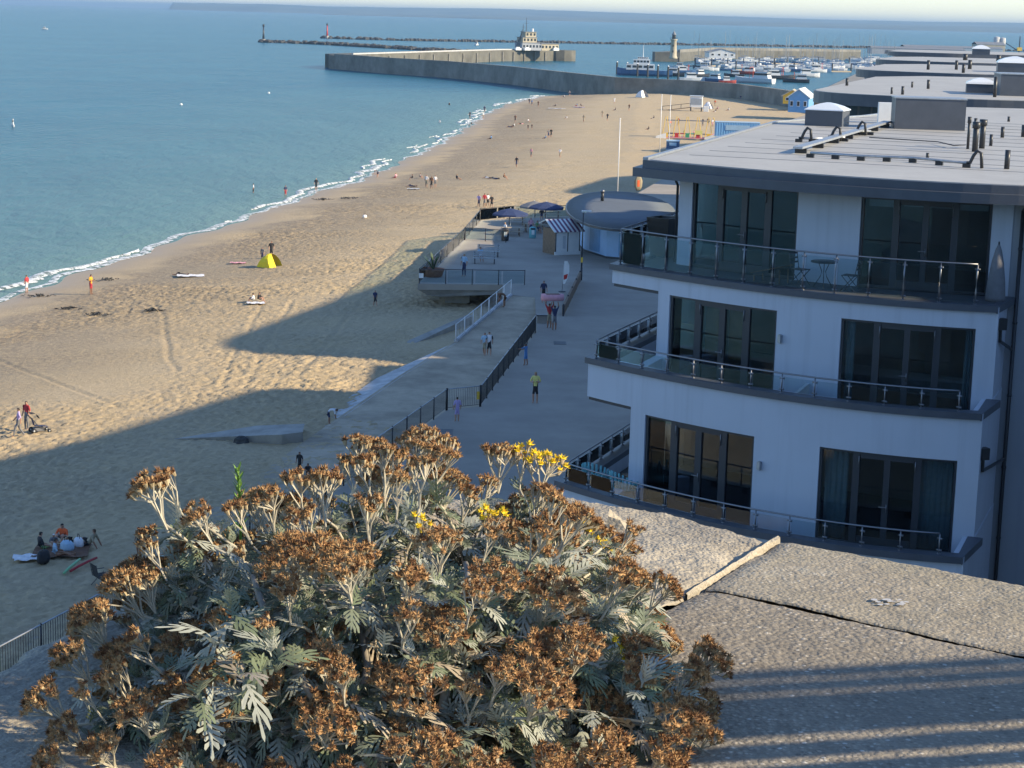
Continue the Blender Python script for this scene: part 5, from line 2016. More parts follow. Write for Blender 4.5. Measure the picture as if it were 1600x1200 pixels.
def mesh_rail(label, pts, pitch, h=1.1, group=None):
    r = railing(label, pts, h, pitch, m='pipe_dark', infill=False, top=.03)
    rail_pts = [Vector(p) for p in pts]
    for a, b_ in zip(rail_pts[:-1], rail_pts[1:]):
        n = max(1, round((b_ - a).length / pitch))
        for i in range(n):
            p, q = a.lerp(b_, (i + .03) / n), a.lerp(b_, (i + .97) / n)
            d = (q - p).normalized()
            w = Vector((-d.y, d.x, 0)) * .006
            mb = MB()
            mb.prism([(p.x - w.x, p.y - w.y), (q.x - w.x, q.y - w.y), (q.x + w.x, q.y + w.y), (p.x + w.x, p.y + w.y)], a.z + .1, a.z + h - .06)
            mb.build('glass_panel', 'rail_glass', r, False, True)
    return r


fr = mesh_rail('railing with clear panels along the front of the raised terrace', [(-7.2, 143.55, 0), (-.95, 144.1, 0), (.75, 144.4, 0)], 1.95)
mb = MB()
p = P(659, 429, .62)
mb.box((-7.05, 143.48, .62), (.34, .02, .36))
mb.build('notice', 'white_paint', fr, False, True)
mesh_rail('railing with clear panels along the seaward side of the terrace', [(-7.2, 143.7, 0), (-4.65, 172.8, 0)], 4.2)
mesh_rail('short panel fence across the terrace behind the benches', [(-4.6, 172.95, 0), (-.9, 171.8, 0)], 1.9)
mesh_rail('panel fence on the seaward side of the picnic tables', [(-3.6, 189.6, 0), (-.2, 194.0, 0), (5.6, 195.5, 0)], 3.4, 1.2)
mesh_rail('fence linking the terrace corner with the picnic area', [(-4.6, 173.2, 0), (-3.6, 189.4, 0)], 4.0)
lowb = thing('low_barrier', 'low dark barrier beside the promenade banner', 'barrier', (4.9, 140, 0))
mb = MB()
a, b_ = P(880, 494, 0), P(906, 440, 0)
d = (b_ - a).normalized()
w = Vector((-d.y, d.x, 0)) * .08
mb.prism([(a.x + w.x, a.y + w.y), (a.x - w.x, a.y - w.y), (b_.x - w.x, b_.y - w.y), (b_.x + w.x, b_.y + w.y)], .12, .75)
mb.build('panel', 'wood', lowb, False, True)
for t in (0, .25, .5, .75, 1):
    p = a.lerp(b_, t)
    mb = MB()
    mb.box((p.x, p.y, .42), (.12, .12, .86))
    mb.build('post', 'frame_grey', lowb, False, True)
lowk = thing('low_kerb_block', 'short dark block at the top of the slipway railing', 'block', (1.9, 126.2, 0))
mb = MB()
mb.box((2.0, 126.2, .25), (.9, .35, .5), .1)
mb.build('block', 'old_concrete', lowk, False, True)
mb = MB()
mb.box((2.0, 126.2, .53), (1.0, .42, .06), .1)
mb.build('cap', 'frame_grey', lowk, False, True)

# supports of the overhanging terrace
tp = thing('terrace_support', 'concrete beam and pillar carrying the overhanging terrace', 'pillar', (-4.5, 147, -2))
mb = MB()
mb.box((-4.4, 147.2, -1.35), (1.9, 1.6, 1.8))
mb.build('pillar', 'concrete', tp, False, True)
mb = MB()
mb.add([(-7.25, 143.5, -.455), (-.95, 144.25, -.455), (-.95, 144.25, -.75), (-5.6, 143.9, -1.0), (-6.6, 143.8, -.9),
        (-5.2, 172, -.455), (-.95, 172, -.455), (-.95, 172, -.75), (-4.0, 172, -1.0), (-4.8, 172, -.9)],
       [(0, 4, 3, 2, 1), (5, 6, 7, 8, 9), (0, 5, 9, 4), (4, 9, 8, 3), (3, 8, 7, 2), (1, 2, 7, 6)])
mb.build('beam', 'old_concrete', tp, False, True)
mb = MB()
mb.box((.6, 158, -1.5), (1.0, 26, 2.1))
mb.build('retaining_wall', 'old_concrete', tp, False, True)
sl = thing('stone_ledge', 'low concrete ledge on the sand beside the slipway', 'ledge', (-4, 131, -1.8))
mb = MB()
mb.add([(-8.0, 126.5, -1.95), (-3.4, 136.5, -1.2), (-2.9, 136.4, -1.2), (-7.3, 125.9, -1.95), (-8.0, 126.5, -2.6), (-3.4, 136.5, -2.6), (-2.9, 136.4, -2.6), (-7.3, 125.9, -2.6)],
       [(0, 3, 2, 1), (0, 1, 5, 4), (1, 2, 6, 5), (2, 3, 7, 6), (3, 0, 4, 7)])
mb.build('ledge', 'concrete', sl, False, True)

# old concrete slab half buried in the sand
cs = thing('concrete_slab', 'low wedge of old concrete half buried in the shaded sand', 'slab', S_(380, 686))
mb = MB()
q = [S_(272, 686), S_(440, 693), S_(475, 690), S_(472, 664), S_(400, 668)]
hts = [.02, .55, .55, .55, .40]
vs = [p + Vector((0, 0, hh)) for p, hh in zip(q, hts)] + [p + Vector((0, 0, -.5)) for p in q]
q2 = P(435, 678, q[1].z + .55)
vs[1], vs[2], vs[3], vs[4] = P(440, 679, q[1].z + .55), P(473, 675, q[1].z + .55), P(476, 662, q[3].z + .55), P(400, 665, q[4].z + .40)
mb.add(vs, [(0, 1, 2, 3, 4), (0, 5, 6, 1), (1, 6, 7, 2), (2, 7, 8, 3), (3, 8, 9, 4), (4, 9, 5, 0)])
mb.build('slab', 'concrete', cs, False, True)
rk = MB()
vs = [Vector((math.cos(a) * r, math.sin(a) * r * .7, z)) for z, r in ((0, .42), (.22, .36), (.36, .16)) for a in (k * 1.0472 + z for k in range(6))]
rk.loft([vs[0:6], vs[6:12], vs[12:18]])
o = rk.build('boulder', 'rock_dark')
o.location = S_(377, 692)
tag(o, 'dark weed-covered boulder against the concrete slab', 'boulder')

# manhole covers
for x, y, w, d_, lab in ((692, 675, 1.0, .6, 'dark manhole cover near the gate'), (875, 536, .8, .55, 'dark manhole cover in the middle of the promenade')):
    p = P(x, y, 0)
    mh = thing('manhole_cover', lab, 'manhole cover', tuple(p))
    mb = MB()
    mb.box((0, 0, .006), (w, d_ * 2.2, .012))
    mb.build('frame', 'frame_grey', mh)
    mb = MB()
    mb.box((0, 0, .014), (w - .12, d_ * 2.2 - .12, .012))
    mb.build('plate', 'deck_dark', mh)


# ------------------------------------------------------------------ kiosk, hut and terrace furniture
def build_kiosk():
    root = thing('kiosk', 'pale blue beach kiosk with a leaf-shaped flat roof', 'kiosk', (9, 172, 0))

    def ring(ax, ay, n=32, cx=9.4, cy=173.5):
        out = []
        for i in range(n):
            t = 2 * math.pi * i / n
            x, y = math.cos(t), math.sin(t)
            x = math.copysign(abs(x) ** .9, x)
            out.append((cx + x * ax + y * .4, cy + y * ay))
        return out
    w = [(7.7, 162.4), (11.8, 160.4), (13.6, 168), (13.2, 182), (9.8, 188), (6.6, 183), (5.4, 174), (6.0, 167)]
    mb = MB()
    mb.prism(w, .15, 2.95)
    mb.build('wall', 'pale_blue_paint', root, False, True)
    mb = MB()
    cx, cy = sum(p[0] for p in w) / 8, sum(p[1] for p in w) / 8
    mb.prism([(cx + (p[0] - cx) * 1.01, cy + (p[1] - cy) * 1.01) for p in w], 0, .15)
    mb.build('plinth', 'frame_grey', root, False, True)
    mb = MB()
    mb.prism(ring(5.0, 17.6), 2.96, 3.16)
    roof = mb.build('roof', 'frame_grey', root, False, True)
    mb = MB()
    r0, r1 = ring(4.9, 17.4), ring(.2, .6)
    mb.loft([[Vector((p[0], p[1], 3.162)) for p in r0], [Vector((p[0] * .5 + q[0] * .5, p[1] * .5 + q[1] * .5, 3.26)) for p, q in zip(r0, r1)], [Vector((p[0], p[1], 3.30)) for p in r1]], 0, True, True)
    mb.build('roof_sheet', 'kiosk_roof', roof, True, True)
    p = P(941, 314, 3.35)
    mb = MB()
    mb.cone(p, p + Vector((0, 0, .85)), .16, n=10)
    f = mb.build('flue', 'pipe_dark', roof, True, True)
    mb = MB()
    mb.cone(p + Vector((0, 0, .85)), p + Vector((0, 0, 1.05)), .26, .12, n=10)
    mb.build('cowl', 'steel', f, True, True)
    for a, b_, nm in ((0, 1, .3), (7, 0, .4)):
        pa, pb = Vector(w[a]), Vector(w[b_])
        q0, q1 = pa.lerp(pb, .25), pa.lerp(pb, .7)
        d = (q1 - q0).normalized()
        n = Vector((d.y, -d.x)) * .04
        mb = MB()
        mb.prism([(q0.x, q0.y), (q1.x, q1.y), (q1.x + n.x, q1.y + n.y), (q0.x + n.x, q0.y + n.y)][::-1], .3, 2.5)
        mb.build('shutter', 'blue_paint', root, False, True)


build_kiosk()


def build_hut():
    b = P(886, 398, 0)
    root = thing('sales_hut', 'small hut with red and white striped awning roof', 'hut', (b.x, b.y, 0), rad(28))
    mb = MB()
    mb.box((0, 1.1, 1.1), (2.4, 2.2, 2.2))
    mb.build('wall', 'wood', root)
    for x in (-.58, .58):
        mb = MB()
        mb.box((x, -.025, 1.15), (1.08, .05, 1.75))
        o = mb.build('front_panel', 'white_paint', root)
    for x in (-1.17, 0, 1.17):
        mb = MB()
        mb.box((x, -.035, 1.1), (.08, .07, 2.2))
        mb.build('corner_post', 'frame_grey', root)
    mb = MB()
    mb.box((0, -.06, .14), (2.5, .12, .28))
    mb.build('skirting', 'white_paint', root)
    mb = MB()
    mb.box((-.35, -.056, 1.1), (.28, .012, 1.1))
    mb.build('poster', 'hull_white', root)
    n = 14
    for i in range(n):
        x0, x1 = -1.5 + 3.0 * i / n, -1.5 + 3.0 * (i + 1) / n
        mb = MB()
        mb.add([(x0, -.35, 2.05), (x1, -.35, 2.05), (x1, 1.3, 2.95), (x0, 1.3, 2.95), (x1, 2.4, 2.55), (x0, 2.4, 2.55),
                (x0, -.35, 1.98), (x1, -.35, 1.98), (x1, 1.3, 2.88), (x0, 1.3, 2.88), (x1, 2.4, 2.48), (x0, 2.4, 2.48)],
               [(0, 1, 2, 3), (3, 2, 4, 5), (0, 6, 7, 1), (6, 9, 8, 7), (9, 11, 10, 8), (0, 3, 9, 6), (1, 7, 8, 2), (3, 5, 11, 9), (2, 8, 10, 4), (5, 4, 10, 11)])
        mb.build('roof_stripe', 'purple_stripe' if i % 2 else 'white_paint', root)


build_hut()


def picnic_table():
    t = thing('picnic_table', 'x', 'table', (0, 0, 0), 0, 'picnic tables by the kiosk')
    for i in range(4):
        mb = MB()
        mb.box((0, -.3 + i * .2, .74), (1.9, .18, .045))
        mb.build('top_plank', 'pale_wood', t)
    for y in (-.75, .75):
        mb = MB()
        mb.box((0, y, .45), (1.9, .27, .045))
        mb.build('seat', 'pale_wood', t)
    for x in (-.65, .65):
        mb = MB()
        for s in (-1, 1):
            mb.cone((x, s * .62, 0), (x, s * .25, .72), .045, n=5)
        mb.box((x, 0, .42), (.06, 1.7, .08))
        mb.build('leg_frame', 'wood', t)
    return t


pt = picnic_table()
tabs = [((800, 368), .05, 'nearest left picnic table, below the folded blue parasol'), ((832, 362), .1, 'picnic table at the right, beside the striped hut'), ((806, 350), .0, 'picnic table in the middle row on the left'),
        ((858, 358), .05, 'picnic table half hidden behind the striped hut'), ((800, 336), .1, 'farthest left picnic table by the panel fence'), ((862, 340), .0, 'picnic table in front of the kiosk wall')]
for i, ((x, y), a, lab) in enumerate(tabs):
    p = P(x, y, 0)
    if i == 0:
        pt.location, pt['label'] = p, lab
        pt.rotation_euler = (0, 0, a)
    else:
        copy_tree(pt, p, a, lab)


def parasol(loc, label, m1, m2, r, hgt, tilt=0.0):
    t = thing('parasol', label, 'parasol', tuple(loc), .3, 'parasols over the picnic tables')
    mb = MB()
    mb.cone((0, 0, 0), (0, 0, hgt + .25), .025, n=7)
    mb.build('pole', 'white_paint', t, True)
    n = 8
    mb = MB()
    for k in range(n):
        a0, a1 = 2 * math.pi * k / n, 2 * math.pi * (k + 1) / n
        e0, e1 = Vector((math.cos(a0) * r, math.sin(a0) * r, hgt - .35)), Vector((math.cos(a1) * r, math.sin(a1) * r, hgt - .35))
        m0, m1_ = e0 * .55, e1 * .55
        m0.z = m1_.z = hgt - .06
        ap = Vector((0, 0, hgt + .18))
        dn = Vector((0, 0, -.16))
        mb.add([ap, m0, m1_, e0, e1, e0 + dn, e1 + dn], [(0, 1, 2), (1, 3, 4, 2), (3, 5, 6, 4)], 1 if k in (0, 1, 2) and m2 else 0)
    mb.build('canopy', [m1, m2 or m1], t)
    mb = MB()
    mb.cone((0, 0, 0), (0, 0, .08), .28, .24, n=10)
    mb.build('base', 'frame_grey', t, True)


parasol(P(797, 362, 0), 'dark blue parasol at the left of the picnic tables', 'navy_fabric', None, 1.75, 2.05)
parasol(P(853, 355, 0), 'blue and white parasol before the kiosk', 'navy_fabric', 'c_lightblue', 1.75, 2.3)
parasol(P(834, 350, 0), 'grey parasol between the two blue parasols', 'c_grey', None, 1.5, 2.1)


def bench(px, py, label, a):
    t = thing('bench', label, 'bench', tuple(P(px, py, 0)), a, 'benches on the terrace')
    for i in range(3):
        mb = MB()
        mb.box((0, -.16 + i * .17, .46), (1.9, .15, .05))
        mb.build('seat_slat', 'galvanised', t)
    for i in range(3):
        mb = MB()
        mb.box((0, .27 + .04 * i, .62 + i * .15), (1.9, .04, .12))
        mb.build('back_slat', 'galvanised', t)
    for x in (-.8, .8):
        mb = MB()
        mb.box((x, .05, .22), (.08, .5, .44))
        mb.cone((x, .25, .44), (x, .36, 1.0), .03, n=5)
        mb.build('leg', 'frame_grey', t)


bench(763, 401, 'pale slatted bench farther along the terrace', -.03)
bench(757, 412, 'bench with a person sitting on its left end', .03)


def bin_(px, py, label, m, s=1.0):
    t = thing('litter_bin', label, 'bin', tuple(P(px, py, 0)), .1)
    mb = MB()
    mb.lathe((0, 0, 0), [(.30 * s, 0), (.34 * s, .05), (.36 * s, 1.0 * s), (.30 * s, 1.12 * s), (.05, 1.2 * s)], 12)
    mb.build('body', m, t, True)
    mb = MB()
    mb.box((0, -.36 * s, .62 * s), (.26, .03, .42))
    mb.build('label_plate', 'white_paint', t)
    mb = MB()
    mb.box((0, -.34 * s, .98 * s), (.42, .06, .14))
    mb.build('opening', 'black_plastic', t)


bin_(789, 376, 'dark litter bin at the left of the picnic tables', 'pipe_dark')
bin_(956, 402, 'dark litter bin against the kiosk wall', 'pipe_dark')
bin_(832, 372, 'teal bin in front of the picnic tables', 'teal_fabric', .9)

# planter with a palm
pl = thing('planter', 'terracotta planter with a spiky palm at the terrace corner', 'planter', tuple(P(677, 432, 0)))
mb = MB()
mb.lathe((0, 0, 0), [(.62, 0), (.70, .1), (.86, .55), (.90, .62), (.80, .62), (.76, .50), (.05, .50)], 14)
mb.build('pot', 'terracotta', pl, True)
mb = MB()
rg = random.Random(2)
for i in range(26):
    a, el = rg.random() * 6.28, .5 + rg.random() * .9
    L = 1.0 + .7 * rg.random()
    d = Vector((math.cos(a) * math.cos(el), math.sin(a) * math.cos(el), math.sin(el)))
    b0, m0, tp_ = Vector((0, 0, .5)), Vector((0, 0, .5)) + d * L * .6, Vector((0, 0, .5)) + d * L + Vector((0, 0, -.18))
    s = Vector((-math.sin(a), math.cos(a), 0)) * .05
    mb.add([b0 - s * .5, b0 + s * .5, m0 + s, m0 - s, tp_], [(0, 1, 2, 3), (3, 2, 4)])
mb.build('fronds', 'leaf_green', pl)

# lamp post, banner, notice
lp = thing('lamp_post', 'slim dark lamp post with a flat white lamp head by the kiosk', 'lamp post', tuple(P(908, 438, 0)))
mb = MB()
mb.cone((0, 0, 0), (0, 0, 1.0), .09, .08, 9)
mb.cone((0, 0, 1.0), (0, 0, 5.3), .06, .045, 9)
mb.build('pole', 'pipe_dark', lp, True)
mb = MB()
mb.box((.25, 0, 5.38), (.75, .28, .09))
mb.cone((0, 0, 5.25), (0, 0, 5.42), .05, n=8)
mb.build('lamp_head', 'white_paint', lp)
mb = MB()
mb.box((0, -.07, 1.6), (.16, .06, .4))
mb.build('sign', 'yellow_paint', lp)
bn_ = thing('feather_banner', 'white and red feather banner on the promenade', 'banner', tuple(P(878, 456, 0)), .3)
mb = MB()
mb.cone((0, 0, 0), (.12, 0, 2.3), .02, .012, 6)
mb.build('pole', 'steel', bn_, True)
mb = MB()
prof = [(.6, .02, .16), (1.0, .03, .36), (1.5, .06, .44), (2.0, .09, .40), (2.3, .12, .22)]
mb.loft([[Vector((x0, -.008, z)), Vector((x0 + w, -.008 - .06, z)), Vector((x0 + w, .008 - .06, z)), Vector((x0, .008, z))] for z, x0, w in prof])
mb.build('flag', 'white_paint', bn_)
mb = MB()
mb.add([(.10, -.03, .9), (.34, -.065, 1.0), (.40, -.075, 1.35), (.10, -.03, 1.25)], [(0, 1, 2, 3)])
mb.build('print', 'red_paint', bn_)
mb = MB()
mb.cone((0, 0, 0), (0, 0, .06), .3, .26, n=8)
mb.build('base', 'frame_grey', bn_, True)


# ------------------------------------------------------------------ balcony furniture
def folding_chair(loc, rz, label, m='frame_grey'):
    t = thing('folding_chair', label, 'chair', loc, rz)
    for i in range(5):
        mb = MB()
        mb.box((0, -.17 + i * .085, .44), (.40, .065, .018))
        mb.build('seat_slat', m, t)
    for x in (-.19, .19):
        mb = MB()
        mb.cone((x, -.22, 0), (x, .20, .48), .012, n=5)
        mb.build('leg', m, t)
        mb = MB()
        mb.cone((x, .22, 0), (x, -.2, .44), .012, n=5)
        mb.build('leg', m, t)
        mb = MB()
        mb.cone((x, .18, .44), (x, .26, .88), .012, n=5)
        mb.build('back_post', m, t)
    for z in (.62, .74, .86):
        mb = MB()
        mb.box((0, .21 + (z - .62) * .18, z), (.38, .014, .05))
        mb.build('back_slat', m, t)


def on_balcony(k, x, back):
    p = front(k + 1, x, 0) + INTO * back
    return (p.x, p.y, DECK[k])


rzb = math.atan2(-.6, .8)
bt = thing('bistro_table', 'round black bistro table on the top balcony', 'table', on_balcony(0, 8.05, 1.15))
mb = MB()
mb.lathe((0, 0, .70), [(.02, 0), (.36, 0), (.37, .02), (.36, .04), (.02, .04)], 18)
mb.build('table_top', 'frame_grey', bt, True)
for i in range(3):
    a = i * 2.094 + .4
    c, s_ = math.cos(a), math.sin(a)
    mb = MB()
    mb.tube([(c * .30, s_ * .30, 0), (c * .10, s_ * .10, .30), (c * .06, s_ * .06, .45), (c * .18, s_ * .18, .70)], .012, 5)
    mb.build('leg', 'frame_grey', bt, True)
folding_chair(on_balcony(0, 7.45, 1.2), rzb + 1.45, 'folding chair left of the bistro table on the top balcony')
folding_chair(on_balcony(0, 8.75, 1.0), rzb - 1.45, 'folding chair right of the bistro table on the top balcony')
pr = thing('covered_parasol', 'closed parasol in a grey cover at the end of the top balcony', 'parasol', on_balcony(0, 12.35, 1.2))
mb = MB()
mb.lathe((0, 0, 0), [(.26, 0), (.27, .1), (.24, .5), (.17, 1.0), (.09, 1.35), (.03, 1.5)], 12)
mb.build('cover', 'c_grey', pr, True)
mb = MB()
mb.cone((0, 0, 1.48), (0, 0, 1.58), .03, .02, 7)
mb.build('tip', 'pipe_dark', pr)
pp_ = front(1, 3.4, 0) + INTO * 3.2
dp_ = thing('planter_box', 'tall dark planter box on the seaward corner of the top balcony', 'planter', (pp_.x, pp_.y, DECK[0]), rzb)
mb = MB()
mb.loft([[Vector((a * w, b_ * w, z)) for a, b_ in ((-1, -1), (1, -1), (1, 1), (-1, 1))] for z, w in ((0, .28), (1.2, .40), (1.2, .36), (1.1, .34))])
mb.build('box', 'black_plastic', dp_)
mb = MB()
mb.box((0, 0, 1.08), (.66, .66, .03))
mb.build('soil', 'wood', dp_)


def tub_chair(k, x, back, rz, label):
    t = thing('tub_chair', label, 'chair', on_balcony(k, x, back), rz)
    n = 14
    for i in range(n):
        a = math.pi * (-.10 + 1.20 * i / (n - 1))
        c, s_ = math.cos(a), math.sin(a)
        hh = .62 + .22 * max(0, s_)
        mb = MB()
        mb.tube([(c * .27, s_ * .25, .40), (c * .33, s_ * .31, .56), (c * .36, s_ * .34, hh)], .028, 5)
        mb.build('back_rib', 'teal_fabric', t, True)
    mb = MB()
    mb.lathe((0, 0, .38), [(.05, 0), (.28, 0), (.31, .03), (.30, .07), (.05, .08)], 16)
    mb.build('seat', 'teal_fabric', t, True)
    for a in (.8, 2.35, 3.9, 5.5):
        mb = MB()
        mb.cone((math.cos(a) * .27, math.sin(a) * .27, 0), (math.cos(a) * .2, math.sin(a) * .2, .39), .015, n=5)
        mb.build('leg', 'frame_grey', t)
    t.scale = (1.2, 1.2, 1.2)
    return t


tub_chair(2, 1.95, 1.5, 2.6, 'teal tub chair at the seaward corner of the lowest balcony')
tub_chair(2, 2.75, 1.3, 2.2, 'teal tub chair beside the wall on the lowest balcony')
lt = thing('low_table', 'small wooden table behind the teal chairs on the lowest balcony', 'table', on_balcony(2, 2.6, 3.0), .4)
mb = MB()
mb.box((0, 0, .42), (.7, .6, .05))
mb.build('table_top', 'wood', lt)
for a, b_ in ((-1, -1), (1, -1), (1, 1), (-1, 1)):
    mb = MB()
    mb.box((a * .3, b_ * .25, .2), (.05, .05, .4))
    mb.build('leg', 'wood', lt)
ws = thing('wooden_screen', 'low slanting wooden lounger on the top balcony beside the bistro chair', 'lounger', on_balcony(0, 6.75, 1.1), rzb)
mb = MB()
for i in range(8):
    mb = MB()
    mb.box((-.45 + i * .13, 0, .25 + i * .035), (.11, .55, .025), 0, 0, Matrix.Rotation(-.26, 3, 'Y'))
    mb.build('slat', 'wood', ws)
for x in (-.4, .4):
    for y in (-.24, .24):
        mb = MB()
        mb.cone((x, y, 0), (x, y, .28 + x * .25), .02, n=5)
        mb.build('leg', 'wood', ws)


# ------------------------------------------------------------------ things on the sand
def towel(px, py, w, d_, rz, m, label, stripe=None):
    p = S_(px, py)
    t = thing('beach_towel', label, 'towel', tuple(p), rz)
    n = 8
    mb = MB()
    vs = []
    for j in range(n + 1):
        for i in range(n + 1):
            x, y = (i / n - .5) * w, (j / n - .5) * d_
            vs.append((x + .03 * math.sin(j), y + .03 * math.sin(i * 2), .10 + .03 * math.sin(i * 1.7 + j) + .02 * math.cos(j * 2.1)))
    mb.add(vs, [(j * (n + 1) + i, j * (n + 1) + i + 1, (j + 1) * (n + 1) + i + 1, (j + 1) * (n + 1) + i) for j in range(n) for i in range(n)])
    for k, f in enumerate(mb.f):
        mb.m[k] = 1 if stripe and (k // n) % 3 == 1 else 0
    mb.build('cloth', [m, stripe or m], t)


towel(298, 432, 2.4, 1.6, .2, 'c_white', 'large white towel under the sunbather')
towel(96, 864, 2.2, 1.9, .1, 'c_brown', 'dark picnic blanket under the sitting group')
towel(47, 874, 1.3, 1.0, .3, 'c_white', 'crumpled white towel at the left of the picnic blanket')
towel(646, 296, 1.7, .9, .1, 'c_white', 'blue striped towel beside the water-side sunbathers', 'c_blue')
towel(400, 475, 1.4, 1.1, .2, 'c_white', 'pale towel under the pair at the shade edge')
towel(372, 412, 1.5, 1.0, .1, 'c_pink', 'pinkish towel left of the yellow tent')
towel(872, 170, 5, 2.6, .05, 'c_white', 'far white windbreak lying on the sand')
towel(905, 168, 3, 2, .05, 'c_lilac', 'far lilac blanket with bags')


def bag(px, py, m, label, s=1.0):
    t = thing('beach_bag', label, 'bag', tuple(S_(px, py) + Vector((0, 0, .05))), rnd.random() * 3)
    mb = MB()
    rings = []
    for z, w in ((0, .9), (.1, 1.05), (.25, .95), (.34, .6)):
        rings.append([Vector((math.cos(a) * .28 * w * s, math.sin(a) * .18 * w * s, z * s)) for a in (k * .785 for k in range(8))])
    mb.loft(rings)
    mb.build('body', m, t, True)
    mb = MB()
    mb.tube([(-.12 * s, 0, .3 * s), (-.08 * s, 0, .48 * s), (.08 * s, 0, .48 * s), (.12 * s, 0, .3 * s)], .015, 5)
    mb.build('strap', 'c_black', t)


bag(68, 880, 'c_black', 'black bag at the front of the picnic blanket', 1.4)
bag(105, 862, 'c_lightblue', 'pale blue cool bag in the picnic group', 1.2)
bag(123, 856, 'c_white', 'white bag in the picnic group', 1.1)
bag(570, 341, 'c_white', 'white bag with a long shadow on the empty sand')
bag(1002, 288, 'c_orange', 'orange surfboard-shaped bag near the kiosk') if False else None


def noodle(pts, m, label):
    a, b_ = S_(*pts[0]), S_(*pts[1])
    t = thing('pool_noodle', label, 'noodle', tuple(a + Vector((0, 0, .12))))
    mb = MB()
    d = b_ - a
    mb.tube([Vector((0, 0, 0)), d * .33 + Vector((0, 0, .03)), d * .66 + Vector((.02, .02, .03)), d], .05, 8)
    mb.build('foam_tube', m, t, True)
    mb = MB()
    mb.cone(d * .995, d * 1.004, .022, n=8)
    mb.build('hole', 'c_black', t)


mat('noodle_green', (.25, .55, .28), .6)
noodle(((100, 900), (125, 878)), 'noodle_green', 'pale green pool noodle on the sand')
noodle(((110, 897), (151, 876)), 'c_red', 'red pool noodle beside the green one')


def camp_chair(px, py, label, m, rz):
    t = thing('camp_chair', label, 'chair', tuple(S_(px, py)), rz)
    mb = MB()
    mb.add([(-.27, -.22, .42), (.27, -.22, .42), (.27, .2, .36), (-.27, .2, .36), (-.27, .30, .88), (.27, .30, .88)], [(0, 1, 2, 3), (3, 2, 5, 4)])
    mb.build('seat_cloth', m, t)
    for x in (-.29, .29):
        for a, b_ in (((x, -.25, 0), (x, .25, .5)), ((x, .28, 0), (x, -.25, .48)), ((x, .22, .36), (x, .32, .92))):
            mb = MB()
            mb.cone(a, b_, .014, n=5)
            mb.build('leg', 'frame_grey', t)
        mb = MB()
        mb.cone((x, -.26, .6), (x, .28, .6), .018, n=5)
        mb.build('armrest', 'frame_grey', t)


camp_chair(158, 915, 'black folding camp chair at the left edge of the bush', 'c_black', 2.2)


def pram(px, py):
    t = thing('pram', 'dark pushchair being pushed on the shaded sand', 'pram', tuple(S_(px, py)), rad(-60))
    mb = MB()
    mb.add([(-.22, -.3, .42), (.22, -.3, .42), (.22, .25, .36), (-.22, .25, .36), (-.22, -.42, .85), (.22, -.42, .85), (-.22, .45, .30), (.22, .45, .30)], [(0, 1, 2, 3), (0, 4, 5, 1), (3, 2, 7, 6)])
    mb.build('seat', 'c_navy', t)
    mb = MB()
    mb.loft([[Vector((x, -.42 + .36 * math.sin(a) * 1.0, .78 + .36 * math.cos(a) * .9)) for x in (-.25, -.24, .24, .25)] for a in (k * .3 - .3 for k in range(7))], 0, False, False)
    mb.build('hood', 'c_black', t, True)
    for x in (-.27, .27):
        for y, r in ((-.38, .15), (.45, .11)):
            mb = MB()
            mb.cone((x - .025, y, r), (x + .025, y, r), r, n=12)
            w = mb.build('wheel', 'black_plastic', t, True)
            mb = MB()
            mb.cone((x - .03, y, r), (x + .03, y, r), r * .45, n=8)
            mb.build('hub', 'galvanised', w, True)
        mb = MB()
        mb.tube([(x * .95, .45, .12), (x * .95, -.1, .40), (x * .9, -.62, 1.02)], .016, 5)
        mb.build('frame', 'pipe_dark', t, True)
    mb = MB()
    mb.cone((-.25, -.62, 1.02), (.25, -.62, 1.02), .02, n=6)
    mb.build('handle', 'pipe_dark', t)
    mb = MB()
    mb.box((0, -.05, .22), (.4, .5, .16))
    mb.build('basket', 'c_grey', t)


pram(62, 676)

# pop-up tents
def tent(px, py, label, m1, m2, s, rz):
    t = thing('beach_tent', label, 'tent', tuple(S_(px, py)), rz)
    w, h, d_ = 1.0 * s, 1.35 * s, .9 * s
    N = 10
    def arc(y0, lean, sc):
        return [Vector((-math.cos(math.pi * i / N) * w * sc, y0 + lean * math.sin(math.pi * i / N) ** .8, h * sc * math.sin(math.pi * i / N) ** .72)) for i in range(N + 1)]
    frt, mid_, back = arc(-d_, d_ * .75, 1.0), arc(-d_ * .1, d_ * .12, 1.01), arc(d_, -d_ * .8, .93)
    mb = MB()
    mb.loft([frt, mid_, back], 0, False, False)
    mb.build('side_panel', m1, t)
    mb = MB()
    mb.add(frt[:6] + [Vector((0, -d_ * 1.0, 0))], [(6, 5, 4, 3, 2, 1, 0)])
    mb.build('front_panel', m1, t)
    mb = MB()
    mb.add(back, [tuple(range(N, -1, -1))])
    mb.build('back_panel', m2, t)
    mb = MB()
    mb.loft([[p + Vector((0, 0, .01)) for p in q[3:8]] for q in (mid_, back)], 0, False, False)
    mb.build('crown_panel', m2, t)


mat('tent_yellow', (.80, .62, .02), .7, var=.06, scale=3)
tent(421, 417, 'yellow pop-up beach tent with a blue top', 'tent_yellow', 'c_blue', .9, 1.0)
tent(1106, 170, 'small blue and white pop-up tent beside the lookout hut', 'c_white', 'c_blue', 1.3, 1.2)
tent(1003, 152, 'far blue and white sun shelter near the harbour wall', 'c_white', 'c_blue', 1.5, .8)

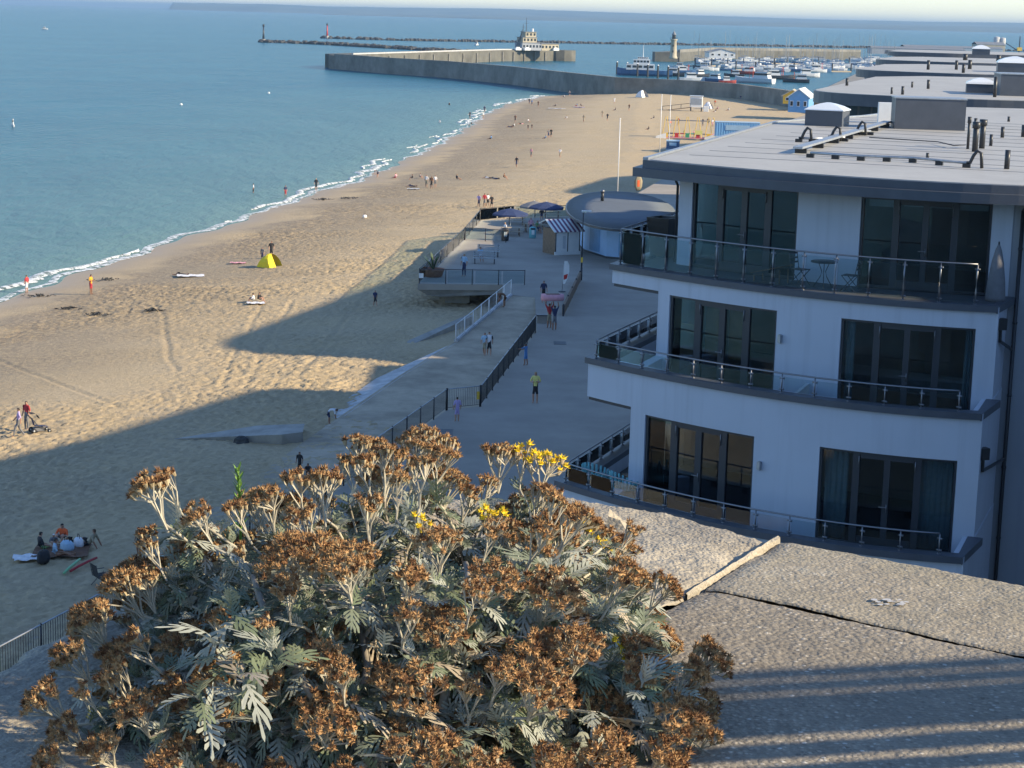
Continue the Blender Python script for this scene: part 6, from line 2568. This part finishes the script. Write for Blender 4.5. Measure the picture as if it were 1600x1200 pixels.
# seaweed heaps on the tide line
for i, (x, y, s, lab) in enumerate(((62, 463, 1.6, 'clump of dark seaweed near the woman in the surf'), (165, 438, 1.6, 'long clump of seaweed right of the man in orange-yellow'), (110, 483, 1.1, 'rounded seaweed clump on the near tide line'),
                                  (152, 492, 1.0, 'seaweed clump right of the rounded one'), (505, 312, 1.7, 'dark drift of seaweed by the foam'), (545, 310, 1.8, 'seaweed drift farther along the foam'), (240, 486, .9, 'small seaweed clump in the mid sand'))):
    p = S_(x, y)
    t = thing('seaweed_clump', lab, 'seaweed', tuple(p), .2, 'seaweed along the tide line')
    mb = MB()
    rg = random.Random(i)
    for k in range(46):
        a, r_ = rg.random() * 6.28, rg.random()
        c = Vector((math.cos(a) * r_ * s, math.sin(a) * r_ * s * .6, .02 + .18 * (1 - r_) * rg.random()))
        d = Vector((rg.random() - .5, rg.random() - .5, (rg.random() - .3) * .4)) * .5
        n = Vector((-d.y, d.x, .05)) * .25
        mb.add([c - d, c - n, c + d, c + n + Vector((0, 0, .06))], [(0, 1, 2), (0, 2, 3)])
    tag(mb.build('fronds', 'rock_dark', t), kind='stuff')

# flagpoles, lookout hut, trampolines and containers in the middle distance
for x, yb, yt, lab in ((965, 298, 190, 'tall white flagpole behind the kiosk'), (1031, 232, 152, 'left one of the two flagpoles by the blue container'), (1045, 230, 153, 'right one of the two flagpoles by the blue container')):
    b = P(x, yb, -1.0)
    dpt = b.y
    h = (yb - yt) / FPX * dpt * 1.02
    t = thing('flagpole', lab, 'flagpole', tuple(b + Vector((0, 0, -.8))))
    mb = MB()
    mb.cone((0, 0, 0), (0, 0, h + .8), .075, .05, 8)
    mb.build('pole', 'white_paint', t, True)
    mb = MB()
    mb.lathe((0, 0, h + .8), [(.02, 0), (.10, .06), (.10, .12), (.02, .18)], 8)
    mb.build('finial', 'white_paint', t, True)


def lookout():
    p = S_(1087, 174)
    t = thing('lookout_hut', 'white lifeguard lookout hut on legs with a ramp', 'hut', tuple(p), rad(-8))
    k = p.y / FPX
    mb = MB()
    mb.box((0, 1.3, 2.3), (19 * k, 2.6, 2.6))
    mb.build('cabin', 'white_paint', t)
    mb = MB()
    mb.box((0, 1.3, 3.68), (21 * k, 3.0, .16))
    mb.build('roof', 'hull_white', t)
    mb = MB()
    mb.box((0, -.02, 2.35), (17 * k, .05, 1.5))
    mb.build('shutter', 'galvanised', t)
    for x in (-1.3, 1.3):
        for y in (.2, 2.4):
            mb = MB()
            mb.box((x, y, .4), (.18, .18, 1.2))
            mb.build('leg', 'frame_grey', t)
    mb = MB()
    mb.add([(-1.4, -.1, .95), (-1.4, 1.0, .95), (-8.2, 1.0, 0), (-8.2, -.1, 0), (-1.4, -.1, .8), (-1.4, 1.0, .8), (-8.2, 1.0, -.15), (-8.2, -.1, -.15)], [(0, 3, 2, 1), (4, 5, 6, 7), (0, 4, 7, 3), (1, 2, 6, 5)])
    mb.build('ramp', 'wood', t)
    for y in (-.1, 1.0):
        mb = MB()
        mb.cone((-1.4, y, 1.9), (-8.2, y, .95), .04, n=5)
        for i in range(4):
            q = i / 3
            mb.cone((-1.4 - 6.8 * q, y, .95 * (1 - q)), (-1.4 - 6.8 * q, y, 1.9 - .95 * q), .035, n=5)
        mb.build('ramp_rail', 'frame_grey', t)
    mb = MB()
    mb.box((2.5, .6, .65), (1.2, 1.2, 1.3))
    mb.build('store_box', 'white_paint', t)


lookout()


def container(px, py, label, w, h, d_, m, rz, z=-1.2):
    p = P(px, py, z)
    t = thing('storage_container', label, 'container', tuple(p), rz)
    mb = MB()
    n = 18
    pts = []
    for i in range(n * 2 + 1):
        x = -w / 2 + w * i / (n * 2)
        pts.append((x, -.04 if (i // 1) % 2 else 0))
    mb.prism(pts + [(w / 2, d_), (-w / 2, d_)], .1, h - .1)
    mb.build('body', m, t)
    for z_ in (.05, h - .05):
        mb = MB()
        mb.box((0, d_ / 2, z_), (w + .06, d_ + .1, .14))
        mb.build('frame_rail', 'c_lightblue', t)
    mb = MB()
    mb.box((0, -.07, h * .62), (w * .55, .02, h * .35))
    mb.build('sign', 'c_lightblue', t)


container(1051, 234, 'small blue container at the foot of the flagpoles', 2.2, 1.5, 2.4, 'hull_blue', -.1, -1.4)
container(1152, 214, 'long blue container next to the trampolines', 8.2, 2.7, 2.6, 'blue_paint', -.05, -.9)


def trampolines():
    p = S_(1075, 216)
    t = thing('bungee_trampolines', 'colourful bungee trampoline ride with yellow poles', 'fairground ride', tuple(p), rad(-3))
    k = p.y / FPX
    mb = MB()
    for a, b_, in ((-6.4, -5.0), (5.0, 6.4)):
        pass
    for x in (-5.2, 3.9):
        mb = MB()
        mb.add([(x - .9, -2.2, 0), (x + 1.0, -2.2, 0), (x + 1.0, -2.2, 1.0), (x - .9, -2.2, .35), (x - .9, -1.9, 0), (x + 1.0, -1.9, 0), (x + 1.0, -1.9, 1.0), (x - .9, -1.9, .35)],
               [(0, 1, 2, 3), (7, 6, 5, 4), (3, 2, 6, 7), (0, 3, 7, 4), (1, 5, 6, 2)])
        mb.build('side_board', 'white_paint', t)
    cols = ['yellow_paint', 'red_paint', 'green_paint', 'c_red', 'yellow_paint', 'c_blue']
    for i in range(5):
        x = -4.2 + 2.0 * i
        for s in (-1, 1):
            mb = MB()
            mb.cone((x + s * .7, -.4, 0), (x + s * .12, 0, 4.0), .07, .05, 6)
            mb.build('pole', 'yellow_paint', t)
        mb = MB()
        mb.lathe((x + 1.0, .6, .75), [(.02, 0), (.80, 0), (.95, .05), (.95, .12), (.80, .14), (.02, .12)], 12)
        mb.build('trampoline_bed', ['c_navy', 'c_red', 'green_paint', 'c_grey', 'c_pink'][i], t)
        mb = MB()
        mb.box((x, -1.2, .55), (.7, .5, .9))
        mb.build('seat_tub', cols[i], t)
    mb = MB()
    mb.cone((4.6, 0, 4.0), (6.4, -1.2, 0), .07, n=6)
    mb.build('stay', 'yellow_paint', t)
    mb = MB()
    mb.box((0, .2, .12), (9.8, 4.2, .1))
    mb.build('platform', 'c_pink', t)
    mb = MB()
    mb.box((0, 2.2, 3.2), (8.4, 1.2, .14))
    mb.build('canopy', 'c_grey', t)
    mb = MB()
    mb.box((1.9, -1.5, 1.2), (1.4, .08, .8))
    mb.build('sign', 'c_yellow', t)


trampolines()
wind = thing('paddle_board_rack', 'pale round-topped board standing on the sand behind the kiosk', 'surfboard', tuple(P(997, 298, -.8)), .3)
mb = MB()
mb.loft([[Vector((x * w, y * .05, z)) for x, y in ((-1, 0), (-.5, 1), (.5, 1), (1, 0), (.5, -1), (-.5, -1))] for z, w in ((0, .25), (.5, .5), (1.2, .55), (1.7, .35), (1.85, .1))])
mb.build('board', 'c_khaki', wind, True)
mb = MB()
mb.box((0, -.07, .9), (.3, .02, .8))
mb.build('print', 'c_orange', wind)

# ------------------------------------------------------------------ harbour: pier, buildings, lighthouse, breakwaters, boats
def wall_ribbon(mb, line, width_dir, width, z0, z1, mi=0):
    """thick wall following a polyline; width_dir = +1 to the left of travel"""
    pts = [Vector((p[0], p[1])) for p in line]
    off = []
    for i, p in enumerate(pts):
        d = (pts[min(i + 1, len(pts) - 1)] - pts[max(i - 1, 0)]).normalized()
        off.append(p + Vector((-d.y, d.x)) * width * width_dir)
    for i in range(len(pts) - 1):
        q = [pts[i], pts[i + 1], off[i + 1], off[i]]
        vs = [(v.x, v.y, z0) for v in q] + [(v.x, v.y, z1) for v in q]
        mb.add(vs, [(0, 1, 5, 4), (2, 3, 7, 6), (4, 5, 6, 7), (1, 2, 6, 5), (3, 0, 4, 7), (0, 3, 2, 1)], mi)


PIER_TOP = 1.9
pier = thing('harbour_pier', 'long grey stone harbour pier with an angled outer arm', 'pier', tuple(PIER_BASE[3]))
mb = MB()
wall_ribbon(mb, PIER_BASE, 1, 9.0, -6, PIER_TOP - .6)
mb.build('outer_arm', 'pier_stone', pier, False, True)
mb = MB()
wall_ribbon(mb, PIER_BASE, 1, 1.6, PIER_TOP - .6, PIER_TOP + .5)
mb.build('parapet', 'pier_stone', pier, False, True)
arm = [P(540, 107, -4) + Vector((4, 2, 0)), P(640, 103, -4) + Vector((0, 30, 0)), P(760, 97, -4), P(850, 96.5, -4)]
arm = [(arm[0].x, arm[0].y), (-42, 935), (-10, 1040), (19, 1085)]
mb = MB()
wall_ribbon(mb, arm, 1, 14.0, -6, PIER_TOP)
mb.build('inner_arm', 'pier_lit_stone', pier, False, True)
mb = MB()
wall_ribbon(mb, [(x - 1, y + 1) for x, y in arm], 1, .8, PIER_TOP, PIER_TOP + .6)
mb.build('parapet', 'pale_concrete', pier, False, True)
for i in range(16):
    t = i / 15
    k = min(2, int(t * 3))
    a, b_ = Vector(arm[k]), Vector(arm[k + 1])
    p = a.lerp(b_, t * 3 - k)
    mb = MB()
    mb.box((p.x + .5, p.y - .3, -1.6), (.5, .5, 5), .6)
    mb.build('fender_pile', 'old_concrete', pier, False, True)
mb = MB()
c = Vector((22, 1092))
mb.cone((c.x, c.y, -6), (c.x, c.y, PIER_TOP), 9, n=12)
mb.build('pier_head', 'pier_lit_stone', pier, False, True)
mb = MB()
c = PIER_BASE[0]
mb.cone((c.x + 6, c.y + 6, -6), (c.x + 6, c.y + 6, PIER_TOP - .1), 9, n=12)
mb.build('pier_head', 'pier_stone', pier, False, True)


def pier_building():
    b = Vector((4, 1060, PIER_TOP))
    t = thing('pier_building', 'tiered cream pier-head building with a mast and terraces', 'building', tuple(b), rad(28))
    spec = [('lower_storey', (0, 0, 2.0), (12, 9, 4.0), 'grey_render'), ('upper_storey', (-1, 0, 5.4), (8.5, 7, 2.8), 'cream_wall'), ('top_storey', (0, 0, 8.3), (6.5, 5.5, 2.8), 'cream_wall'),
            ('side_wing', (11, -1, 1.8), (11, 7, 3.6), 'cream_wall')]
    for n, c, s, m_ in spec:
        mb = MB()
        mb.box(c, s)
        o = mb.build(n, m_, t)
        mb = MB()
        mb.box((c[0], c[1], c[2] + s[2] / 2 + .12), (s[0] + .8, s[1] + .8, .24))
        mb.build('roof', 'grey_roof', o)
        nw = int(s[0] // 2)
        for i in range(nw):
            mb = MB()
            mb.box((c[0] - s[0] / 2 + (i + .5) * s[0] / nw, c[1] - s[1] / 2 - .03, c[2] + .2), (1.1, .1, 1.3))
            mb.build('window', 'boat_window', o)
    for x, h in ((-1.5, 7.5), (-3.4, 4.2)):
        mb = MB()
        mb.cone((x, 0, 9.8), (x, 0, 9.8 + h), .22, .1, 7)
        mb.cone((x - 1.2, 0, 9.8 + h * .6), (x + 1.2, 0, 9.8 + h * .6), .08, n=5)
        mb.build('mast', 'frame_grey', t)
    mb = MB()
    mb.cone((2.4, 0, 9.8), (2.4, 0, 11.6), .6, n=8)
    mb.build('tank', 'white_paint', t)
    for i in range(4):
        mb = MB()
        mb.cone((-7 - i * .3, -2 + i, 0), (-5 + i * .2, -2 + i, 11 - i), .13, n=5)
        mb.build('scaffold_pole', 'frame_grey', t)
    for i, (x, y, z) in enumerate(((-9, -5, .6), (-4, -6, .6), (14, -5.5, .7))):
        mb = MB()
        mb.box((x, y, z), (3.4, 1.7, 1.2))
        mb.box((x - .2, y, z + .8), (1.9, 1.5, .6))
        mb.build('terrace_canopy', 'white_paint', t)


pier_building()


def lighthouse():
    b = P(1053, 93, -4)
    wp = thing('west_pier', 'stone pier carrying the lighthouse on the far side of the harbour', 'pier', tuple(b))
    mb = MB()
    base = [P(1023, 96, -4), P(1062, 97, -4), P(1130, 95, -4) + Vector((0, 60, 0)), P(1400, 101, -4) + Vector((0, 130, 0))]
    wall_ribbon(mb, base, 1, 14, -6, 1.5)
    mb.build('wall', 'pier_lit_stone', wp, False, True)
    mb = MB()
    wall_ribbon(mb, base[1:], 1, 1.5, 1.5, 3.2)
    mb.build('parapet', 'pier_stone', wp, False, True)
    c = P(1053, 92, 1.5) + Vector((0, 5, 0))
    t = thing('lighthouse', 'pale stone lighthouse with a lantern on the far pier', 'lighthouse', tuple(c))
    mb = MB()
    mb.lathe((0, 0, 0), [(2.1, 0), (2.0, .8), (1.7, 1.2), (1.35, 8.6), (1.8, 9.0), (1.8, 9.4), (1.5, 9.4)], 16)
    mb.build('tower', 'cream_wall', t, True)
    mb = MB()
    mb.lathe((0, 0, 9.4), [(.9, 0), (.9, 2.0)], 10)
    mb.build('lantern', 'boat_window', t)
    mb = MB()
    mb.lathe((0, 0, 11.4), [(1.15, 0), (1.0, .4), (.5, 1.2), (.1, 2.0), (.08, 2.6)], 10)
    mb.build('cupola', 'grey_roof', t, True)
    mb = MB()
    for k in range(12):
        a = k * .5236
        mb.cone((math.cos(a) * 1.7, math.sin(a) * 1.7, 9.4), (math.cos(a) * 1.7, math.sin(a) * 1.7, 10.4), .05, n=4)
    mb.build('gallery_rail', 'frame_grey', t)
    for z in (3.5, 6.3):
        mb = MB()
        mb.box((-.4, -1.98 + z * .02, z), (.6, .2, 1.0))
        mb.build('window', 'boat_window', t)


lighthouse()


def breakwater(label, line, n, sz, seed):
    rg = random.Random(seed)
    t = thing('breakwater', label, 'breakwater', (line[0][0], line[0][1], -4))
    mb = MB()
    pts = [Vector(p) for p in line]
    L = [0]
    for a, b_ in zip(pts[:-1], pts[1:]):
        L.append(L[-1] + (b_ - a).length)
    for i in range(n):
        s = L[-1] * i / n
        k = max(j for j in range(len(pts)) if L[j] <= s)
        k = min(k, len(pts) - 2)
        p = pts[k].lerp(pts[k + 1], (s - L[k]) / (L[k + 1] - L[k]))
        for _ in range(3):
            r = sz * (.6 + .8 * rg.random())
            c = Vector((p.x + rg.uniform(-3, 3), p.y + rg.uniform(-5, 5), -4 + rg.uniform(-.3, .6) * sz))
            rings = [[c + Vector((math.cos(a) * r * w * rg.uniform(.8, 1.2), math.sin(a) * r * w, r * z)) for a in (k2 * 1.2566 for k2 in range(5))] for z, w in ((-.8, 1), (.1, 1), (.55, .5))]
            mb.loft(rings)
    tag(mb.build('rocks', 'rock_dark', t, False, True), kind='stuff')
    return t


breakwater('nearer dark rock breakwater outside the pier', [(-193, 1440), (-150, 1420), (-90, 1330), (-30, 1230), (10, 1200)], 230, 2.0, 5)
breakwater('farther long rock breakwater reaching across the harbour mouth', [(-176, 1730), (-100, 1720), (40, 1830), (220, 1970), (405, 2110), (640, 2200)], 420, 2.0, 6)
for x, y, Y, m_, lab in ((410, 66, 1436, 'frame_grey', 'dark beacon post at the tip of the nearer breakwater'), (510, 60, 1728, 'red_paint', 'red beacon post at the tip of the farther breakwater')):
    p = Vector(((-190, 1438, -3) if Y < 1500 else (-172, 1729, -3)))
    t = thing('beacon', lab, 'beacon', tuple(p))
    mb = MB()
    mb.cone((0, 0, 0), (0, 0, 10.5), .9, .45, 8)
    mb.build('post', m_, t, True)
    mb = MB()
    mb.cone((0, 0, 10.5), (0, 0, 12.2), .9, .7, 8)
    mb.build('topmark', 'frame_grey', t, True)
    mb = MB()
    mb.cone((0, 0, -2), (0, 0, 1.4), 2.2, 1.6, 8)
    mb.build('base', 'concrete', t)


# ------------------------------------------------------------------ boats
def hull_rings(L, B, H):
    out = []
    for t, w, sh in ((0, .80, .0), (.15, .95, -.03), (.45, 1.0, -.04), (.75, .78, .08), (.92, .38, .22), (1.0, .03, .34)):
        x = (t - .5) * L
        b = B / 2 * w
        top = H * (1 + sh)
        out.append([Vector((x, -b, top)), Vector((x, -b * .92, H * .35)), Vector((x, -b * .45, -.35 * H)), Vector((x, b * .45, -.35 * H)), Vector((x, b * .92, H * .35)), Vector((x, b, top))])
    return out


def motor_boat(loc, rz, L, label, hm, kind, group):
    t = thing('boat', label, 'boat', tuple(loc), rz, group)
    B, H = L * .32, L * .10 + .35
    mb = MB()
    mb.loft(hull_rings(L, B, H))
    mb.build('hull', hm, t)
    mb = MB()
    c = -.08 * L if kind != 'trawler' else -.22 * L
    cw, ch = L * .36, L * .10 + .9
    mb.loft([[Vector((c + a * cw / 2 * (1 - .25 * z), b_ * B * .36 * (1 - .12 * z), H * .95 + ch * z)) for a, b_ in ((-1, -1), (1.2, -1), (1.2, 1), (-1, 1))] for z in (0, .5, 1)])
    k = mb.build('cabin', 'hull_white', t)
    mb = MB()
    mb.loft([[Vector((c + a * cw / 2 * 1.0, b_ * B * .365, H * .95 + ch * z)) for a, b_ in ((-.85, -1), (1.0, -1), (1.0, 1), (-.85, 1))] for z in (.52, .82)])
    mb.build('window', 'boat_window', k)
    mb = MB()
    mb.box((c, 0, H * .95 + ch + .06), (cw * .95, B * .66, .12))
    mb.build('roof', 'hull_white', k)
    mb = MB()
    mb.cone((c, 0, H + ch), (c, 0, H + ch + L * (.30 if kind == 'trawler' else .16)), .07, .04, 5)
    mb.build('mast', 'frame_grey', t)
    if kind == 'trawler':
        mb = MB()
        mb.tube([(c + L * .3, -B * .3, H), (c + L * .3, -B * .3, H + L * .25), (c + L * .3, B * .3, H + L * .25), (c + L * .3, B * .3, H)], .10, 5)
        mb.build('gantry', 'c_orange', t)
    return t


def yacht(loc, rz, L, label, hm):
    t = thing('yacht', label, 'yacht', tuple(loc), rz, 'yachts moored in the marina')
    mb = MB()
    mb.loft(hull_rings(L, L * .28, L * .07 + .5))
    mb.build('hull', hm, t)
    H = L * .07 + .5
    mb = MB()
    mb.loft([[Vector((a * L * .2 * (1 - .2 * z), b_ * L * .08, H + .7 * z)) for a, b_ in ((-1, -1), (1.3, -1), (1.3, 1), (-1, 1))] for z in (0, 1)])
    mb.build('cabin', 'hull_white', t)
    mb = MB()
    mb.cone((.06 * L, 0, H), (.06 * L, 0, H + L * 1.25), .09, .06, 5)
    m_ = mb.build('mast', 'steel', t)
    mb = MB()
    mb.cone((.06 * L, 0, H + 1.3), (-.34 * L, 0, H + 1.2), .16, .12, 5)
    mb.build('furled_sail', 'hull_blue', m_)
    return t


# crew vessel at the pier
vs_ = P(1010, 120, -4)
ves = thing('workboat', 'white stepped workboat moored behind the pier wall', 'boat', tuple(vs_ + Vector((0, 12, 0))), rad(175))
mb = MB()
mb.loft(hull_rings(24, 7.5, 2.6))
mb.build('hull', 'hull_blue', ves)
for n, c, s in (('main_cabin', (2, 0, 3.8), (12, 6, 2.4)), ('bridge', (1.5, 0, 6.0), (7, 4.8, 2.0)), ('flybridge', (1, 0, 7.5), (4.5, 3.5, 1.0))):
    mb = MB()
    mb.box(c, s)
    o = mb.build(n, 'hull_white', ves)
    for i in range(5):
        mb = MB()
        mb.box((c[0] - s[0] / 2 + (i + .5) * s[0] / 5, s[1] / 2 + .02, c[2] + .2), (s[0] / 5 * .7, .06, s[2] * .4))
        mb.build('window', 'boat_window', o)
mb = MB()
mb.cone((1, 0, 8), (1, 0, 13), .25, .1, 6)
mb.cone((1, -1.5, 10.5), (1, 1.5, 10.5), .1, n=5)
mb.build('mast', 'hull_white', ves)

rb = random.Random(31)
near = [(1085, 128, 11, 'hull_white', 'boat', 'white boat with a low cabin, left of the big blue and white one'), (1118, 129, 10, 'hull_blue', 'boat', 'small pale blue boat behind the pier wall'), (1140, 131, 7, 'hull_red', 'boat', 'small orange-hulled boat behind the pier wall'),
        (1182, 131, 17, 'hull_white', 'trawler', 'large white motor boat close behind the pier wall'), (1165, 117, 12, 'hull_red', 'trawler', 'trawler with pink superstructure in mid harbour'), (1222, 125, 14, 'hull_black', 'trawler', 'dark-hulled trawler with white deckhouse'),
        (1050, 120, 12, 'hull_black', 'boat', 'dark boat right of the workboat'), (1075, 115, 10, 'hull_blue', 'trawler', 'blue trawler behind the dark boat'), (1098, 121, 9, 'hull_black', 'boat', 'black boat among the fishing boats'),
        (1150, 121, 9, 'hull_black', 'boat', 'black round-sterned boat in mid harbour'), (1200, 117, 10, 'hull_red', 'boat', 'brown boat left of the dark-hulled trawler'), (1248, 130, 11, 'hull_black', 'trawler', 'dark boat at the landward end of the wall'),
        (1265, 121, 12, 'hull_white', 'boat', 'white boat before the blue beach house'), (1285, 113, 12, 'hull_blue', 'trawler', 'green-blue boat left of the far roofs'), (1062, 108, 9, 'hull_white', 'boat', 'small white boat below the lighthouse pier'),
        (1100, 108, 10, 'hull_black', 'boat', 'dark boat below the lighthouse pier'), (1132, 106, 8, 'hull_white', 'boat', 'white boat at the harbour pontoon'), (1240, 112, 10, 'hull_white', 'boat', 'white boat in the crowded marina')]
for x, y, L, hm, kd, lab in near:
    p = P(x, y, -4) + Vector((0, 8, 0))
    motor_boat(p, rb.choice([0.1, 3.0, -.3, 2.6, .5]), L, lab, hm, kd, 'boats moored in the harbour')
yl = []
for i in range(140):
    y = rb.uniform(92, 113)
    x = rb.uniform(1095 + (113 - y) * -1.0, 1400)
    p = P(x, y, -4)
    yl.append((p, rb.uniform(-.4, .4) + rb.choice([0, math.pi, 1.5]), rb.uniform(8, 13)))
protos = []
for i, (p, a, L) in enumerate(yl):
    if i < 6:
        protos.append(yacht(p, a, L, 'moored yacht with a bare mast in the crowded marina', 'hull_white' if i % 3 else 'hull_blue'))
    else:
        copy_tree(protos[i % 6], p, a, None, rb.uniform(.85, 1.2))
# pontoons, harbour office and marina quay
for i, (a, b_, lab) in enumerate((((1060, 104), (1210, 104), 'long floating pontoon nearest the lighthouse pier'), ((1130, 99), (1420, 103), 'long pontoon in the far marina'), ((1150, 110), (1330, 113), 'pontoon in the near marina'))):
    p, q = P(*a, -4), P(*b_, -4)
    t = thing('pontoon', lab, 'pontoon', tuple(p))
    mb = MB()
    wall_ribbon(mb, [p, q], 1, 3, -4.4, -3.4)
    mb.build('deck', 'pale_wood', t, False, True)
    for k in range(7):
        c = p.lerp(q, k / 6)
        mb = MB()
        mb.cone((c.x, c.y + 1, -5), (c.x, c.y + 1, .5), .35, n=6)
        mb.build('pile', 'rock_dark', t, False, True)
for i in range(7):
    c = P(964 + i * 16, 116 + i * 1.6, -4) + Vector((0, 2, 0))
    t = thing('mooring_pile', ('leftmost', 'second', 'third', 'fourth', 'fifth', 'sixth', 'rightmost')[i] + ' dark mooring pile of the row in front of the workboat', 'pile', tuple(c), 0, 'mooring piles by the workboat')
    mb = MB()
    mb.cone((0, 0, -2), (0, 0, 5.2), .45, .4, 7)
    mb.build('shaft', 'rock_dark', t)
    mb = MB()
    mb.cone((0, 0, 5.2), (0, 0, 5.6), .5, .1, 7)
    mb.build('cap', 'white_paint', t)


def house(name, label, c, size, rz, wm, rm, h, ridge, win=3):
    t = thing(name, label, 'building', tuple(c), rz)
    w, d_ = size
    mb = MB()
    mb.box((0, 0, h / 2), (w, d_, h))
    wl = mb.build('wall', wm, t)
    mb = MB()
    mb.add([(-w / 2, -d_ / 2, h), (w / 2, -d_ / 2, h), (0, -d_ / 2, h + ridge - .25)], [(0, 1, 2)])
    mb.build('gable', wm, t)
    mb = MB()
    e = .4
    for s in (-1, 1):
        a, b_ = (s * (w / 2 + e), h - .2), (0, h + ridge)
        mb.add([(a[0], -d_ / 2 - e, a[1]), (b_[0], -d_ / 2 - e, b_[1]), (b_[0], d_ / 2 + e, b_[1]), (a[0], d_ / 2 + e, a[1]), (a[0], -d_ / 2 - e, a[1] - .2), (b_[0], -d_ / 2 - e, b_[1] - .2), (b_[0], d_ / 2 + e, b_[1] - .2), (a[0], d_ / 2 + e, a[1] - .2)],
               [(0, 1, 2, 3), (4, 7, 6, 5), (0, 4, 5, 1), (3, 2, 6, 7), (0, 3, 7, 4)])
    mb.build('roof', rm, t)
    for i in range(win):
        mb = MB()
        mb.box((-w / 2 + (i + .5) * w / win, -d_ / 2 - .03, h * .55), (w / win * .45, .1, h * .35))
        f = mb.build('window', 'white_paint', t)
        mb = MB()
        mb.box((-w / 2 + (i + .5) * w / win, -d_ / 2 - .07, h * .55), (w / win * .36, .06, h * .28))
        mb.build('pane', 'boat_window', f)


house('beach_house', 'blue gabled seafront building with a pale roof below the harbour', P(1257, 176, 0) + Vector((0, 6, 0)), (4.6, 12), -.25, 'blue_paint', 'white_paint', 3.6, 1.8)
house('beach_house', 'small yellow gabled hut beside the blue building', P(1243, 163, 0) + Vector((0, 5, 0)), (4.6, 7), -.2, 'yellow_paint', 'cream_wall', 2.2, 1.4, 2)
house('harbour_office', 'white harbour office on the far quay', P(1128, 91, 1) + Vector((0, 10, 0)), (14, 12), .1, 'hull_white', 'grey_roof', 3.2, 1.6, 4)
# working port beyond the far roofs
def shed(px, py, z, w, h, label, m_, roof):
    c = P(px, py, z)
    t = thing('port_shed', label, 'shed', tuple(c))
    mb = MB()
    mb.box((0, 10, h / 2), (w, 20, h))
    mb.build('wall', m_, t)
    mb = MB()
    mb.loft([[Vector((a, y, z_)) for y, z_ in ((-.3, h), (10, h + h * .3), (20.3, h))] for a in (-w / 2 - .4, w / 2 + .4)], 0, False, False)
    mb.build('roof', roof, t)
    for i in range(3):
        mb = MB()
        mb.box((-w * .3 + i * w * .3, -.05, h * .4), (w * .12, .12, h * .6))
        mb.build('door', 'frame_grey', t)


shed(1435, 86, -1, 70, 4.5, 'long low grey port shed beyond the roofs', 'grey_render', 'grey_roof')
shed(1490, 84, -1, 80, 4.8, 'second long port shed beyond the roofs', 'galvanised', 'grey_roof')
shed(1548, 84, -1, 24, 7.5, 'tall brown port shed beside the silo', 'cream_wall', 'grey_roof')
c = P(1564, 84, -1)
t = thing('silo', 'tall pale concrete silo tower at the port', 'silo', tuple(c))
for i, (x, h) in enumerate(((-2.6, 13.5), (2.6, 12.8))):
    mb = MB()
    mb.lathe((x, 8, 0), [(2.7, 0), (2.7, h), (2.3, h + .5), (.2, h + .9)], 14)
    mb.build('cylinder', 'pale_concrete', t, True)
mb = MB()
mb.box((-8, 8, 4.5), (5, 5, 9))
mb.build('stair_tower', 'cream_wall', t)
mb = MB()
mb.box((-8, 8, 9.3), (5.6, 5.6, .6))
mb.build('roof', 'grey_roof', t)
c = P(1592, 84, -1)
t = thing('harbour_crane', 'dark lattice crane right of the silo', 'crane', tuple(c))
mb = MB()
mb.cone((0, 0, 0), (0, 0, 15), .7, .45, 6)
mb.build('mast', 'frame_grey', t)
mb = MB()
mb.cone((0, 0, 2), (-14, 0, 10), .5, .3, 5)
mb.build('jib', 'frame_grey', t)
mb = MB()
mb.box((0, 0, 4), (4, 3, 3))
mb.build('cab', 'yellow_paint', t)
# quay ground behind the marina and the port
mb = MB()
q = [P(1262, 150, -1.0), P(1345, 112, -1.0), P(1395, 90, -1.0), P(1420, 86, -1), Vector((760, 1500, -1)), Vector((760, 520, -1)), Vector((120, 506, -1))]
mb.prism([(p.x, p.y) for p in q][::-1], -6, -1.0)
o = mb.build('harbour_quay', 'old_concrete')
tag(o, kind='structure', label='concrete quay of the working harbour')
# buoys and a small launch out in the open water
for i, (x, y, lab) in enumerate(((70, 46, 'tiny white launch far out at left'), (745, 71, 'small blue launch beyond the pier'), (20, 198, 'lone white buoy boat off the beach'))):
    motor_boat(P(x, y, -4), 1.2 * i, (6, 7, .9)[i], lab, 'hull_white', 'boat', None)
for x, y, lab in ((283, 164, 'pale mooring buoy in mid water'), (420, 146, 'small pale buoy nearer the pier')):
    p = P(x, y, -4)
    t = thing('buoy', lab, 'buoy', tuple(p))
    mb = MB()
    mb.lathe((0, 0, -.3), [(.1, 0), (.55, .2), (.6, .55), (.4, .9), (.1, 1.05)], 10)
    mb.build('float', 'white_paint', t, True)
    t.scale = (.6, .6, .6)
    mb = MB()
    mb.cone((0, 0, .7), (0, 0, 1.5), .06, n=5)
    mb.build('stem', 'frame_grey', t)
